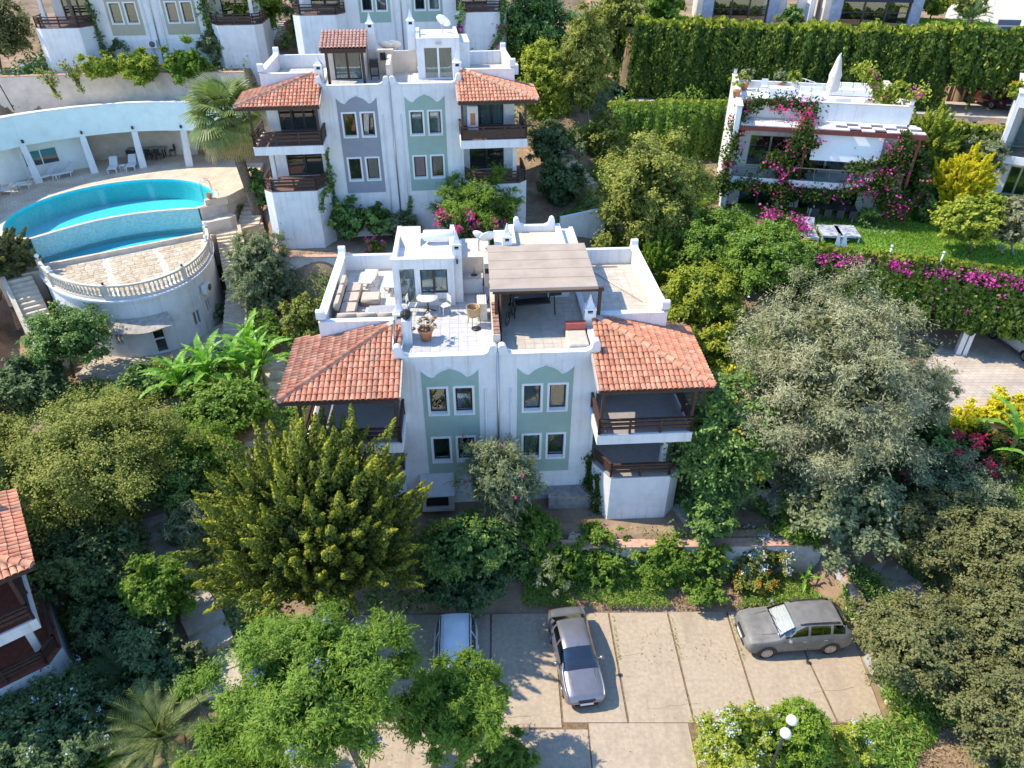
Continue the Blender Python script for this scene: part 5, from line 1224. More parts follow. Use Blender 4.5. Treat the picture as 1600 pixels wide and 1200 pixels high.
for x, y, rz, lab in [(.6, 6.2, 0, 'white chair draped with a cloth at the back left of the villa roof'), (.9, 2.6, pi, 'white chair in front of the cloth-covered roof table, left one'), (2.1, 2.8, pi, 'white chair in front of the cloth-covered roof table, right one'), (2.6, 6.0, 0, 'white chair behind the cloth-covered roof table')]:
    if wc is None: wc = chair_plain(lab, tuple(VF.W(x, y, RZ)), VF.a+rz, M_whiteclean, 'white chairs on the villa roof')
    else: dup(wc, tuple(VF.W(x, y, RZ)), VF.a+rz, lab)
um = thing('parasol', 'closed off-white parasol standing on the villa roof', 'parasol', tuple(VF.W(4.75, 4.0, RZ)), VF.a)
part(MB().lathe([(.35, 0), (.35, .08), (.06, .1), (.05, .3)], 12), 'base', M_whiteclean, um); part(MB().tube([(0, 0, .1), (.05, .05, 3.1)], .03, 7), 'pole', M_whiteclean, um)
cn = MB(); prof = [(.30, .75), (.36, 1.0), (.30, 1.5), (.34, 1.75), (.24, 2.2), (.14, 2.75), (.03, 3.05)]; vs = []; nn = 16
for i, (r_, z) in enumerate(prof):
    for k in range(nn): q = r_*(1+(.22 if k % 2 else -.12)); a = 2*pi*k/nn+.12*i; vs.append((q*cos(a), q*sin(a), z))
part(cn.add(vs, [(i*nn+k, i*nn+(k+1) % nn, (i+1)*nn+(k+1) % nn, (i+1)*nn+k) for i in range(len(prof)-1) for k in range(nn)], 0, True), 'canopy', mat('parasol_fabric', (.66, .61, .56), .95, .1, noise=.05), um)
spi = thing('roof_stair_rail', 'white tubular stair rail at the back of the villa roof', 'railing', tuple(VF.W(3.1, 6.9, RZ)), VF.a)
for k in range(6): part(MB().tube([(.3*k, 0, 0), (.3*k, 0, 1.0-.08*k)], .02, 5), 'post', M_whiteclean, spi)
for z in (.95, .5): part(MB().tube([(0, 0, z), (1.5, 0, z-.4)], .025, 5), 'handrail', M_whiteclean, spi)
for x, y, lab in [(-1.45, 7.6, 'small grey lantern on the back left corner of the villa roof'), (8.85, .1, 'small grey lantern on the front right corner of the villa parapet')]:
    t = thing('lantern', lab, 'lantern', tuple(VF.W(x, y, 6.97 if x > 0 else 7.0)), VF.a); part(MB().box(-.12, .12, -.12, .12, 0, .05).box(-.13, .13, -.13, .13, .30, .36), 'frame', M_metal, t); part(MB().box(-.10, .10, -.10, .10, .05, .30), 'glass', lampglobe, t)
# sunbeds on the lawn
M_pattern = mosaicmat('grey_white_pattern', (.62, .62, .62), (.20, .24, .32), 6)
lw = 8.55
for (px, py, lab) in [(1294, 372, 'patterned sunbed with white legs, middle of the three on the lawn'), (1320, 372, 'patterned sunbed with towels hanging from it, right of the three on the lawn'), (1262, 375, 'patterned garden chair left of the two sunbeds on the lawn')]:
    p = atz(px, py, lw); t = thing('sunbed', lab, 'sunbed', (p[0], p[1], lw), R(-8), 'patterned seats on the villa lawn'); s = .62 if px > 1270 else .4
    part(MB().box(-s, s, -.9, .9, .38, .50), 'mattress', M_pattern, t)
    for sx in (-s+.05, s-.05):
        for sy in (-.8, .8): part(MB().box(sx-.04, sx+.04, sy-.04, sy+.04, 0, .38), 'leg', M_whiteclean, t)
    if s < .5:
        part(MB().add([(-s, .8, .5), (s, .8, .5), (s, 1.1, 1.05), (-s, 1.1, 1.05), (-s, .86, .5), (s, .86, .5), (s, 1.16, 1.05), (-s, 1.16, 1.05)], [(0, 1, 2, 3), (7, 6, 5, 4), (0, 4, 5, 1), (3, 2, 6, 7), (0, 3, 7, 4), (1, 5, 6, 2)]), 'backrest', M_pattern, t)
p = atz(1311, 386, lw)
for dx, lab in ((-.18, 'white towel hanging in front of the right sunbed, left half'), (.22, 'white towel hanging in front of the right sunbed, right half')):
    vs = []
    for k in range(7):
        t = k/6; vs += [(-.10-.10*t, -.15*t, .85-.8*t), (.06+.13*t, -.15*t+.04, .85-.8*t)]
    solo(MB().add(vs, [(2*k, 2*k+1, 2*k+3, 2*k+2) for k in range(6)]), 'towel', M_cloth, lab, 'towel', None, (p[0]+dx, p[1], lw), 0)
# ---- vine-clad walls
carport_top = [atz(1248, 384, 8.5), atz(1262, 390, 8.5), atz(1350, 402, 8.5), atz(1450, 415, 8.5), atz(1600, 430, 8.5), atz(1720, 442, 8.5)]
hz = [np.array([p[0], p[1], 8.42]) for p in carport_top]
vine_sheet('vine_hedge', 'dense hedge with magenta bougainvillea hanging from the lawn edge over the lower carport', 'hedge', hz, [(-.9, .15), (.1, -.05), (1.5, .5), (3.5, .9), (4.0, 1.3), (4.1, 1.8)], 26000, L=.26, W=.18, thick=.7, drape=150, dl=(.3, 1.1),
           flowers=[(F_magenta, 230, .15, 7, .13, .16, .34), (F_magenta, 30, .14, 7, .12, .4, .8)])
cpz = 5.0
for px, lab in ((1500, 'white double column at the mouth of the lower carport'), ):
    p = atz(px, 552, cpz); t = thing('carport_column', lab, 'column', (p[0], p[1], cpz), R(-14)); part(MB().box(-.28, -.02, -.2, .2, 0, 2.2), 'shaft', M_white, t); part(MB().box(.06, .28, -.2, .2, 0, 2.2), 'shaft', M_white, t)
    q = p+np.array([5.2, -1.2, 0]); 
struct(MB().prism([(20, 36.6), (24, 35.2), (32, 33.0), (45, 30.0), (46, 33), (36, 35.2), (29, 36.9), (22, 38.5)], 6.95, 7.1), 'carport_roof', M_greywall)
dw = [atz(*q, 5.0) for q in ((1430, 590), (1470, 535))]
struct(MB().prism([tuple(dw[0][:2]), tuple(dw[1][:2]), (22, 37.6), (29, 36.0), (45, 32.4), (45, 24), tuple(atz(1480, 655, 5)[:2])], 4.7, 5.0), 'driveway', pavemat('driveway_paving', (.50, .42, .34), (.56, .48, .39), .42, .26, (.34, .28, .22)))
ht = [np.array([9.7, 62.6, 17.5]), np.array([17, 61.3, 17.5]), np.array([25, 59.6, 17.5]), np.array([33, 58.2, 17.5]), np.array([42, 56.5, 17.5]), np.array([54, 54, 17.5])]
vine_sheet('vine_wall', 'long tall wall of hanging green creeper with its sunlit top coloured yellow-green below the dark houses', 'hedge', ht[:4], [(-.9, -.1), (.2, -.15), (.7, .6), (.9, 2.5), (.9, 5.1)], 40000, L=.32, W=.2, thick=.85, drape=380, tipmix=.1)
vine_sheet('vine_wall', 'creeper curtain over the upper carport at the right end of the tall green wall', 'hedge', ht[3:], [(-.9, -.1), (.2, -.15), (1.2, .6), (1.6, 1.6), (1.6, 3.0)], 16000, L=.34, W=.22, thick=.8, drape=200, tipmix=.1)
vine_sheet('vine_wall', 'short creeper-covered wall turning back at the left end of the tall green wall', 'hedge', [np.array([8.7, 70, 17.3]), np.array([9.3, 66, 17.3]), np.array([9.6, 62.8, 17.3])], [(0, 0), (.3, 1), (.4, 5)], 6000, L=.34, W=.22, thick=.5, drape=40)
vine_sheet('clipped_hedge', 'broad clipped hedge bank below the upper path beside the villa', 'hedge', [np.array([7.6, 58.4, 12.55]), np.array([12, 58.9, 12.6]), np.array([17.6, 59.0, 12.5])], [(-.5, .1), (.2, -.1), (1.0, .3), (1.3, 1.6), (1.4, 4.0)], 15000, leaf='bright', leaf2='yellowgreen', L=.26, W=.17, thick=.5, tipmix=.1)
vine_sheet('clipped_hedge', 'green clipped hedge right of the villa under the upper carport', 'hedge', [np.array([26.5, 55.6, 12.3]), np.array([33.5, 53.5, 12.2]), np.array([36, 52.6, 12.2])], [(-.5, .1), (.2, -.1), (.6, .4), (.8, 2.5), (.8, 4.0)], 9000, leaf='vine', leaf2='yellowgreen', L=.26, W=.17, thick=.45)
for x, y, lab in ((32.4, 57.6, 'pale column under the upper carport creeper'),):
    t = thing('carport_column', lab, 'column', (x, y, 12.45), R(-12)); part(MB().box(-.22, .22, -.22, .22, 0, 2.9), 'shaft', M_white, t); part(MB().box(-.3, .3, -.3, .3, 0, .25), 'base', M_white, t)
struct(MB().prism([(9.2, 59.3), (18, 59.3), (30, 56.3), (47, 52.3), (47, 58), (30, 61), (10, 63.4)], 12.2, 12.56), 'upper_path', mat('concrete_path', (.46, .42, .36), .9, .15, noise=.12, nscale=2))
# black refuse bags by the wall
for i, (px, py, s, lab) in enumerate([(968, 150, .55, 'black refuse bag leftmost against the creeper wall'), (985, 148, .6, 'black refuse bag second from the left against the creeper wall'), (1000, 150, .5, 'black refuse bag third from the left against the creeper wall'), (1013, 149, .55, 'black refuse bag rightmost against the creeper wall')]):
    p = atz(px, py, 12.6); v, f = blob((0, 0, s*.6), (s, s*.8, s*.7), .2); t = MB().add([tuple(q) for q in v], [tuple(q) for q in f], 0, True); t.lathe([(.06, s*1.2), (.12, s*1.45)], 6)
    solo(t, 'refuse_bag', mat('black_bag', (.015, .015, .018), .35, .5), lab, 'bag', 'refuse bags by the creeper wall', tuple(p))
# ---- dark houses above the wall
def dark_house(label, x0, x1, y, z, h=4.2):
    t = thing('stone_house', label, 'house', (x0, y, z), R(-9)); w_ = x1-x0; st_ = mosaicmat('blue_stone', (.22, .26, .36), (.32, .36, .46), 5)
    for a, b in ((0, .85), (w_-.85, w_)): part(MB().box(a, b, 0, .6, 0, h+1.2), 'stone_pier', st_, t)
    part(MB().box(.85, w_-.85, -.1, .4, 1.75, h+1.2), 'awning_fascia', mat('navy_awning', (.035, .035, .06), .8), t)
    part(MB().box(0, w_, .8, 6, h, h+.3), 'roof', M_greywall, t); part(MB().box(0, w_, 5.6, 6, 0, h), 'wall', M_white, t); part(MB().box(-.5, -.02, .1, 5.6, 0, h+.6), 'side_wall', M_cream, t)
    for k in range(3):
        a = .9+k*(w_-1.8)/3; part(MB().box(a, a+(w_-1.8)/3-.02, .30, .33, 0, 1.75), 'pane', M_glass, t)
    for k in range(4): a = .9+k*(w_-1.8)/3; part(MB().box(a-.07, a+.07, .22, .42, 0, 1.75), 'mullion', M_dark, t)
    part(MB().box(.9, w_-.9, .25, .38, .95, 1.0), 'rail', M_dark, t); part(MB().box(.9, w_-.9, 2.6, 2.7, 0, 1.7), 'interior_backdrop', M_roomdark, t)
dark_house('dark-fronted house with blue stone piers above the left part of the green wall', 15.9, 22.0, 66.5, 17.5); dark_house('dark-fronted house with blue stone piers above the middle of the green wall', 25.7, 32.6, 64.3, 17.5)
t = thing('annex', 'white stair annex between the two dark-fronted houses', 'building', (22.4, 66.4, 17.5), R(-9)); part(MB().grid_wall(0, 2.9, 0, 4.4, 1.2, 1.4, [(.5, 1.5, .9, 3.2)]), 'wall', M_white, t); part(MB().grid_wall(.5, 1.5, .9, 3.2, 1.22, 1.3, [(.6, 1.4, 1.0, 3.1)]), 'window', M_metal, t); part(MB().box(2.2, 2.5, -.5, 1.2, 0, 3.5), 'side_wall', M_white, t)
t = thing('white_house', 'white house corner with narrow windows at the top right edge', 'house', (40.2, 61.5, 17.5), R(18)); part(MB().grid_wall(0, 8, -.5, 7, 0, .3, [(1.0, 1.6, 1.6, 4.4), (3.0, 3.5, 2.0, 4.0)]).box(0, .3, .3, 8, -.5, 7), 'wall', M_white, t)
for a, b, c_, d in [(1.0, 1.6, 1.6, 4.4), (3.0, 3.5, 2.0, 4.0)]: part(MB().grid_wall(a, b, c_, d, .1, .16, [(a+.06, b-.06, c_+.06, d-.06)]), 'window', M_metal, t); part(MB().box(a, b, .2, .22, c_, d), 'pane', M_sash, t)
for k, (x, y) in enumerate([(38.3, 60.6), (40.0, 59.6)]):
    t = thing('outdoor_sofa', ['grey outdoor sofa farther left by the white corner house', 'grey outdoor sofa nearer the hedge by the white corner house'][k], 'sofa', (x, y, 17.55), R(-8)); part(MB().box(-.8, .8, -.4, .4, .1, .42), 'seat', mat('grey_wicker', (.16, .17, .20), .8), t); part(MB().box(-.8, .8, .3, .45, .42, .8), 'backrest', mat('grey_wicker', (.16, .17, .20), .8), t)
# white building cut by the right edge
RB = Frame((34.1, 50.2, 8.5), -31)
t = thing('white_house', 'white modern house with a recessed balcony at the right edge beside the villa', 'house', tuple(RB.o), RB.a)
part(MB().grid_wall(0, 9, -.5, 6.9, 0, .25, [(1.0, 2.4, .1, 2.1)]).box(0, .25, .25, 7, -.5, 6.9).grid_wall(-.0, 9, -.5, 6.9, 7, 7.25), 'wall', M_white, t)
bx = MB(); bx.box(-.2, 4.2, -1.6, -1.35, 2.6, 3.1).box(-.2, .05, -1.35, -.0, 2.6, 7.0).box(3.95, 4.2, -1.35, 0, 2.6, 7.0).box(-.2, 4.2, -1.6, 0, 6.2, 7.05).box(.05, 3.95, -1.35, 0, 2.6, 2.85).box(-.2, .05, -1.6, -1.35, 3.1, 6.2).box(1.75, 4.2, -1.6, -1.35, 3.1, 6.2)
part(bx, 'balcony_box', M_white, t); glazed_door(t, .5, 2.6, 2.9, 5.9, -.06, 2, M_metal, back=False, curtain=M_curtw); part(MB().box(.05, 1.75, -1.5, -1.48, 3.1, 4.0), 'glass_rail', glassmat('clear_rail_glass'), t)
part(MB().box(-.25, 9, -1.65, 7, 7.051, 7.12), 'roof', M_slabpale, t); glazed_door(t, 1.0, 2.4, .1, 2.1, .1, 2, M_metal)
# lawns
def lawn(name, poly, z, n, hz_=.10):
    m = mat('lawn_soil', (.09, .15, .03), .95, .1, noise=.25, nscale=.7, bump=.6, bscale=30, dirt=(.26, .20, .10), dscale=.28, damt=.7)
    P = np.array(poly); lo, hi = P.min(0), P.max(0)
    Xs = RNG.uniform(lo[0], hi[0], n*3); Ys = RNG.uniform(lo[1], hi[1], n*3); k = poly_dist(poly, Xs, Ys) < -.05; Xs, Ys = Xs[k][:n], Ys[k][:n]; m_ = len(Xs)
    struct(MB().prism(poly, z-.3, z), name, m)
    pn = np.sin(Xs*.7+np.sin(Ys*.9)*2)+np.sin(Ys*1.1+1.7); rn = np.clip(RNG.uniform(0, 1, m_)*.7+.1*pn+.1, 0, 1)
    keep = (RNG.uniform(0, 1, m_) > np.clip(pn*.5-.35, 0, .9)); Xs, Ys, rn = Xs[keep], Ys[keep], rn[keep]; m_ = len(Xs)
    C = np.stack([Xs, Ys, np.full(m_, z+hz_*.35)], 1)
    o = link('grass', leaf_mesh('grass', C, rdir(m_)*.8+np.array([0, -.5, .55]), rdir(m_)*.6+np.array([0, 0, 1.]), hz_*2.2*RNG.uniform(.6, 1.2, m_), hz_*.9, rn, LM['lawn'])); o['kind'] = 'stuff'
lawn('lawn', [tuple(atz(*q, 8.5)[:2]) for q in [(1215, 375), (1262, 393), (1350, 405), (1450, 418), (1640, 438)]]+[(37, 50), (26, 49), (16, 50), (14.6, 54)], 8.54, 46000)
lawn('lawn', [(10, 64.2), (16, 63), (15, 70), (10, 71)], 17.54, 3000, .14)
lawn('lawn', [(32.5, 60), (43, 57.8), (44, 66), (33, 68)], 17.54, 12000, .14)
# ------------------------------------------------------------------ trees and shrubs (crown boxes in photo pixels)
P_ = plant
# --- foreground and left
P_('juniper_tree', 'big golden-tipped juniper in front of the left half of the front house', 'tree', (318,655,672,985), (490,935), 'juniper', 'small', .95, n=125000, spray=dict(n=560, len=.36, up=.8), lower=-.8, core=.8, r0=.22, ls=1.35)
P_('jacaranda', 'bright feathery jacaranda with violet flowers overlapping the pale blue van', 'tree', (365,960,640,1190), (600,1290), 'fresh', 'fine', .9, n=70000, ncl=92, flowers=(F_violet, 13, .10, 34, .11), lumpy=.24, clump=.21, lower=-.4, core=.55, Y=12.4, r0=.14)
P_('jacaranda', 'right-hand jacaranda crown spreading over the parking slabs', 'tree', (622,1028,798,1170), (680,1240), 'fresh', 'fine', .9, n=40000, ncl=56, lumpy=.22, clump=.23, lower=-.85, core=.5, r0=.10, Y=13.4)
P_('jacaranda', 'low jacaranda bush cut by the bottom edge left of the date palm shade', 'tree', (285,1100,470,1290), (400,1270), 'fresh', 'fine', .9, n=34000, ncl=50, lumpy=.2, flowers=(F_violet, 4, .10, 26, .11), core=.5)
P_('leafy_shrub', 'small leafy shrub at the bottom edge on the concrete', 'shrub', (735,1150,840,1240), (790,1215), 'bright', 'long', .9, trunk='stem', n=2600)
P_('broadleaf_tree', 'large olive-green bushy tree at left between the houses', 'tree', (0,615,280,800), (150,800), 'mid', 'small', .95, n=34000, ncl=120, core=.62, r0=.16)
P_('broadleaf_tree', 'lower olive-green tree below the large bushy one at left', 'tree', (90,745,225,885), (170,850), 'mid', 'small', .9, n=12000, ncl=60)
P_('broadleaf_tree', 'greyish young tree at the far left edge beside the red roof', 'tree', (-30,640,60,770), (10,760), 'mid', 'small', .9, n=5000)
P_('shrub', 'bright green ground shrub between the olive-green tree and the juniper', 'shrub', (268,655,378,765), None, 'fresh', 'small', .9, trunk='stem', n=14000, ncl=70)
P_('shrub', 'dark green shrub in the shade right of the stepped path', 'shrub', (225,700,330,815), None, 'citrus', 'small', .9, trunk='stem', n=9000)
P_('shrub', 'light green shrub below the path at left', 'shrub', (205,865,295,990), None, 'fresh', 'broad', .9, trunk='stem', n=7000, ncl=46)
P_('shrub', 'dull grey-green shrub beside the stepped path', 'shrub', (185,850,245,925), None, 'oak', 'small', .9, trunk='stem', n=5000)
P_('agave_shrub', 'spiky blue-green shrub beside the juniper at the path', 'shrub', (262,792,338,868), None, 'sage', 'long', .9, trunk=None, n=3600, ncl=20, ls=1.3)
P_('shrub', 'dark shrub mass at the corner of the lower left house', 'shrub', (60,800,215,940), None, 'blueg', 'broad', .9, trunk='stem', n=14000)
P_('shrub', 'dark blue-green shrub below the light green one', 'shrub', (120,920,225,1030), None, 'blueg', 'small', .9, trunk='stem', n=9000)
P_('shrub', 'dark shrub with a few white flowers left of the steps', 'shrub', (190,965,275,1060), None, 'blueg', 'broad', .9, trunk='stem', n=6000, flowers=(F_white, 9, .15, 7, .07))
P_('shrub', 'pale grey-green rosemary shrub beside the lower steps', 'shrub', (290,1000,325,1052), None, 'sage', 'small', .9, trunk=None, n=2600)
P_('shrub', 'dark rosemary mound left of the lower steps', 'shrub', (225,1015,310,1100), None, 'blueg', 'small', .9, trunk=None, n=7000)
P_('plumbago', 'dark plumbago with scattered pale blue flowers in the bottom left corner', 'shrub', (-40,1065,180,1215), None, 'blueg', 'broad', .9, trunk='stem', n=15000, flowers=(F_blue, 40, .09, 9, .07))
P_('plumbago', 'green climber at the foot of the lower left house bay', 'shrub', (80,1040,200,1120), None, 'citrus', 'broad', .9, trunk='stem', n=7000, flowers=(F_blue, 12, .08, 7, .06))
P_('shrub', 'leafy green shrub at the very bottom left under the palm', 'shrub', (80,1160,190,1240), None, 'bright', 'long', .9, trunk=None, n=3000)
# --- bank above the parking
P_('oleander', 'grey-green oleander with a few pink flowers before the party wall', 'shrub', (722,685,846,815), (785,825), 'sage', 'long', .85, n=6500, ncl=46, ls=.62, flowers=(F_pink, 14, .10, 6, .05), r0=.06, core=.58)
P_('lemon_bush', 'glossy green lemon bush at the foot of the front house', 'shrub', (798,795,882,868), None, 'bright', 'broad', .9, trunk='stem', n=5600, ncl=34)
P_('shrub', 'dark shrub mass in the shade between the juniper and the lemon bush', 'shrub', (655,800,800,905), None, 'citrus', 'broad', .8, trunk='stem', n=9000)
P_('shrub', 'dark low shrub under the juniper beside the parked van', 'shrub', (640,880,800,950), None, 'blueg', 'broad', .8, trunk='stem', n=7000)
P_('plumbago', 'plumbago heap covered in white and pale blue flowers on the retaining wall', 'shrub', (1130,826,1236,905), (1180,860), 'mid', 'small', .8, trunk='stem', n=9000, flowers=(F_blue, 380, .085, 8, .07))
P_('lantana', 'lantana bush dotted with orange flowers behind the grey suv', 'shrub', (1134,878,1208,926), None, 'mid', 'small', .9, trunk='stem', n=4600, flowers=(F_orange, 130, .055, 7, .04))
P_('shrub', 'low green shrub on the grassy bank left of the lantana', 'shrub', (1065,900,1135,950), None, 'bright', 'small', .8, trunk=None, n=3400)
P_('wild_shrub', 'silvery thin-branched shrub on the bank above the silver saloon', 'shrub', (838,868,888,948), None, 'sage', 'olive', .8, trunk='stem', n=1500, core=None)
P_('shrub', 'dark shrub at the right foot of the front house bay', 'shrub', (1070,770,1150,850), None, 'citrus', 'broad', .9, trunk='stem', n=6000)
P_('shrub', 'loose green shrub beside the plumbago under the olive tree', 'shrub', (1215,775,1300,860), None, 'bright', 'long', .9, trunk='stem', n=4200, ls=.7)
# --- parking front bed
P_('thuja', 'rounded golden-green thuja beside the twin globe lamp', 'shrub', (1188,1092,1292,1225), (1240,1205), 'thuja', 'small', .9, trunk=None, n=30000, ncl=190, clump=.12, lumpy=.02, spread=(.86, .98), lower=-.9, core=.8, ls=.8)
P_('plumbago', 'plumbago bush thick with pale blue flowers left of the round thuja', 'shrub', (1092,1105,1196,1235), None, 'yellowgreen', 'small', .9, trunk=None, n=16000, flowers=(F_blue, 190, .06, 8, .06))
P_('plumbago', 'smaller plumbago with few pale flowers right of the round thuja', 'shrub', (1290,1135,1352,1225), None, 'yellowgreen', 'small', .9, trunk=None, n=9000, flowers=(F_blue, 34, .06, 8, .05))
# --- right side
for bx, bs, lab, n in [((1345,930,1530,1085), (1450,1080), 'dark grey-green oak standing beside the parking corner', 24000), ((1478,905,1640,1060), (1570,1040), 'brownish-grey oak crown at the right edge above the lowest one', 20000),
                       ((1500,1030,1650,1215), (1590,1195), 'lowest dark oak in the bottom right corner', 20000), ((1405,765,1545,900), (1480,880), 'brown-tinged dark oak above the lower stone steps', 26000), ((1500,790,1650,935), (1590,905), 'brown-tinged oak at the right edge below the banana plant', 20000)]:
    P_('oak_tree', lab, 'tree', bx, bs, 'oak', 'oak', .95, n=n, ncl=100, group='dark oaks on the right slope', core=.68)
P_('creeper_mound', 'pale green mound of creeper with red flowers behind the dark oaks', 'shrub', (1418,700,1575,800), None, 'sage', 'small', .9, trunk=None, n=13000, ls=.8, flowers=(F_red, 10, .12, 8, .1))
P_('bougainvillea', 'red bougainvillea between the creeper mound and the banana plant', 'shrub', (1478,682,1572,738), (1525,735), 'citrus', 'small', .8, trunk='stem', n=1800, flowers=(F_red, 130, .14, 7, .12), core=None)
P_('olive_tree', 'very large silver-grey olive tree right of the front house', 'tree', (1142,448,1440,765), (1330,760), 'olive', 'olive', .95, n=85000, ncl=150, lower=-.8, clump=.19, lumpy=.15, r0=.3, bark=M_barkgrey, core=.7)
P_('olive_tree', 'lower right limb of the big silver olive, added as its own small tree by the driveway', 'tree', (1395,560,1490,680), (1400,730), 'olive', 'olive', .9, n=8000, ncl=40, bark=M_barkgrey)  # limb of the big olive, added as a separate tree
P_('loquat_tree', 'dark broad-leaved tree in the shade below the big olive', 'tree', (1232,725,1408,862), (1320,850), 'sage', 'broad', .9, n=9000, ncl=46, ls=1.1)
P_('shrub', 'dark shrub with a few red flowers under the right side of the olive', 'shrub', (1395,640,1490,740), None, 'citrus', 'broad', .9, trunk='stem', n=6000, flowers=(F_red, 6, .13, 8, .08))
P_('bean_tree', 'tall dark green tree with yellow seed tufts right of the front house', 'tree', (1062,585,1205,795), (1140,790), 'citrus', 'broad', .9, n=15000, ncl=70, flowers=(F_yellow, 22, .13, 14, .13), r0=.10)
P_('cassia', 'yellow-green flowering shrub leaning over the right porch roof', 'shrub', (1082,500,1150,612), (1125,620), 'yellowgreen', 'small', .9, trunk='stem', n=7000, ncl=40, flowers=(F_yellow, 40, .10, 9, .10))
P_('shrub', 'sunlit yellow-green shrub beside the right terrace parapet', 'shrub', (1035,412,1148,515), None, 'yellowgreen', 'small', .9, trunk='stem', n=13000, ncl=70)
P_('thuja', 'dark upright thuja behind the right back corner of the front house', 'shrub', (996,366,1058,452), (1030,450), 'thuja', 'small', .9, trunk=None, n=16000, spray=dict(n=130, len=.3, up=1.0), core=.66, ls=1.4)
P_('oleander', 'big dark oleander bank with white flowers below the villa, left part', 'shrub', (1052,330,1170,450), None, 'bright', 'small', .9, trunk='stem', n=15000, ncl=80, flowers=(F_white, 40, .10, 4, .04))
P_('oleander', 'big oleander bank with white flowers below the villa, right part', 'shrub', (1130,345,1262,470), None, 'bright', 'small', .9, trunk='stem', n=17000, ncl=85, flowers=(F_white, 60, .10, 4, .04))
P_('oleander', 'pink-flowered oleander at the top of the big olive tree', 'shrub', (1185,412,1250,470), None, 'bright', 'small', .9, trunk='stem', n=3600, flowers=(F_pink, 50, .11, 7, .09))
P_('holly_tree', 'dense dark green tree left of the villa', 'tree', (938,215,1100,395), (1020,392), 'mid', 'small', .9, n=26000, ncl=90, lumpy=.18, clump=.22, lower=-.8, ls=1.15, core=.66, r0=.14)
P_('shrub', 'dark shrub between the upper stone stair and the dense dark tree', 'shrub', (905,180,985,265), None, 'mid', 'small', .9, trunk='stem', n=7000)
# golden shrubs right
P_('golden_privet', 'golden-leaved shrub at the driveway, left one', 'shrub', (1478,632,1548,690), None, 'golden', 'small', .9, trunk=None, n=5200)
P_('golden_privet', 'golden-leaved shrub at the driveway cut by the right edge', 'shrub', (1530,612,1640,680), None, 'golden', 'small', .9, trunk=None, n=7000)
P_('shrub', 'green shrub under the golden ones at the right edge', 'shrub', (1500,668,1620,740), None, 'vine', 'small', .9, trunk=None, n=6000)
# --- around the villa
P_('golden_cypress', 'bright yellow cypress hedge right of the villa', 'shrub', (1447,236,1552,352), (1500,345), 'golden', 'small', .95, trunk=None, n=46000, spray=dict(n=300, len=.34, up=.85), lower=-.85, core=.62, ls=1.2)
P_('cassia', 'yellow-green feathery shrub at the right end of the villa', 'shrub', (1405,172,1492,285), (1450,300), 'yellowgreen', 'small', .9, trunk='stem', n=20000, spray=dict(n=200, len=.45, up=.6), core=.55, ls=1.3)
P_('round_shrub', 'round variegated shrub on a pale trunk at the lawn edge', 'tree', (1468,305,1560,385), (1516,397), 'yellowgreen', 'broad', .9, n=8000, ncl=60)
P_('olive_tree', 'small grey olive on the lawn at the right edge', 'tree', (1548,300,1625,392), (1585,402), 'olive', 'olive', .9, n=9000, ncl=50, bark=M_barkgrey)
P_('olive_tree', 'grey olive beside the white house balcony', 'tree', (1488,212,1568,292), (1535,310), 'sage', 'olive', .9, n=9000, ncl=50, bark=M_barkgrey)
P_('shrub', 'dark green shrub with red flowers under the golden cypress', 'shrub', (1425,290,1475,360), None, 'citrus', 'broad', .9, trunk='stem', n=4000, flowers=(F_red, 5, .14, 6, .07))
P_('garden_shrub', 'small dark potted plant on the patio edge', 'shrub', (1345,318,1385,362), None, 'citrus', 'long', .9, trunk='stem', n=900, core=None)
# --- upper centre
P_('mastic_tree', 'bright yellow-green tree right of the upper house', 'tree', (810,72,885,205), (850,225), 'yellowgreen', 'small', .9, n=13000, ncl=70)
P_('gum_tree', 'tall feathery olive-green tree behind the upper stair', 'tree', (878,18,952,190), (915,235), 'mid', 'olive', .9, n=17000, ncl=80, ls=1.1)
P_('pine_tree', 'dark leafy tree at the top between the houses', 'tree', (780,-20,900,110), (840,150), 'citrus', 'small', .9, n=13000, ncl=60)
P_('pine_tree', 'dark tree left of the tall green wall', 'tree', (930,-20,1010,80), (965,110), 'mid', 'small', .9, n=10000, ncl=50)
P_('shrub', 'dark shrub between the two trees right of the upper house roof', 'shrub', (845,95,925,175), (880,170), 'blueg', 'small', .9, trunk='stem', n=6000)
P_('shrub', 'dark blue-green shrub right of the upper house balcony, upper one', 'shrub', (822,190,895,262), None, 'blueg', 'small', .9, trunk='stem', n=7000)
P_('shrub', 'dark blue-green shrub right of the upper house balcony, lower one', 'shrub', (835,250,915,330), None, 'blueg', 'broad', .9, trunk='stem', n=7000)
P_('shrub', 'pale fig shrub beside the upper stone stair', 'shrub', (862,205,908,262), None, 'sage', 'broad', .9, trunk='stem', n=2400, core=None)
P_('shrub', 'thin grey shrub by the lower end of the upper stone stair', 'shrub', (905,310,950,365), None, 'sage', 'olive', .9, trunk='stem', n=2000, core=None)
P_('bougainvillea', 'pink bougainvillea mound behind the roof kitchen, left one', 'shrub', (684,332,748,394), (720,400), 'citrus', 'small', .8, trunk='stem', n=2600, flowers=(F_pink, 120, .16, 7, .14), core=.5)
P_('bougainvillea', 'pink bougainvillea mound behind the satellite dish, right one', 'shrub', (735,345,795,395), (768,398), 'bright', 'small', .8, trunk='stem', n=2200, flowers=(F_pink, 80, .16, 7, .14), core=.5)
P_('pepper_tree', 'wispy light green pepper tree before the upper house', 'tree', (672,262,828,374), (750,374), 'fresh', 'fine', .9, n=17000, ncl=60, core=.45, ls=.75, r0=.07)
P_('shrub', 'small bougainvillea shrub with pink flowers on the brown soil', 'shrub', (568,372,600,402), None, 'mid', 'small', .9, trunk=None, n=1200, flowers=(F_pink, 24, .12, 6, .08))
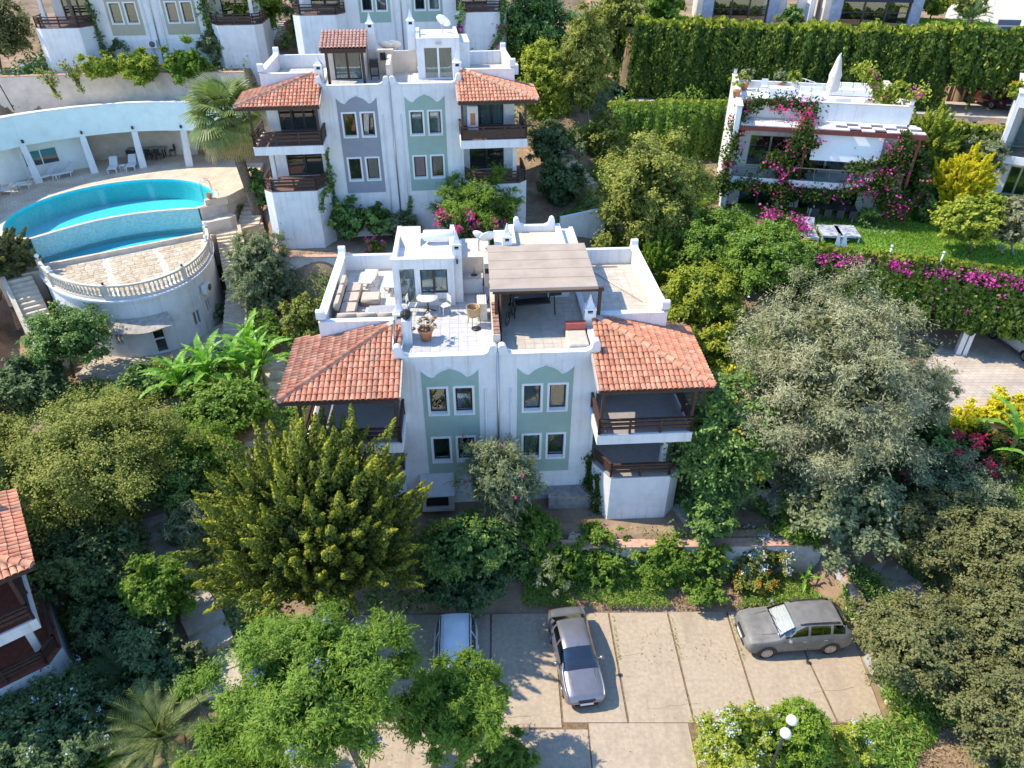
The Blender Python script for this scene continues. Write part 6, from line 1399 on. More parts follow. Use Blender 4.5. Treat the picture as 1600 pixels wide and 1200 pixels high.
P_('shrub', 'grey shrub below the blue-grey panel at the foot of the upper house', 'shrub', (588,328,660,372), (620,372), 'sage', 'olive', .9, trunk='stem', n=4200)
P_('hibiscus', 'dark green hibiscus at the foot of the upper house', 'shrub', (512,312,575,378), (545,378), 'citrus', 'broad', .9, trunk='stem', n=4000, flowers=(F_red, 4, .13, 6, .05))
P_('shrub', 'dark shrub next to the hibiscus before the upper house', 'shrub', (570,318,612,372), (590,376), 'citrus', 'big', .9, trunk='stem', n=1200)
# --- left of the front house
P_('olive_shrub', 'grey-leaved bushy olive beside the pool stairs', 'tree', (358,352,458,512), (405,508), 'sage', 'olive', .9, n=17000, ncl=80, lower=-.9, core=.74)
P_('shrub', 'brownish-green round shrub left of the front house roof', 'shrub', (445,455,512,535), None, 'mid', 'small', .9, trunk=None, n=7000)
P_('shrub', 'leafy shrub strip between the grey olive and the roof', 'shrub', (370,490,455,550), None, 'bright', 'small', .9, trunk=None, n=6000)
P_('shrub', 'dark evergreen shrub below the pool room, left one', 'shrub', (172,572,268,630), None, 'citrus', 'broad', .9, trunk='stem', n=8000)
P_('shrub', 'dark evergreen shrub below the pool room, right one', 'shrub', (262,565,345,615), None, 'citrus', 'broad', .9, trunk='stem', n=8000)
P_('shrub', 'dark green shrub under the banana palms', 'shrub', (280,590,420,680), None, 'bright', 'broad', .8, trunk=None, n=11000)
P_('broadleaf_tree', 'dark tree standing before the rounded pool house', 'tree', (42,478,172,572), (115,590), 'citrus', 'small', .9, n=11000, ncl=55, r0=.08)
P_('conifer', 'dark conifer at the left edge below the pool', 'tree', (-40,352,48,455), (5,480), 'oak', 'small', .9, n=14000, spray=dict(n=90, len=.5, up=.4), ls=1.4)
P_('shrub', 'dark bushes at the left edge under the conifer', 'shrub', (-30,560,110,640), None, 'blueg', 'broad', .8, trunk=None, n=8000)
P_('shrub', 'yellow-green shrub at the left wall of the pool deck', 'shrub', (-14,228,35,272), (5,272), 'yellowgreen', 'small', .9, trunk=None, n=1800)
P_('shrub', 'grey leafy shrub at the foot of the pool stairs', 'shrub', (312,468,352,505), None, 'sage', 'broad', .9, trunk=None, n=1400)
P_('shrub', 'small green shrubs beside the palm trunk', 'shrub', (345,318,392,372), None, 'mid', 'broad', .9, trunk=None, n=2600)
P_('shrub', 'green shrub right of the palm trunk under the balcony', 'shrub', (392,255,420,330), (408,330), 'citrus', 'broad', .9, trunk='stem', n=2200)
# --- upper left garden
P_('dry_shrub', 'round yellow-green shrub spilling over the cream retaining wall', 'shrub', (188,73,254,136), (221,112), 'yellowgreen', 'small', .9, trunk=None, n=5600, Y=58.6)
P_('juniper_shrub', 'spreading green shrub right of the round one on the terrace wall', 'shrub', (246,73,330,130), (290,112), 'fresh', 'small', .9, trunk=None, n=5600, Y=59.6)
P_('shrub', 'orange-flecked low shrub left of the round one', 'shrub', (120,88,195,124), (160,112), 'yellowgreen', 'small', .9, trunk=None, n=3400, Y=58.4, flowers=(F_orange, 16, .12, 5, .05))
P_('ornamental_tree', 'small grey-leaved tree on a thin trunk on the upper left terrace', 'tree', (310,50,360,92), (341,104), 'sage', 'broad', .9, n=2200, bark=M_barkgrey)
P_('ornamental_tree', 'tiny bright green tree beside the upper stairs', 'tree', (375,65,402,96), (388,104), 'fresh', 'broad', .9, n=900)
P_('carob_tree', 'large green tree over the stairs at the top', 'tree', (318,-40,440,62), (395,75), 'bright', 'broad', .9, n=12000, ncl=55, ls=1.2)
P_('olive_tree', 'round grey-green olive above the tiled porch of the upper house', 'tree', (495,-25,612,65), (550,78), 'oak', 'olive', .9, n=15000, ncl=70)
P_('olive_tree', 'dark olive at the top left corner', 'tree', (-60,-10,45,100), (0,110), 'oak', 'small', .9, n=10000)
P_('bougainvillea', 'pink bougainvillea at the top between stairs and olive', 'shrub', (445,-10,505,85), (475,95), 'citrus', 'small', .8, trunk='stem', n=5000, flowers=(F_pink, 80, .17, 6, .14))
P_('bougainvillea', 'pink-flowered climber in front of the white wall above the upper roof', 'shrub', (612,18,652,70), (635,75), 'citrus', 'small', .8, trunk='stem', n=1800, flowers=(F_pink, 44, .17, 6, .12), core=.4)
P_('bougainvillea', 'pink-flowered climber right of the top house bay', 'shrub', (700,5,745,80), (722,90), 'bright', 'small', .8, trunk='stem', n=2200, flowers=(F_magenta, 30, .17, 6, .12), core=.4)
P_('shrub', 'dark tall bushes right of the top house', 'shrub', (752,10,830,110), (790,130), 'citrus', 'broad', .9, trunk='stem', n=8000, flowers=(F_magenta, 8, .15, 6, .1))
for bx, bs, lab in [((90,-30,135,10),(112,20),'dark climber high on the top left house'), ]: pass
# top right gardens
P_('garden_tree', 'small round yellow-green tree on the upper lawn', 'tree', (1440,-12,1488,26), (1452,32), 'yellowgreen', 'small', .9, n=4200)
P_('garden_tree', 'grey-green small tree behind the cycad', 'tree', (1492,-12,1540,32), (1512,40), 'mid', 'small', .9, n=4200)
P_('shrub', 'orange-flowered shrub between the dark-fronted houses', 'shrub', (1215,10,1260,42), (1238,44), 'citrus', 'small', .9, trunk=None, n=2400, flowers=(F_orange, 10, .14, 6, .06))
P_('shrub', 'dark hedge mass behind the upper lawn', 'shrub', (1400,-40,1600,30), (1500,15), 'citrus', 'broad', .6, trunk=None, n=9000, Y=76)
P_('shrub', 'green tree left of the dark-fronted house', 'shrub', (1000,-20,1075,32), (1040,30), 'bright', 'broad', .9, trunk='stem', n=5000, flowers=(F_orange, 4, .14, 6, .06))
P_('cassia', 'pale green flowering shrub on the roof edge of the right white house', 'shrub', (1572,128,1620,160), None, 'yellowgreen', 'small', .9, trunk=None, n=1600, flowers=(F_orange, 10, .12, 6, .06), Y=50.5)

# --- climbers and hangings
def W3(px, py, y): return tuple(aty(px, py, y))
wallY = 22.05
for bx, lab, lf, n_ in [((836,846,925,916), 'bright creeper heap over the retaining wall above the silver saloon', 'fresh', 5200), ((905,856,992,918), 'darker creeper heap below the weeping shrub on the retaining wall', 'bright', 4600), ((988,842,1090,914), 'dense green creeper over the middle of the retaining wall', 'fresh', 7000),
                        ((1078,846,1140,904), 'green creeper clump at the right of the dense one on the retaining wall', 'bright', 3400), ((775,850,850,905), 'shaded creeper at the left end of the retaining wall', 'citrus', 3600)]:
    P_('creeper', lab, 'climber', bx, None, lf, 'small', .62, trunk=None, n=n_, ncl=44, lumpy=.2, lower=-.9, Y=21.9)
P_('weeping_shrub', 'tall bright green weeping shrub behind the retaining wall', 'shrub', (888,818,985,898), (935,868), 'fresh', 'small', .8, trunk='stem', n=6500, ncl=44)
strand('ivy', 'ivy climbing the corner left of the right bay of the front house', [[tuple(MF.W(4.15, -.10, .1)), tuple(MF.W(4.2, -.12, 1.6)), tuple(MF.W(4.25, -.12, 2.7))], [tuple(MF.W(4.55, -1.1, .1)), tuple(MF.W(4.5, -1.0, 1.4)), tuple(MF.W(4.45, -.9, 2.2))], [tuple(MF.W(4.3, -.5, .1)), tuple(MF.W(4.35, -.5, 1.9))]], 3000, 'vine', .11, .08, .16)
strand('climber', 'thin dark climber on the left bay corner of the upper house', [[tuple(UF.W(-4.0, -.3, -1.5)), tuple(UF.W(-4.1, -.3, 1.5)), tuple(UF.W(-4.2, -.5, 4.8))], [tuple(UF.W(-4.0, -.3, .5)), tuple(UF.W(-3.2, -.3, .9)), tuple(UF.W(-2.9, -.2, .4))], [tuple(UF.W(-4.2, -.4, 2.4)), tuple(UF.W(-4.6, -1.6, 2.3)), tuple(UF.W(-4.8, -1.9, 1.4))]], 1500, 'citrus', .19, .12, .14)
strand('climber', 'thin climber rising beside the party joint of the upper house', [[tuple(UF.W(.5, -.15, -1.8)), tuple(UF.W(.55, -.12, .3)), tuple(UF.W(.7, -.12, 1.4))]], 380, 'citrus', .17, .11, .12)
TLF = Frame((-28.5, 63.0, 15.15), 7.4)
strand('climber', 'dark climber on the bay corner of the top left house', [[tuple(TLF.W(-4.2, -.5, -1)), tuple(TLF.W(-4.3, -.5, 2.5)), tuple(TLF.W(-4.4, -.8, 6))], [tuple(TLF.W(-4.2, -.4, 0)), tuple(TLF.W(-3.2, -.3, 1.6)), tuple(TLF.W(-2.6, -.2, .8))], [tuple(TLF.W(-5.4, -1.7, -.8)), tuple(TLF.W(-4.6, -1.4, .4))]], 1500, 'blueg', .24, .14, .2)
strand('climber', 'dense dark climber between facade and right bay of the top left house', [[tuple(TLF.W(4.1, -.3, -1)), tuple(TLF.W(4.15, -.3, 3)), tuple(TLF.W(4.2, -.5, 6))]], 1700, 'citrus', .24, .15, .3)
TMF = Frame((-8.7, 62.6, 16.2), 8.4)
strand('bougainvillea', 'bougainvillea strands with pink flowers on the right bay of the top house', [[tuple(TMF.W(4.2, -.6, -2)), tuple(TMF.W(4.3, -1.2, 1.2)), tuple(TMF.W(4.6, -1.8, 3.2))], [tuple(TMF.W(7.9, -1.8, 3.4)), tuple(TMF.W(7.6, -1.8, 1)), tuple(TMF.W(6.2, -1.8, -1.2)), tuple(TMF.W(5.2, -1.7, -1.6))], [tuple(TMF.W(4.4, -1.2, 1)), tuple(TMF.W(5.2, -1.8, -.4)), tuple(TMF.W(6.2, -1.9, -2))]], 2400, 'citrus', .22, .13, .22, flowers=(F_magenta, 70, .17, 5, .1))
for px, py, s, lab in [(80, 130, 26, 'small dark trailing plant hanging on the cream wall at left'), (118, 122, 20, 'second trailing plant hanging on the cream wall')]:
    p = aty(px, py, 57.0); strand('trailing_plant', lab, [[tuple(p+np.array([-.6, -.2, 1.0])), tuple(p+np.array([0, -.3, .2])), tuple(p+np.array([.4, -.3, -.9]))], [tuple(p+np.array([.5, -.2, 1.0])), tuple(p+np.array([.2, -.3, -.3]))]], 420, 'mid', .22, .14, .22)
# villa bougainvillea
VB = [[(1128,300),(1135,262),(1150,215),(1155,172),(1185,160),(1230,158),(1268,172)], [(1110,282),(1135,292),(1168,286),(1200,292),(1232,296),(1262,300)], [(1268,165),(1258,200),(1240,230),(1228,262),(1220,300),(1225,335)], [(1240,225),(1262,222),(1278,228)], [(1232,255),(1205,245),(1190,262)],
      [(1262,300),(1290,305),(1330,298),(1372,290),(1398,262),(1412,232)], [(1372,300),(1390,320),(1420,318)], [(1330,262),(1370,258),(1402,240),(1418,205)], [(1400,340),(1385,310),(1380,280)]]
def vproj(px, py, ly):
    r = ray(px, py); o = VF.L(CO); d = np.array([r@VF.u, r@VF.v, r[2]]); q = o+d*((ly-o[1])/d[1]); return tuple(VF.W(*q))
strand('bougainvillea', 'pink-flowered bougainvillea draped over the whole villa front', [[vproj(px, py, -2.3 if py > 185 else -.3) for px, py in pp] for pp in VB], 17000, 'vine', .20, .12, .34, flowers=(F_pink, 330, .15, 7, .13), cat='climber', stem=.045)
strand('bougainvillea', 'second bougainvillea with loose yellow-green shoots at the villa roof corner', [[vproj(px, py, 1.2) for px, py in pp] for pp in [[(1400,200),(1385,165),(1372,140),(1352,112)], [(1385,160),(1405,130),(1420,135)], [(1372,140),(1410,150),(1445,145)], [(1365,120),(1345,105),(1330,112)], [(1405,165),(1380,150),(1365,150)]]], 3600, 'yellowgreen', .22, .13, .26, flowers=(F_magenta, 40, .16, 7, .12))
P_('climber_mass', 'dark tangle of climber at the right end of the villa front', 'climber', (1370,225,1445,345), (1410,348), 'vine', 'small', .7, trunk='stem', n=7500, flowers=(F_pink, 26, .16, 7, .12), core=.6)
P_('climber_mass', 'thick green climber trunk of foliage in the middle of the villa front', 'climber', (1215,210,1268,335), (1240,338), 'vine', 'small', .6, trunk='stem', n=5200, flowers=(F_pink, 16, .16, 7, .12), core=.5)
strand('bougainvillea', 'pink bougainvillea spray at the oleander bank beside the lawn', [[tuple(atz(1195, 335, 9.6)), tuple(atz(1225, 342, 9.6)), tuple(atz(1252, 356, 9.4))]], 700, 'vine', .18, .11, .3, flowers=(F_magenta, 80, .16, 7, .13))
for px, py, ly, lab, lf in [(1165, 128, 6.8, 'potted olive on the back left of the villa roof', 'olive'), (1225, 110, 6.9, 'spiky potted plant at the back of the villa roof', 'sage'), (1243, 122, 6.4, 'yellowish potted plant beside the spiky one on the villa roof', 'yellowgreen'), (1147, 170, .3, 'dry planter bush at the front left corner of the villa parapet', 'yellowgreen')]:
    b = vproj(px, py, ly); b = (b[0], b[1], VF.o[2]+(6.1 if ly > 1 else 6.9)); t = thing('potted_plant', lab, 'potted plant', b, 0)
    part(MB().lathe([(.16, 0), (.26, .4), (.28, .42), (.28, .48), (.01, .46)], 12), 'pot', M_terra, t)
    c, N, T2, rn, cc, rc, dd = crown_points((0, 0, .95), (.5, .5, .55), 'olive' if lf != 'sage' else 'long', 700, 14); part(leaf_mesh('foliage', c, N, T2, .22, .06, rn, LM[lf]), 'foliage', None, t)

# ------------------------------------------------------------------ palms, bananas, cycad
def fan_leaf(m):
    """one fan palm frond: petiole and drooping blades"""
    st = MB().tube([(0, 0, 0), (.5, 0, .10), (1.0, 0, .02)], [.03, .022, .018], 5, 0)
    C = []; n = 30
    for k in range(n):
        a = -1.9+3.8*k/(n-1); d = np.array([cos(a), sin(a), 0]); L = .95*(1-.14*abs(a)/1.9)
        s = .036
        p0 = np.array([1.0, 0, .02]); w = np.array([-sin(a), cos(a), 0])*s
        p1 = p0+d*L*.55+np.array([0, 0, -.03]); p2 = p0+d*L+np.array([0, 0, -.34])
        st.add([p0, p1-w, p1+w, p2-w*.35, p2+w*.35], [(0, 1, 2), (1, 3, 4, 2)], 0, False, .2+.6*random.random())
    return st.mesh('frond', LM[m])
def palm(label, base, top, r, fl, n, cat='palm', lo=-1.2, sc=1.0, dead=True):
    t = thing('fan_palm', label, cat, base); b = Vector((0, 0, -.2)); tp = Vector(top)-Vector(base)
    pts = [b.lerp(tp, i/8)+Vector((.06*sin(i), 0, 0)) for i in range(9)]
    part(MB().tube(pts, [r*1.25]+[r*(1+.06*(i % 2)) for i in range(1, 8)]+[r*.8], 12), 'trunk', M_bark, t)
    fm = fan_leaf('palm'); fd = fan_leaf('palmdead')
    for k in range(n):
        u = (k+.5)/n; el = 1.25-(1.25-lo)*u; az = k*2.39996
        o = link('frond', fd if (dead and el < -.55) else fm, t); o.location = tp+Vector((0, 0, .1*cos(el))); o.rotation_euler = (random.uniform(-.3, .3), -el, az); o.scale = (sc*random.uniform(.85, 1.1),)*3
    return t
pb = np.array(G(408, 352)); pt = aty(356, 186, pb[1]+.0)
palm('tall fan palm with shaggy dead skirt between pool and upper house', tuple(pb), tuple(pt), .34, None, 54, lo=-1.25, sc=1.6)
def feather_leaf(m, L=2.2, n=34, wl=.42):
    mb = MB(); pts = [(L*t, 0, .55*sin(t*1.5)*L*.5-.42*t*t*L) for t in np.linspace(0, 1, 8)]; mb.tube(pts, [.03]*4+[.02]*4, 5)
    for k in range(n):
        t = .14+.86*k/n; x = L*t; z = .55*sin(t*1.5)*L*.5-.42*t*t*L; l = wl*(1-.55*abs(t-.45))
        for s in (-1, 1):
            p0 = np.array([x, 0, z]); d = np.array([.55, s*.8, .28]); d /= np.linalg.norm(d); p1 = p0+d*l+np.array([0, 0, -.10*l]); w = np.array([.022, 0, 0])
            mb.add([p0-w, p0+w, p1], [(0, 1, 2)], 0, False, random.uniform(.1, .95))
    return mb.mesh('frond', LM[m])
FE = feather_leaf('palm'); FEG = feather_leaf('blueg')
def feather_palm(name, label, base, h, n, me, sc=1.0, lo=-.35, r=.22):
    t = thing(name, label, 'palm', base)
    part(MB().lathe([(r*1.2, -.2), (r, h*.5), (r*1.15, h), (r*.4, h+.2)], 10), 'trunk', M_bark, t)
    for k in range(n):
        u = (k+.5)/n; el = 1.25-(1.25-lo)*u; o = link('frond', me, t); o.location = (0, 0, h); o.rotation_euler = (random.uniform(-.25, .25), -el, k*2.39996); o.scale = (sc*random.uniform(.85, 1.12),)*3
    return t
feather_palm('date_palm', 'pale green date palm at the bottom left', tuple(G(262, 1175)), .9, 34, FE, .95)
feather_palm('date_palm', 'dark shaded palm left of the pale date palm', tuple(G(205, 1085)), .7, 18, FEG, .85, lo=0)
feather_palm('date_palm', 'half-hidden palm frond tuft between the two palms', tuple(G(178, 1140)), .5, 9, FE, .6, lo=.1)
feather_palm('cycad', 'small dark cycad on the upper lawn', tuple(atz(1510, 52, 17.5)), .9, 22, FEG, .75, r=.2)
def banana_leaf():
    mb = MB(); n = 12; L = 1.9; vs = []
    for i in range(n+1):
        t = i/n; x = L*t; z = .75*sin(t*1.9)*L*.45-.55*t*t*L*.5; w = .17*sin(pi*min(1, .08+t*.92))**.6*(1 if t < 1 else .1); vs += [(x, -w, z+w*.35), (x, 0, z), (x, w, z+w*.35)]
    for i in range(n):
        a = 3*i; r1, r2 = random.uniform(.2, .9), random.uniform(.2, .9)
        mb.add([vs[a], vs[a+1], vs[a+4], (vs[a+3][0]-.03*(i % 2), vs[a+3][1], vs[a+3][2]-.02*(i % 3))], [(0, 1, 2, 3)], 0, False, r1); mb.add([vs[a+1], vs[a+2], (vs[a+5][0]-.03*(i % 2), vs[a+5][1], vs[a+5][2]-.02*(i % 3)), vs[a+4]], [(0, 1, 2, 3)], 0, False, r2)
    mb.tube([(v[0], v[1], v[2]-.01) for v in vs[1::3]], .018, 4, 0, r=.95); return mb.mesh('leaf', LM['banana'])
BL = [banana_leaf() for _ in range(3)]
def banana(label, base, h, n, sc, group=None):
    t = thing('banana_plant', label, 'banana plant', base, random.uniform(0, 6), group); part(MB().tube([(0, 0, -.2), (.05, 0, h*.5), (0, .04, h)], [.13, .11, .07], 8), 'stem', mat('banana_stem', (.20, .20, .07), .8, .2, noise=.3, nscale=5), t)
    for k in range(n):
        el = 1.15-1.25*(k+.5)/n; o = link('leaf', BL[k % 3], t); o.location = (0, 0, h-.12*(k/n)); o.rotation_euler = (random.uniform(-.3, .3), -el, k*2.39996+random.uniform(-.3, .3)); o.scale = (sc*random.uniform(.8, 1.15),)*3
g = 'banana plants below the pool house'
for px, py, h, sc, lab in [(335, 622, 1.5, 1.05, 'banana plant in the middle of the clump below the pool house'), (288, 628, 1.2, .95, 'leftmost banana plant of the clump'), (378, 612, 1.5, 1.0, 'banana plant with torn leaves right of the middle one'), (418, 610, 1.8, .95, 'rightmost banana plant leaning to the house roof'), (398, 578, 1.5, .9, 'rear banana plant of the clump by the pool stairs')]:
    banana(lab, tuple(G(px, py)), h, 15, sc*1.2, g)
banana('banana plant behind the red bougainvillea at the right edge', tuple(G(1562, 740)), 2.2, 9, 1.15); banana('second banana plant cut by the right edge', tuple(G(1605, 775)), 1.6, 8, 1.1)
banana('tiny yellowed banana shoot behind the grey suv', tuple(G(1255, 915)), .45, 6, .45)

# ------------------------------------------------------------------ ground cover: weeds, grass and leaf litter over the open soil
def cover(name, n, xr, yr, leaf, L, W, lift, dens=None, avoid=(), z0=None):
    X = RNG.uniform(*xr, n*2); Y = RNG.uniform(*yr, n*2); px = 800+FPX*X/(Y*CF[1]-CAMH*CF[2]); k = np.ones(len(X), bool)
    Z = gz(X, Y) if z0 is None else np.full(len(X), z0)
    nz = np.sin(X*1.1+np.sin(Y*.7)*1.5)+np.sin(Y*1.3-X*.4)+.6*np.sin(X*2.7+1)*np.sin(Y*2.9)
    if dens is not None: k &= nz > dens
    for poly in avoid: k &= poly_dist(poly, X, Y) > .1
    for pp, wd in PATHS:
        for a, b in zip(pp[:-1], pp[1:]):
            ab = b-a; t = np.clip(((X-a[0])*ab[0]+(Y-a[1])*ab[1])/(ab@ab), 0, 1); k &= np.hypot(X-a[0]-t*ab[0], Y-a[1]-t*ab[1]) > wd*.5*RNG.uniform(.75, 1.15, len(X))
    X, Y, Z, nz = X[k][:n], Y[k][:n], Z[k][:n], nz[k][:n]; m = len(X)
    C = np.stack([X, Y, Z+RNG.uniform(0, 1, m)**2*lift*(1+np.clip(nz, 0, 2))+.02], 1)
    o = link(name, leaf_mesh(name, C, rdir(m)*.7+np.array([0, -.3, .8]), rdir(m)+np.array([0, 0, .5]), L*RNG.uniform(.6, 1.4, m), W*RNG.uniform(.7, 1.2, m), RNG.uniform(0, 1, m), LM[leaf])); o['kind'] = 'stuff'; return o
E_park = [(-10.2,7),(6.8,7),(7.2,15.0),(14.4,15.1),(14.8,19.4),(13.6,20.3),(-7.1,20.15)]
E_house = [tuple(MF.W(*q)[:2]) for q in [(-8.3,-2.0),(8.3,-2.0),(8.3,9.6),(-8.3,9.6)]]
E_house2 = [tuple(UF.W(*q)[:2]) for q in [(-8.3,-2.0),(8.3,-2.0),(8.3,7.6),(-8.3,7.6)]]
E_pool = pl((-9,-9),(7.5,-9.5),(9.5,-1),(11,5),(13,11),(3,19),(-17,18),(-17,5))
E_drive = [(21,33.5),(22,38),(30,36.4),(46,32.8),(46,23),(21,27)]; E_lawn = [(16,41.8),(19,39.4),(29,37),(60,33),(60,60),(14,58)]; E_soil = [(2.5,22.9),(12.8,22.9),(11,24.6),(5.2,23.6)]
E_soil2 = [(-15,41.8),(-9,41.8),(-2,41.9),(-2,43.6),(-14,43.4)]
AV = (E_park, E_house, E_house2, E_pool, E_drive, E_lawn, E_soil, E_soil2)
cover('leaf_litter', 26000, (-30, 32), (9, 60), 'dry', .13, .07, .03, None, AV[:6])
E_mid = E_park, E_house, E_house2, E_pool, E_drive, E_lawn, E_soil, E_soil2
E_bank = [(-2, 20), (14.4, 20), (14.4, 22.6), (-2, 22.6)]
cover('undergrowth', 60000, (-27, -4), (8, 41), 'citrus', .19, .11, .50, -.7, AV+(E_bank,))
cover('undergrowth', 30000, (-22, -6), (18, 40), 'bright', .16, .09, .55, .1, AV)
cover('undergrowth', 46000, (7, 24), (16, 36), 'citrus', .17, .10, .45, -.6, AV+(E_bank,))
cover('undergrowth', 36000, (3, 18), (36, 60), 'bright', .24, .13, .55, -.7, AV)
cover('undergrowth', 30000, (-40, -18), (18, 44), 'mid', .24, .13, .55, -.6, AV)
cover('undergrowth', 22000, (-40, 10), (57, 74), 'citrus', .34, .18, .6, -.2, AV+([tuple(TLF.W(*q)[:2]) for q in [(-8.5,-2.2),(8.5,-2.2),(8.5,10),(-8.5,10)]], [tuple(TMF.W(*q)[:2]) for q in [(-8.5,-2.2),(8.5,-2.2),(8.5,10),(-8.5,10)]]))
cover('weeds', 9000, (-4, 13), (21.8, 27), 'citrus', .15, .09, .25, .7, AV)
cover('grass', 15000, (.5, 14.2), (20.35, 22.1), 'grass', .15, .04, .22, -.5); cover('dry_grass', 5000, (1.0, 14.2), (20.3, 22.0), 'dry', .16, .04, .08, None)
cover('grass', 14000, (7, 14.5), (8, 15.2), 'grass', .16, .05, .2, .2, (E_park,)); cover('dry_grass', 5000, (7, 14.5), (8, 15.2), 'dry', .14, .05, .06, None, (E_park,))
cover('grass', 30000, (13.0, 22), (8, 16.5), 'grass', .20, .06, .40, -.9, (E_park,))
cover('dry_grass', 9000, (13.0, 22), (8, 16.5), 'dry', .18, .05, .12, None, (E_park,))
cover('weeds', 9000, (13.2, 18.5), (16, 23), 'grass', .16, .06, .25, -.4, (E_park,))

cover('leaf_litter', 420, (-6.5, 14.2), (17.6, 20.0), 'dry', .07, .04, .01, .3, (), 0.0)
cover('leaf_litter', 260, (-6.5, 14.0), (9, 19.5), 'dry', .06, .035, .01, None, (), 0.0)
for x_ in (1.95, 4.45, 7.0, 9.6): cover('joint_weeds', 60, (x_-.05, x_+.05), (17.8, 20.0), 'grass', .08, .03, .05, None, (), 0.0)
# ------------------------------------------------------------------ roof terrace of the front house (local house axes)
TZ = 8.1
H1 = house_front
def hp(x, y, z=TZ): return tuple(MF.W(x, y, z))
M_felt = mat('brown_roof_felt', (.41, .335, .265), .95, .1, noise=.12, nscale=1.2, bump=.5, bscale=10, dirt=(.42, .34, .27), dscale=.6, damt=.6)
M_brickold = mat('old_brick', (.36, .20, .14), .95, .1, noise=.35, nscale=8, bump=.8, bscale=20)
M_redtile = mat('red_terrace_tile', (.42, .11, .08), .5, .3, noise=.15, nscale=5)
M_cush = mat('beige_cushion', (.52, .43, .34), .95, .1, noise=.08, nscale=5, bump=.2, bscale=12)
M_beigepl = mat('beige_plastic', (.66, .62, .54), .5, .3, noise=.06, nscale=4)
M_steel = mat('brushed_steel', (.5, .5, .5), .3, .5, .9)
# stair head with door and window (left unit)
ph = MB(); x0, x1, y0, y1, zr = -4.6, -1.78, 4.9, 9.05, 10.45
ph.grid_wall(x0, x1, 7.9, zr, y0, y0+.2, [(-4.35, -3.55, 8.12, 10.05), (-3.35, -2.1, 8.75, 9.95)]).box(x0, x0+.2, y0+.2, y1, 7.9, zr).box(x1-.2, x1, y0+.2, y1, 7.9, zr).box(x0+.2, x1-.2, y0+.2, y1-.2, zr-.5, zr-.35)
ph.box(x0-.05, x1+.05, y0-.05, y0+.25, zr+.001, zr+.06).box(x1-.2, x1+.05, y0+.25, y1-.5, zr+.001, zr+.06)
ph.box(x1-.0, x1+.28, y0+.25, y0+.7, 7.9, zr-.1)
part(ph, 'stair_head', M_white, H1)
glazed_door(H1, -4.35, -3.55, 8.12, 10.05, y0+.08, 1, M_whiteclean, name='terrace_door', curtain=M_curtw); glazed_door(H1, -3.35, -2.1, 8.75, 9.95, y0+.08, 2, M_sash, name='terrace_window', curtain=M_curtw)
part(MB().box(-2.55, -2.15, y0-.02, y0, 8.3, 8.34).box(-2.55, -2.15, y0-.02, y0, 8.4, 8.44), 'vent', M_metal, H1)
for cx, cy, cz, hh in ((-1.62, 5.35, 8.1, 2.7), (.75, 6.35, 9.2, 1.5)): chimney(H1, cx, cy, cz, hh, .44)
part(MB().box(-1.66, -1.58, 5.0, 5.1, 10.15, 10.35).bar((-1.62, 4.95, 10.3), (-1.62, 5.12, 10.3), .03, .03), 'wall_lantern', M_dark, H1)
# kitchen niche
kt = MB().box(-1.45, -.45, 6.0, 6.6, 8.1, 8.92); kc = part(kt, 'outdoor_counter', M_whiteclean, H1)
part(MB().box(-1.48, -.42, 5.95, 6.62, 8.921, 8.97), 'worktop', mat('grey_worktop', (.42, .40, .37), .5, .3, noise=.2, nscale=9), kc); part(MB().lathe([(.17, 0), (.15, -.0), (.13, .008), (.01, .008)], 14, (-.85, 6.28, 8.972)), 'sink', M_dark, kc)
for xa in (-1.42, -.93): part(MB().box(xa, xa+.47, 5.975, 5.995, 8.18, 8.86), 'cupboard_door', M_whiteclean, kc)
part(MB().tube([(-.85, 6.5, 8.97), (-.85, 6.5, 9.25), (-.85, 6.35, 9.25)], .02, 6), 'tap', M_steel, kc)
part(MB().box(-1.5, -.1, 6.62, 6.75, 8.1, 9.75).box(-.38, -.05, 5.6, 6.62, 8.1, 9.85).box(-1.5, -.05, 6.751, 8.9, 9.55, 9.75), 'kitchen_wall', M_cream, H1); part(MB().box(-.33, -.1, 5.58, 5.60, 9.35, 9.6), 'vent_hole', M_black, H1)
def dish(label, loc, rz, tilt=.6, r=.42):
    t = thing('satellite_dish', label, 'satellite dish', loc, rz); prof = [(.01, .0)]+[(r*k/6, .16*(k/6)**2) for k in range(1, 7)]
    d = part(MB().lathe(prof+[(r*.98, .165), (r*.5, .05)], 18), 'reflector', M_whiteclean, t); d.matrix_local = Matrix.Translation((0, 0, .62)) @ Matrix.Rotation(pi/2-tilt, 4, 'X')
    part(MB().tube([(0, .05, 0), (0, .05, .6)], .03, 6), 'mast', M_metal, t); part(MB().tube([(0, 0, .45), (0, -.45, .75)], .015, 5), 'arm', M_metal, t)
dish('white satellite dish beside the pergola back edge, left one', hp(-.55, 7.4, 9.75), R(150)); dish('white satellite dish touching the pergola roof, right one', hp(-.1, 7.3, 9.75), R(200))
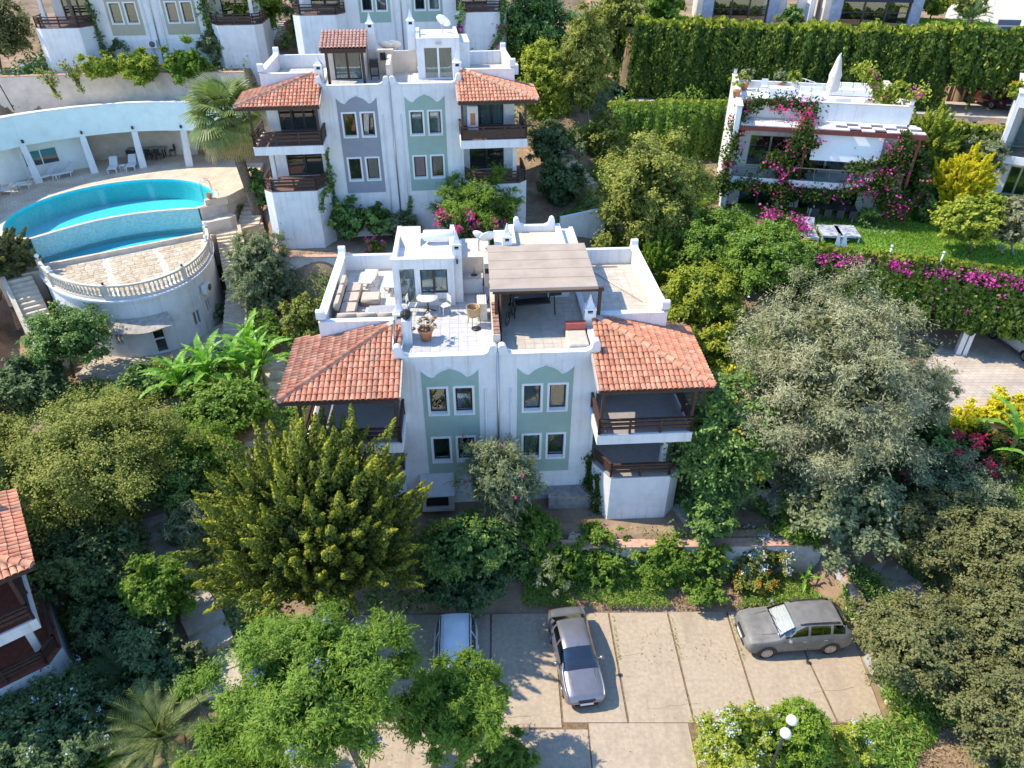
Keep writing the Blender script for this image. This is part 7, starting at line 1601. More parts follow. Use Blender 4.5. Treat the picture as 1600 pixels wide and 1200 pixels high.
# solar tank on the stair head
tk = thing('water_tank', 'white cylindrical water tank lying on the stair head roof', 'water tank', hp(-2.5, 7.6, 9.95), MF.a); tk2 = MB().tube([(-.75, 0, .55), (-.7, 0, .55), (.7, 0, .55), (.75, 0, .55)], [.22, .27, .27, .22], 16); part(tk2, 'tank', M_whiteclean, tk)
for sx in (-.5, .5): part(MB().bar((sx, -.25, 0), (sx, 0, .3), .04).bar((sx, .25, 0), (sx, 0, .3), .04), 'stand', M_metal, tk)
sp_ = thing('solar_panel', 'tilted solar water panel in front of the white tank', 'solar panel', hp(-3.9, 7.7, 9.97), MF.a); part(MB().add([(-.5, -.7, .05), (.5, -.7, .05), (.5, .6, .75), (-.5, .6, .75), (-.5, -.7, -.02), (.5, -.7, -.02), (.5, .6, .67), (-.5, .6, .67)], [(0, 1, 2, 3), (7, 6, 5, 4), (0, 4, 5, 1), (1, 5, 6, 2), (2, 6, 7, 3), (3, 7, 4, 0)]), 'panel', M_cream, sp_)
for sx in (-.45, .45): part(MB().bar((sx, .55, 0), (sx, .55, .65), .04), 'leg', M_metal, sp_)
# divider wall, its rough end, ledges
part(MB().box(-.16, .14, .45, 5.9, 8.0, 9.0), 'divider_wall', M_cream, H1)
dw2 = link('divider_top', None, H1)
for k in range(11): part(MB().box(-.14, .12, .5+k*.25, .5+k*.25+.22, 9.001, 9.05+.03*(k % 3)), 'brick', M_brickold, dw2)
part(MB().box(.2, .24, 1.0, 3.4, 8.1, 8.9), 'terrace_post_rail', M_wood, H1)
part(MB().box(3.05, 3.9, .35, 1.6, 8.1, 8.42), 'ledge', M_cream, H1); part(MB().box(3.1, 3.86, .38, 1.55, 8.421, 8.44), 'ledge_tile', M_floorb, H1); part(MB().box(3.05, 3.95, 1.62, 1.9, 8.1, 8.75), 'red_ledge', M_redtile, H1)
part(MB().box(.3, .75, .32, .6, 8.1, 8.13), 'red_tile', M_redtile, H1)
part(MB().box(-4.02, -3.62, 1.35, 1.85, 8.1, 9.25), 'terrace_pillar', M_white, H1)
part(MB().tube([(-4.35, 1.75, 9.1), (-4.38, -.15, 8.1)], .05, 6), 'flue_pipe', M_metal, H1)
part(MB().tube([(-3.55, .5, 8.12), (-2.6, .42, 8.12)], .03, 6), 'floor_pipe', M_metal, H1)
# pergola of the right unit
pg = thing('pergola', 'brown felt-roofed pergola on dark posts over the right terrace', 'pergola', hp(0, 0), MF.a)
part(MB().add([(-.2, 2.0, 2.22), (4.42, 2.0, 2.22), (4.42, 6.2, 2.42), (-.2, 6.2, 2.42), (-.2, 2.0, 2.12), (4.42, 2.0, 2.12), (4.42, 6.2, 2.32), (-.2, 6.2, 2.32)], [(0, 1, 2, 3), (7, 6, 5, 4), (0, 4, 5, 1), (1, 5, 6, 2), (2, 6, 7, 3), (3, 7, 4, 0)]), 'roof', M_felt, pg)
sm = MB()
for y in (2.9, 3.75, 4.6, 5.45): sm.bar((-.2, y, 2.235+(y-2)*.0476), (4.42, y, 2.235+(y-2)*.0476), .012, .008)
part(sm, 'felt_seam', M_felt, pg); part(MB().bar((-.22, 1.99, 2.17), (4.44, 1.99, 2.17), .04, .12), 'gutter', M_metal, pg)
part(MB().bar((-.1, 2.12, 2.03), (4.7, 2.12, 2.03), .12, .16).bar((4.3, 2.2, 2.05), (4.3, 6.1, 2.2), .10, .14), 'beam', M_wood, pg)
for x, y in ((.05, 2.15), (4.55, 2.15), (.25, 3.6)): part(MB().box(x-.07, x+.07, y-.07, y+.07, 0, 1.96), 'post', M_wood, pg)
for i in range(7): part(MB().bar((.4+i*.62, 2.2, 2.06), (.4+i*.62, 6.1, 2.25), .06, .09), 'rafter', M_wood, pg)
part(MB().box(.25, .3, 2.2, 5.9, .0, 2.0), 'side_screen', M_wood, pg)
# back rooms under/behind the pergola
bk = MB().grid_wall(.2, 4.25, 7.9, 10.2, 6.0, 6.2, [(1.1, 1.9, 8.12, 10.0)]).box(4.05, 4.25, 6.2, 9.05, 7.9, 10.2).box(.2, 4.05, 6.2, 9.05, 9.9, 10.1)
bk.box(.95, 1.2, 6.2, 8.9, 10.1, 10.45).box(3.3, 3.55, 6.2, 8.9, 10.1, 10.45).box(1.2, 3.3, 8.65, 8.9, 10.1, 10.45)
horn(bk, 1.22, 8.62, 8.92, 10.45, -1, .42, .5); horn(bk, 3.28, 8.62, 8.92, 10.45, 1, .42, .5)
part(bk, 'back_room', M_white, H1); part(MB().box(1.2, 3.3, 6.2, 8.65, 10.101, 10.13), 'flat_roof', M_stonebeige, H1)
part(MB().box(1.1, 1.9, 6.1, 6.14, 8.12, 10.0), 'back_door', M_sash, H1); part(MB().box(2.4, 3.7, 5.4, 5.98, 8.1, 8.75), 'white_cupboard', M_whiteclean, H1)
sw = thing('swing_seat', 'dark metal swing seat in the shade of the brown pergola', 'swing seat', hp(1.8, 4.1), MF.a+R(8))
for sx in (-.95, .95): part(MB().tube([(sx, -.6, 0), (sx, 0, 1.75), (sx, .6, 0)], .03, 6), 'frame', M_dark, sw)
part(MB().tube([(-.95, 0, 1.75), (.95, 0, 1.75)], .03, 6), 'crossbar', M_dark, sw); part(MB().box(-.8, .8, -.3, .25, .45, .52), 'seat', M_dark, sw)
part(MB().add([(-.8, .25, .5), (.8, .25, .5), (.8, .5, 1.0), (-.8, .5, 1.0), (-.8, .3, .5), (.8, .3, .5), (.8, .55, 1.0), (-.8, .55, 1.0)], [(0, 1, 2, 3), (7, 6, 5, 4), (3, 2, 6, 7), (0, 3, 7, 4), (1, 5, 6, 2)]), 'backrest', M_dark, sw); part(MB().box(.75, 1.35, -.15, -.10, .75, 1.0), 'side_cushion', M_dark, sw)
bi = thing('bicycle', 'bicycle leaning in the left corner under the pergola', 'bicycle', hp(.75, 3.3), MF.a+R(70))
for sx in (-.5, .5): part(MB().tube([(sx+.32*cos(a), 0, .33+.32*sin(a)) for a in np.linspace(0, 2*pi, 17)], .02, 5, cap=False), 'wheel', M_black, bi)
part(MB().tube([(-.5, 0, .33), (-.15, 0, .75), (.35, 0, .78), (.5, 0, .33)], .018, 5).tube([(-.15, 0, .75), (0, 0, .3), (.35, 0, .78)], .018, 5).tube([(-.5, 0, .33), (0, 0, .3)], .014, 5), 'frame', M_dark, bi); part(MB().box(-.28, -.05, -.06, .06, .85, .9), 'saddle', M_black, bi); part(MB().tube([(.38, -.25, 1.0), (.36, 0, .95), (.38, .25, 1.0)], .015, 5), 'handlebar', M_metal, bi)
# poles lying on the right wing
pl_ = solo(MB().tube([(5.0, 8.6, .05), (7.1, 4.6, .05)], .035, 6), 'pole', M_stonebeige, 'long thin pole lying across the right wing terrace', 'pole', None, hp(0, 0), MF.a)
solo(MB().box(5.5, 6.6, 8.55, 8.65, .0, .1), 'timber_batten', M_stonebeige, 'short timber batten along the back of the right wing terrace', 'batten', None, hp(0, 0), MF.a)
# loungers, sofa, tables, barbecue, pots
lb = lounger('sun_lounger', 'beige slatted sun lounger farther left on the front house terrace', M_beigepl, hp(-6.1, 7.4), MF.a+R(176), 'beige loungers on the terrace', .15)
dup(lb, hp(-4.95, 6.9), MF.a+R(176), 'beige slatted sun lounger nearer the terrace door')
def cushion(mb, x0, x1, y0, y1, z0, z1):
    b = .05; mb.box(x0+b, x1-b, y0+b, y1-b, z0, z1); mb.add([(x0, y0, (z0+z1)/2), (x1, y0, (z0+z1)/2), (x1, y1, (z0+z1)/2), (x0, y1, (z0+z1)/2), (x0+b, y0+b, z1+.001), (x1-b, y0+b, z1+.001), (x1-b, y1-b, z1+.001), (x0+b, y1-b, z1+.001), (x0+b, y0+b, z0-.001), (x1-b, y0+b, z0-.001), (x1-b, y1-b, z0-.001), (x0+b, y1-b, z0-.001)], [(0, 1, 5, 4), (1, 2, 6, 5), (2, 3, 7, 6), (3, 0, 4, 7), (1, 0, 8, 9), (2, 1, 9, 10), (3, 2, 10, 11), (0, 3, 11, 8)], 0, True); return mb
so_ = thing('corner_sofa', 'beige cushioned pallet corner sofa along the left terrace parapet', 'sofa', hp(-7.3, 2.75), MF.a)
part(MB().box(.05, .95, .9, 4.0, .0, .26).box(.05, 3.0, .05, .9, .0, .26), 'pallet_base', mat('pallet_wood', (.34, .25, .17), .9, .1, noise=.25, nscale=8), so_)
for y in (.95, 2.0, 3.05): part(cushion(MB(), .25, 1.0, y, y+.95, .27, .45), 'seat_cushion', M_cush, so_); part(cushion(MB(), .02, .30, y, y+.95, .46, .85), 'back_cushion', M_cush, so_)
for x in (.3, 1.2, 2.1): part(cushion(MB(), x, x+.88, .2, .9, .27, .45), 'seat_cushion', M_cush, so_); part(cushion(MB(), x, x+.88, .0, .22, .46, .80), 'back_cushion', M_cush, so_)
part(cushion(MB(), 1.05, 1.95, 2.2, 3.1, .12, .36), 'pouf_cushion', M_cush, so_); part(MB().box(1.08, 1.92, 2.23, 3.07, 0, .12), 'pouf_base', M_brickold, so_)
ct = thing('coffee_table', 'low grey slatted coffee table between the corner sofa cushions', 'table', hp(-4.9, 3.95), MF.a)
for k in range(8): part(MB().box(-.85, .85, -.45+k*.115, -.45+k*.115+.10, .30, .34), 'slat', mat('grey_slat', (.40, .41, .42), .8, .2, noise=.15, nscale=6), ct)
for sx in (-.75, .75):
    for sy in (-.38, .38): part(MB().box(sx-.04, sx+.04, sy-.04, sy+.04, 0, .30), 'leg', M_metal, ct)
rt_ = thing('round_table', 'round pale bistro table in front of the terrace window', 'table', hp(-3.05, 4.35), MF.a); part(MB().lathe([(.01, .70), (.48, .70), (.50, .72), (.48, .74), (.01, .74)], 24), 'tabletop', M_beigepl, rt_); part(MB().tube([(0, 0, 0), (0, 0, .7)], .035, 8), 'pedestal', M_dark, rt_)
for k in range(3): a = 2*pi*k/3; part(MB().bar((0, 0, .12), (.35*cos(a), .35*sin(a), .02), .04, .04), 'foot', M_dark, rt_)
def bistro(label, x, y, rz):
    t = thing('bistro_chair', label, 'chair', hp(x, y), rz, 'metal bistro chairs'); part(MB().box(-.2, .2, -.2, .2, .43, .46), 'seat', M_beigepl, t)
    for sx in (-.18, .18): part(MB().tube([(sx, -.2, 0), (sx, -.18, .44), (sx, .2, .44), (sx, .22, 0)], .012, 5), 'leg', M_whiteclean, t); part(MB().tube([(sx, .2, .44), (sx, .26, .88)], .012, 5), 'back_frame', M_whiteclean, t)
    for z in (.6, .72, .84): part(MB().box(-.19, .19, .22, .26, z, z+.06), 'back_slat', M_beigepl, t)
bistro('metal bistro chair standing right of the round table', -2.25, 4.05, MF.a+R(-60)); bistro('metal bistro chair tucked left of the round table', -3.75, 4.2, MF.a+R(80))
bq_ = thing('barbecue', 'round copper-coloured drum barbecue on thin legs', 'barbecue', hp(-.95, 2.9), MF.a); part(MB().lathe([(.02, .50), (.26, .50), (.30, .60), (.31, .92), (.33, .94), (.29, .94), (.27, .70), (.01, .68)], 20), 'drum', mat('copper_drum', (.45, .32, .16), .5, .4, .3, noise=.2, nscale=5), bq_)
gr = MB()
for k in range(7): gr.bar((-.24, -.21+k*.07, .93), (.24, -.21+k*.07, .93), .014, .014)
part(gr, 'grill_bars', M_dark, bq_)
for k in range(3): a = 2*pi*k/3+.3; part(MB().tube([(.26*cos(a), .26*sin(a), .55), (.34*cos(a), .34*sin(a), 0)], .014, 5), 'leg', M_dark, bq_)
part(MB().lathe([(.01, 0), (.20, 0), (.22, .03), (.01, .03)], 16, (.1, -.35, 0)), 'ash_tray', M_dark, bq_)
cab = thing('side_cabinet', 'narrow white slatted cabinet against the divider wall', 'cabinet', hp(-.55, 3.7), MF.a); part(MB().box(-.22, .22, -.45, .45, 0, .85), 'body', M_beigepl, cab)
for k in range(5): part(MB().box(-.20+k*.085, -.20+k*.085+.06, -.47, .47, .851, .875), 'slat', M_beigepl, cab)
fc = thing('folding_chair', 'folded dark chair leaning by the kitchen cupboard', 'chair', hp(-.4, 4.8), MF.a+R(-40)); part(MB().box(-.2, .2, -.2, .2, .42, .45), 'seat', M_metal, fc); part(MB().box(-.2, .2, .18, .22, .5, .85), 'backrest', M_metal, fc)
for sx in (-.18, .18): part(MB().bar((sx, -.2, 0), (sx, .2, .5), .03).bar((sx, .2, 0), (sx, -.2, .43), .03), 'leg', M_dark, fc)
pp = pot('big terracotta pot with a drying plant on the front terrace', hp(-3.05, 1.75), .32, .55)
c, N, T2, rn, cc, rc, dd = crown_points((0, 0, .78), (.45, .45, .32), 'broad', 420, 14); part(leaf_mesh('foliage', c, N, T2, .15, .07, rn, LM['dry']), 'foliage', None, pp)
st_ = MB()
for k in range(14): a = 2.4*k; st_.tube([(0, 0, .48), (.2*cos(a), .2*sin(a), .75), (.38*cos(a), .38*sin(a), .92)], .008, 4)
part(st_, 'stem', M_bark, pp)
bp_ = thing('ball_pot', 'black ribbed ball pot standing on the white terrace pillar', 'pot', hp(-3.82, 1.6, 9.25), MF.a); mb = MB(); pr = [(.06, 0), (.16, .05), (.23, .18), (.22, .30), (.12, .40), (.06, .42)]; vs = []; nn = 20
for r_, z in pr:
    for k in range(nn): q = r_*(1+(.07 if k % 2 else -.04)); vs.append((q*cos(2*pi*k/nn), q*sin(2*pi*k/nn), z))
part(mb.add(vs, [(i*nn+k, i*nn+(k+1) % nn, (i+1)*nn+(k+1) % nn, (i+1)*nn+k) for i in range(len(pr)-1) for k in range(nn)]+[tuple(range((len(pr)-1)*nn, len(pr)*nn))]), 'body', M_black, bp_)
# basement hatch, ledge at the foot of the front house
hb = thing('basement_hatch', 'small grey canopied hatch at the foot of the left facade', 'hatch', tuple(MF.W(-2.9, -.02, .35)), MF.a)
part(MB().box(-.75, .75, -.9, 0, .0, .12), 'sill', M_greywall, hb); part(MB().grid_wall(-.7, .7, .12, .95, -.85, -.75, [(-.55, .5, .2, .85)]).box(-.7, -.6, -.75, 0, .12, .95).box(.6, .7, -.75, 0, .12, .95), 'frame', M_greywall, hb); part(MB().box(-.55, .5, -.74, -.73, .2, .85), 'opening', M_black, hb)
part(MB().add([(-.8, -.98, .96), (.8, -.98, .96), (.8, 0, 1.5), (-.8, 0, 1.5), (-.8, -.98, 1.02), (.8, -.98, 1.02), (.8, 0, 1.56), (-.8, 0, 1.56)], [(3, 2, 1, 0), (4, 5, 6, 7), (0, 1, 5, 4), (1, 2, 6, 5), (3, 0, 4, 7)]), 'canopy', M_greywall, hb)
solo(MB().box(0, 2.05, -.75, -.05, -.4, .62).box(-.05, 2.1, -.8, -.02, .621, .68), 'garden_ledge', mat('old_stone', (.30, .27, .25), .95, .1, noise=.3, nscale=4, bump=.8, bscale=9), 'low old stone ledge against the right facade foot', 'ledge', None, tuple(MF.W(2.3, 0, .15)), MF.a)
solo(MB().bar((0, 0, .12), (.75, -2.3, .12), .3, .35), 'kerb', mat('old_stone', (.3, .27, .25)), 'old stone kerb running down from the right bay', 'kerb', None, tuple(MF.W(8.3, -1.1, .0)), MF.a)

# ------------------------------------------------------------------ upper house roof
H2 = house_upper
def up(x, y, z=TZ): return tuple(UF.W(x, y, z))
po = MB().grid_wall(-3.75, -1.45, 7.9, 10.3, 2.7, 2.9, [(-3.4, -1.75, 8.12, 10.1)]).box(-3.75, -3.55, 2.9, 6.9, 7.9, 10.3).box(-1.65, -1.45, 2.9, 6.9, 7.9, 10.3).box(-3.55, -1.65, 2.9, 6.9, 10.05, 10.25)
part(po, 'stair_head', M_cream, H2); glazed_door(H2, -3.4, -1.75, 8.12, 10.1, 2.78, 2, M_wood, name='terrace_door', curtain=M_curtw)
prf = part(MB().add([(-3.95, .95, 10.15), (-1.2, .95, 10.15), (-1.2, 3.1, 10.75), (-3.95, 3.1, 10.75), (-3.95, .95, 10.05), (-1.2, .95, 10.05), (-1.2, 3.1, 10.65), (-3.95, 3.1, 10.65)], [(0, 1, 2, 3), (7, 6, 5, 4), (0, 4, 5, 1), (1, 5, 6, 2), (2, 6, 7, 3), (3, 7, 4, 0)]), 'porch_roof', M_wood, H2)
tile_face(prf, (-3.95, .9, 10.18), (-1.2, .9, 10.18), (-1.2, 3.1, 10.8), (-3.95, 3.1, 10.8), False, TILE_OLD)
for x in (-3.6, -1.5): part(MB().box(x-.08, x+.08, 1.05, 1.21, 8.1, 10.05), 'porch_post', M_wood, H2)
part(MB().bar((-3.9, 1.12, 9.98), (-1.25, 1.12, 9.98), .12, .16), 'porch_beam', M_wood, H2)
pe = MB().grid_wall(1.75, 4.4, 7.9, 10.45, 2.3, 2.5, [(2.15, 3.95, 8.12, 9.95)]).box(1.75, 1.95, 2.5, 6.9, 7.9, 10.45).box(4.2, 4.4, 2.5, 6.9, 7.9, 10.45).box(1.95, 4.2, 2.5, 6.9, 10.1, 10.3).box(4.4, 5.1, 3.6, 6.9, 7.9, 10.0)
part(pe, 'stair_head', M_white, H2); glazed_door(H2, 2.15, 3.95, 8.12, 9.95, 2.38, 2, M_whiteclean, name='terrace_door', curtain=M_curtw); part(MB().box(2.95, 3.25, 2.22, 2.30, 10.1, 10.22), 'floodlight', M_metal, H2)
part(MB().box(-.13, .13, .5, 4.6, 8.0, 9.3).box(-1.4, .0, 4.6, 4.8, 8.0, 9.4).box(0, 1.7, 4.6, 4.8, 8.0, 9.4).box(-.75, .25, 4.1, 4.6, 8.0, 9.55), 'divider_wall', M_cream, H2)
part(MB().box(-.6, -.25, 4.06, 4.10, 8.95, 9.4), 'dark_hatch', M_black, H2)
for cx, cy, hh in ((-1.15, 5.4, 2.6), (1.45, 4.9, 2.8)): chimney(H2, cx, cy, 8.1, hh, .5)
dish('white satellite dish behind the middle wall of the upper roof, left half', up(-.25, 5.3, 8.9), R(175), .9, .5); dish('white satellite dish overlapping it on the upper roof', up(.25, 5.4, 8.9), R(190), .9, .5); dish('white satellite dish on the right stair head of the upper roof', up(3.5, 5.2, 10.3), R(150), .7, .5)
gb = thing('gas_grill', 'black gas grill beside the tiled porch on the upper roof', 'barbecue', up(-.95, 2.6), UF.a); part(MB().box(-.28, .28, -.22, .22, .72, .95), 'firebox', M_black, gb); part(MB().box(-.26, .26, -.2, .2, .96, 1.18), 'lid', M_black, gb); part(MB().box(-.25, .25, -.18, .18, .2, .24), 'shelf', M_black, gb)
for sx in (-.24, .24):
    for sy in (-.18, .18): part(MB().box(sx-.02, sx+.02, sy-.02, sy+.02, 0, .72), 'leg', M_black, gb)
ac_unit(H2, tuple((7.95, 3.0, 8.2)), R(90)); ac_unit(house_tl, (-.55, -.2, .9), 0)
pz = part(MB().box(4.6, 5.25, -.35, -.05, 5.5, 7.0), 'pizza_oven', M_whiteclean, H2); part(MB().box(4.78, 5.08, -.36, -.351, 5.9, 6.6), 'oven_mouth', M_terra, pz)
# ------------------------------------------------------------------ lamps
def globe_lamp(label, base, h, heads, r=.16):
    t = thing('globe_lamp', label, 'street lamp', base); part(MB().tube([(0, 0, -.1), (0, 0, h)], .045, 8).lathe([(.10, 0), (.10, .15), (.05, .22)], 10), 'post', M_dark, t)
    for dx, dy, dz in heads:
        if dx or dy: part(MB().tube([(0, 0, h-.25), (dx*.6, dy*.6, h-.15), (dx, dy, h+dz-r)], .03, 6), 'arm', M_dark, t)
        part(MB().lathe([(.06, -.03), (.07, .03)], 10, (dx, dy, h+dz-r)), 'collar', M_dark, t); part(MB().ball((dx, dy, h+dz), r, 16), 'globe', lampglobe, t)
b = np.array(G(312, 672)); globe_lamp('single white globe lamp on a dark post beside the banana palms', tuple(b), aty(301, 640, b[1])[2]-b[2], [(0, 0, 0)], .15)
b = np.array(atz(1180, 1262, 0)); zz = aty(1181, 1135, b[1])[2]; globe_lamp('twin white globe lamp rising between the plumbago and the round thuja', tuple(b), zz-.12, [(.22, .22, .08), (-.05, -.12, -.05)], .17)
for px, py, lab in [(40, 116, 'small white globe lamp on the soil at the upper left'), (140, 97, 'tiny white globe lamp under the upper left climber')]:
    b = np.array(G(px, py)); globe_lamp(lab, tuple(b), .5, [(0, 0, .1)], .16)
for px, py, lab in [(1090, 246, 'small garden post light at the hedge foot beside the villa'), (1388, 404, 'left white marker post in the lawn hedge'), (1468, 414, 'right white marker post in the lawn hedge')]:
    b = atz(px, py, 8.5); solo(MB().tube([(0, 0, 0), (0, 0, .7)], .05, 7).lathe([(.07, .7), (.07, .85)], 8), 'garden_post', M_whiteclean, lab, 'post', None, tuple(b))
# utility pole by cream wall, rocks
solo(MB().tube([(0, 0, 0), (-1.0, .3, 3.9)], .04, 6), 'pole', M_dark, 'thin dark leaning pole against the cream wall at far left', 'pole', None, tuple(aty(22, 172, 56.5)))
rk = None
for px, py, s, lab in [(1312, 872, .22, 'pale boulder beside the red-coped wall corner'), (1322, 880, .17, 'smaller pale boulder touching the first one'), (1388, 1098, .16, 'pale stone at the right front corner of the concrete'), (898, 842, .25, 'white stone on the bare soil behind the creeper'), (340, 888, .30, 'white rock by the path at the juniper'), (425, 722, .22, 'pale rock in the juniper behind the path')]:
    v, f = blob((0, 0, s*.4), (s*1.3, s, s*.7), .25); solo(MB().add([tuple(q) for q in v], [tuple(q) for q in f]), 'rock', mat('pale_rock', (.58, .50, .40), .95, .1, noise=.15, nscale=6, bump=.5), lab, 'rock', None, tuple(G(px, py)))
solo(MB().prism([(0, 0), (1.5, .35), (1.75, 1.3), (.9, 2.3), (.1, 1.9)], 0, .10), 'stone_slab', mat('grey_slab', (.42, .42, .40), .9, .1, noise=.15, nscale=3, bump=.4), 'grey paving slab right of the parking corner under the oak', 'slab', None, (14.75, 16.0, -.02), R(10))
# ------------------------------------------------------------------ cars
M_tyre = mat('tyre', (.02, .02, .02), .85, .2); M_rim = mat('alloy', (.5, .5, .52), .3, .5, .8)
M_cglass = glassmat('car_glass', (.34, .42, .44), .16); M_clear = glassmat('clear_screen_glass', (.88, .92, .92), .12); M_cabin = mat('car_cabin', (.03, .03, .035), .8, .2)
M_lamp = glassmat('lamp_lens', (.9, .9, .9), .15); M_red = mat('tail_lens', (.45, .02, .02), .2, .6); M_plate = mat('number_plate', (.8, .8, .8), .5)
def paint(name, c, dust=0.0, rough=.3, metal=.4):
    return mat(name, c, rough, .5, metal, noise=.06+dust*.2, nscale=2.5, coat=0.5 if dust < .3 else .1, dirt=(.36, .33, .29) if dust else None, dscale=.9, damt=dust)
def interp(tab, x): t = np.array(tab); return float(np.interp(x, t[:, 0], t[:, 1]))
def smooth_interp(tab, x):
    t = np.array(tab); xs = t[:, 0]; k = int(np.clip(np.searchsorted(xs, x)-1, 0, len(xs)-2)); u = (x-xs[k])/(xs[k+1]-xs[k]); u = min(1, max(0, u))
    def sl(i): i0, i1 = max(0, i-1), min(len(xs)-1, i+1); return (t[i1, 1]-t[i0, 1])/(xs[i1]-xs[i0])
    h = xs[k+1]-xs[k]; a, b = t[k, 1], t[k+1, 1]; return float((2*u**3-3*u**2+1)*a+(u**3-2*u**2+u)*h*sl(k)*.6+(-2*u**3+3*u**2)*b+(u**3-u**2)*h*sl(k+1)*.6)
def build_car(name, label, loc, rz, P, body_m, rim_m=None, rails=False, screen=None, group=None):
    """front towards -y. P: profile tables over y from -L/2 to L/2"""
    t = thing(name, label, 'car', loc, rz, group); Lh = P['L']/2
    ys = sorted(set([round(v, 3) for v in np.concatenate([np.linspace(-Lh, -Lh+.25, 5), np.linspace(-Lh+.25, Lh-.2, 40), np.linspace(Lh-.2, Lh, 5), [P['cowl'], P['roof0'], P['roof1'], P['tail']]])]))
    cab0, cab1 = P['cowl'], P['tail']
    def half(y):
        k = abs(y)/Lh; return P['W']/2*(1-.10*max(0, (k-.72)/.28)**2-.12*max(0, (k-.93)/.07)**2)
    rings = []
    for y in ys:
        w = half(y); zs = interp(P['sill'], y); zb = smooth_interp(P['belt'], y); zt = max(zb+.02, smooth_interp(P['top'], y)); f = min(1, max(0, (zt-zb-.03)/.42)); wt = w*(.90-.20*f) if f > 0.02 else w*.90
        r = [(w*.90, zs), (w*.985, zs+.10), (w*1.0, zs+(zb-zs)*.45), (w*.985, zb-.10), (w*.955, zb-.01)]
        if f > .02: r += [(w*.955*(1-.25)+wt*.25, zb+(zt-zb)*.25), (w*.955*.4+wt*.6, zb+(zt-zb)*.62), (wt+.012, zt-.075), (wt-.05, zt-.022), (wt*.62, zt), (0, zt+.018)]
        else: r += [(w*.945, zb+.0), (w*.935, zb+.005), (w*.90, zt-.03), (w*.84, zt-.012), (w*.5, zt), (0, zt+.012)]
        rings.append([(x, y, z) for x, z in r]+[(-x, y, z) for x, z in r[-2::-1]])
    n = len(rings[0]); V = [p for r in rings for p in r]; groups = {'body': [], 'windscreen': [], 'rear_window': [], 'side_window': [], 'side_window2': []}
    m = (n-1)//2
    for i in range(len(ys)-1):
        yc = (ys[i]+ys[i+1])/2
        for k in range(n-1):
            q = (i*n+k, i*n+k+1, (i+1)*n+k+1, (i+1)*n+k); kk = k if k < m else n-2-k; key = 'body'
            if P['cowl']+.04 < yc < P['roof0']-.02 and kk >= 7: key = 'windscreen'
            elif P['roof1']+.02 < yc < P['tail']-.08 and kk >= 7 and P.get('rearglass', True): key = 'rear_window'
            elif P['cowl']+P['apil'] < yc < P['tail']-P['cpil'] and kk in (5, 6) and not any(abs(yc-b) < .055 for b in P['bpil']): key = 'side_window' if k < m else 'side_window2'
            groups[key].append(q)
    def sub(fs):
        ids = sorted({i for f in fs for i in f}); mp = {a: b for b, a in enumerate(ids)}; return [V[i] for i in ids], [tuple(mp[i] for i in f)[::-1] for f in fs]
    vs, fs = sub(groups['body']); b = MB().add(vs, fs, 0, True)
    for e in (0, len(ys)-1): b.add(rings[e], [tuple(range(n)) if e else tuple(range(n))[::-1]], 0)
    bo = part(b, 'body', body_m, t)
    for key, lab in (('windscreen', None), ('rear_window', None), ('side_window', None), ('side_window2', None)):
        if groups[key]: vs, fs = sub(groups[key]); part(MB().add(vs, fs, 0, True), key.replace('2', ''), M_clear if (screen and key == 'windscreen') else M_cglass, t)
    w0 = P['W']/2
    part(MB().box(-w0*.86, w0*.86, P['cowl']-.1, P['tail']-.1, P['floor'], P['floor']+.05).box(-w0*.80, w0*.80, P['cowl']+.0, P['cowl']+.5, P['floor'], P['dash']), 'cabin', M_cabin, t)
    for x in (-.36, .36):
        s = part(MB().box(x-.23, x+.23, P['seat']-.25, P['seat']+.3, P['floor'], P['floor']+.32).box(x-.22, x+.22, P['seat']+.18, P['seat']+.32, P['floor']+.3, P['dash']+.12), 'seat', M_cabin, t); part(MB().box(x-.12, x+.12, P['seat']+.2, P['seat']+.3, P['dash']+.14, P['dash']+.3), 'headrest', M_cabin, s)
    part(MB().box(-w0*.72, w0*.72, P['seat']+.75, P['seat']+1.2, P['floor'], P['floor']+.35).box(-w0*.72, w0*.72, P['seat']+1.1, P['seat']+1.22, P['floor'], P['dash']+.1), 'rear_seat', M_cabin, t)
    if screen:
        yy0, yy1 = P['cowl']+.12, P['roof0']-.02; vs = []; nn = 13
        for i in range(nn):
            u = i/(nn-1); y = yy0+(yy1-yy0)*u; z = smooth_interp(P['top'], y)-.06+.025*(i % 2); vs += [(-w0*.70*(1-.12*u), y, z-.03), (0, y, z), (w0*.70*(1-.12*u), y, z-.03)]
        part(MB().add(vs, [(3*i+j, 3*i+j+1, 3*i+j+4, 3*i+j+3) for i in range(nn-1) for j in (0, 1)]), 'sunshade', screen, t)
    for sx in (-1, 1):
        for y in P['axles']:
            w = thing if False else None; R_ = P['wr']; x = sx*(w0-.10)
            wh = MB().tube([(x-.10, y, R_), (x-.09, y, R_), (x+.09, y, R_), (x+.10, y, R_)], [R_*.90, R_, R_, R_*.90], 20); wo_ = part(wh, 'wheel', M_tyre, t)
            rm = MB(); xo = sx*(w0+.004)
            for k in range(10): a = 2*pi*k/10; rm.bar((xo, y, R_), (xo, y+R_*.62*cos(a), R_+R_*.62*sin(a)), .035, .06)
            rm.tube([(xo, y+R_*.62*cos(a), R_+R_*.62*sin(a)) for a in np.linspace(0, 2*pi, 21)], .025, 5, cap=False); part(rm, 'rim', rim_m or M_rim, wo_)
            ar = MB(); ar.add([(sx*(half(y)*1.002+.003), y+(R_+.07)*cos(a), max(.2, R_+(R_+.07)*sin(a))) for a in np.linspace(-.3, pi+.3, 15)], [tuple(range(15))]); part(ar, 'wheel_arch', M_black, t)
        mz = P['dash']+.10; my = P['cowl']+P['apil']+.12
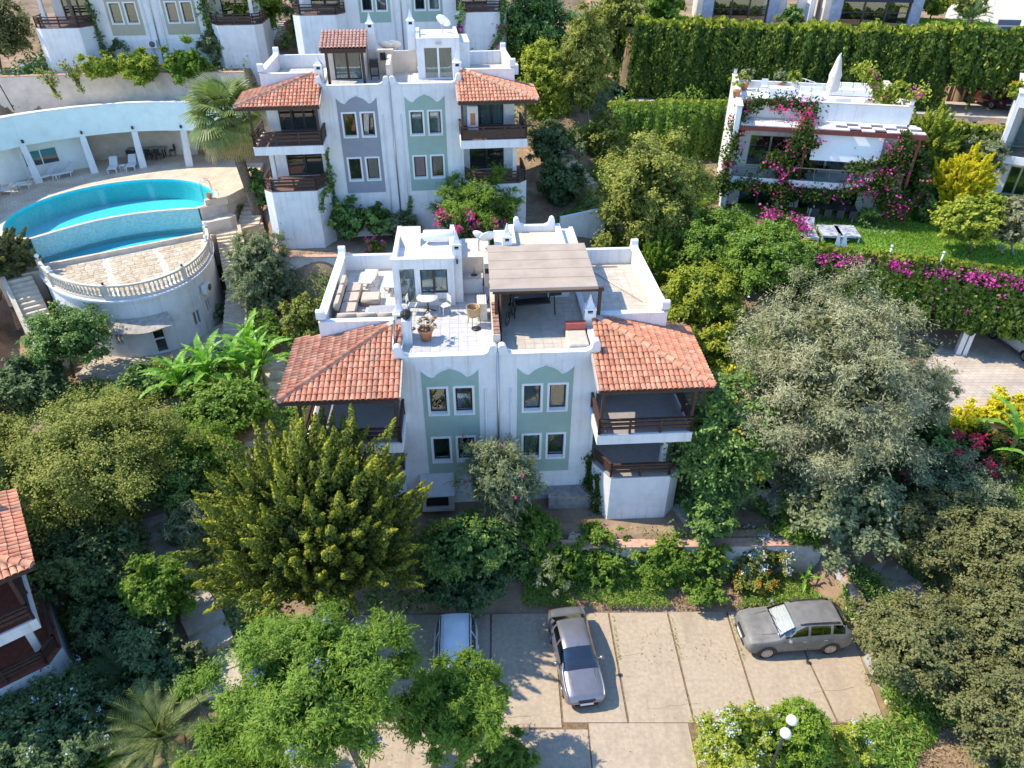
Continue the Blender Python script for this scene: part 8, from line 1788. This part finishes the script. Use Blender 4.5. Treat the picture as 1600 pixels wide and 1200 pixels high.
        mr = MB().ball((sx*(w0+.10), my, mz), .10, 10, 0, .75).bar((sx*(w0-.06), my, mz-.04), (sx*(w0+.08), my, mz-.02), .05, .05); part(mr, 'mirror', P.get('mirror', body_m), t)
        fy = -Lh
        part(MB().add([(sx*w0*.42, fy+.05, P['lampz']), (sx*w0*.80, fy+.16, P['lampz']+.02), (sx*w0*.84, fy+.48, P['lampz']+.19), (sx*w0*.50, fy+.24, P['lampz']+.17)], [(0, 1, 2, 3)]), 'headlight_lens', mat('headlight', (.68, .68, .66), .12, .7), t)
        part(MB().box(sx*w0*.62, sx*w0*.86, Lh-.06, Lh+.012, P['lampz']+.08, P['lampz']+.24), 'tail_light', M_red, t)
        for b_ in P['bpil'][:2]: part(MB().box(sx*(w0*.985), sx*(w0*1.0+.015), b_-.28, b_-.12, P['dash']-.13, P['dash']-.10), 'door_handle', P.get('mirror', body_m), t)
        for b_ in (P['bpil'][0], P['cowl']+P['apil']-.05): part(MB().bar((sx*(w0*1.0+.002), b_, .32), (sx*(w0*.96+.006), b_, P['dash']-.03), .008, .012), 'door_seam', M_black, t)
        if rails: part(MB().tube([(sx*w0*.63, P['roof0']+.15, P['H']-.02), (sx*w0*.645, P['roof0']+.4, P['H']+.035), (sx*w0*.645, P['roof1']-.3, P['H']+.03), (sx*w0*.63, P['roof1']-.1, P['H']-.03)], .022, 6), 'roof_rail', M_dark, t)
    fy = -Lh
    part(MB().box(-w0*.40, w0*.40, fy-.015, fy+.06, P['lampz']-.05, P['lampz']+.07), 'grille', M_black, t); part(MB().box(-w0*.55, w0*.55, fy-.02, fy+.06, P['lampz']-.36, P['lampz']-.22), 'lower_grille', M_black, t)
    part(MB().box(-.26, .26, fy-.045, fy-.021, P['lampz']-.20, P['lampz']-.09), 'number_plate', M_plate, t); part(MB().box(-.26, .26, Lh+.005, Lh+.03, P['lampz']+.05, P['lampz']+.16), 'number_plate', M_plate, t)
    for x0 in (-.55, .05): part(MB().bar((x0, P['cowl']+.02, P['cowlz']+.02), (x0+.5, P['cowl']+.16, P['cowlz']+.10), .02, .015), 'wiper', M_black, t)
    if P.get('aerial'): part(MB().tube([(0, P['aerial'], P['H']), (0, P['aerial']-.16, P['H']+.28)], .008, 4), 'aerial', M_black, t)
    # bonnet creases
    for sx in (-1, 1): part(MB().tube([(sx*w0*.62, P['cowl']-.02, smooth_interp(P['top'], P['cowl']-.02)+.008), (sx*w0*.52, fy+.35, smooth_interp(P['top'], fy+.35)+.008)], .008, 4), 'bonnet_crease', body_m, t)
    return t
sal = dict(L=4.18, W=1.66, H=1.42, cowl=-.98, roof0=-.22, roof1=1.12, tail=1.62, apil=.28, cpil=.42, bpil=(.18, .98), sill=[(-2.09, .42), (-1.9, .25), (1.8, .26), (2.09, .45)],
  belt=[(-2.09, .60), (-1.95, .72), (-1.2, .82), (0, .88), (1.2, .92), (1.95, .90), (2.09, .80)], top=[(-2.09, .62), (-1.96, .76), (-1.6, .86), (-.98, .97), (-.55, 1.24), (-.22, 1.385), (.25, 1.43), (1.12, 1.36), (1.4, 1.17), (1.62, 1.02), (1.95, .985), (2.04, .94), (2.09, .82)],
  floor=.35, dash=.90, seat=.05, axles=(-1.32, 1.15), wr=.29, lampz=.58, cowlz=.97, aerial=-.15)
suv = dict(L=4.52, W=1.84, H=1.66, cowl=-1.02, roof0=-.30, roof1=1.62, tail=2.16, apil=.30, cpil=.42, bpil=(.28, 1.16), sill=[(-2.26, .45), (-2.0, .28), (2.0, .28), (2.26, .5)],
  belt=[(-2.26, .72), (-2.1, .90), (-1.2, 1.0), (0, 1.03), (1.4, 1.06), (2.1, 1.05), (2.26, .95)], top=[(-2.26, .74), (-2.12, .95), (-1.8, 1.04), (-1.02, 1.14), (-.62, 1.42), (-.30, 1.59), (.3, 1.67), (1.2, 1.65), (1.62, 1.60), (1.95, 1.36), (2.16, 1.12), (2.26, .97)],
  floor=.45, dash=1.06, seat=.10, axles=(-1.40, 1.28), wr=.35, lampz=.74, cowlz=1.14)
van = dict(L=4.40, W=1.83, H=1.80, cowl=-1.15, roof0=-.45, roof1=2.02, tail=2.19, apil=.32, cpil=.22, bpil=(.15, 1.15), sill=[(-2.2, .42), (-2.0, .26), (2.0, .26), (2.2, .4)], rearglass=False,
  belt=[(-2.2, .70), (-2.05, .90), (-1.3, 1.0), (0, 1.05), (1.4, 1.08), (2.1, 1.08), (2.2, 1.0)], top=[(-2.2, .72), (-2.08, .95), (-1.75, 1.06), (-1.15, 1.18), (-.8, 1.48), (-.45, 1.70), (.2, 1.79), (1.4, 1.80), (2.02, 1.74), (2.13, 1.5), (2.19, 1.15)],
  floor=.45, dash=1.10, seat=.05, axles=(-1.35, 1.30), wr=.32, lampz=.70, cowlz=1.18)
def ground_pose(front, back, z=0):
    a, b = atz(*front, z), atz(*back, z); c = (a+b)/2; d = a-b; return (c[0], c[1], z), atan2(d[1], d[0])+pi/2
loc, rz = ground_pose((914, 1085), (885, 968), .5)
loc = (loc[0], loc[1], 0.004); build_car('parked_car', 'silver-mauve saloon car parked nose out in the middle of the slabs', loc, rz, sal, paint('mauve_silver', (.25, .245, .265), 0.12, .32, .55), group='cars on the parking')
loc, rz = ground_pose((1160, 985), (1318, 975), .7); loc = (loc[0], loc[1], 0.004)
M_shade = mat('foil_sunshade', (.85, .86, .88), .3, .5, .3, noise=.1, nscale=10)
build_car('parked_car', 'dusty grey suv with a silver windscreen shade parked sideways', loc, rz, suv, paint('dusty_grey', (.20, .197, .19), 0.6, .6, .15), rails=True, screen=M_shade, group='cars on the parking')
a = atz(718, 962, 1.5); 
build_car('parked_car', 'pale blue-white van with black roof rails behind the jacaranda', (a[0]-.05, a[1]-2.1, .004), R(3), van, paint('pale_blue_white', (.62, .66, .70), 0, .25, .1), rails=True, group='cars on the parking')
a, b = atz(1538, 522, 5), atz(1600, 566, 5); d = (b-a); d = d/np.linalg.norm(d); nr_ = np.array([-d[1], d[0], 0]); nr_ = nr_ if nr_[0] > 0 else -nr_
c = (a+b)/2+nr_*.85+d*.1; build_car('parked_car', 'white car half hidden under the lower carport creeper', (c[0], c[1], 5.004), atan2(d[1], d[0])+pi/2, sal, paint('white_car', (.78, .79, .80), 0, .25, 0))
c = atz(1560, 172, 12.56); build_car('parked_car', 'dark red car in the shadow of the upper carport', (c[0], c[1]+1.8, 12.564), R(14), sal, paint('dark_red_car', (.10, .02, .025), 0, .25, .1))
c = atz(1432, 160, 12.56); build_car('parked_car', 'dark car behind the villa roof corner under the creeper', (c[0], c[1]+1.6, 12.564), R(10), sal, paint('black_car', (.03, .03, .035), 0, .25, .1))
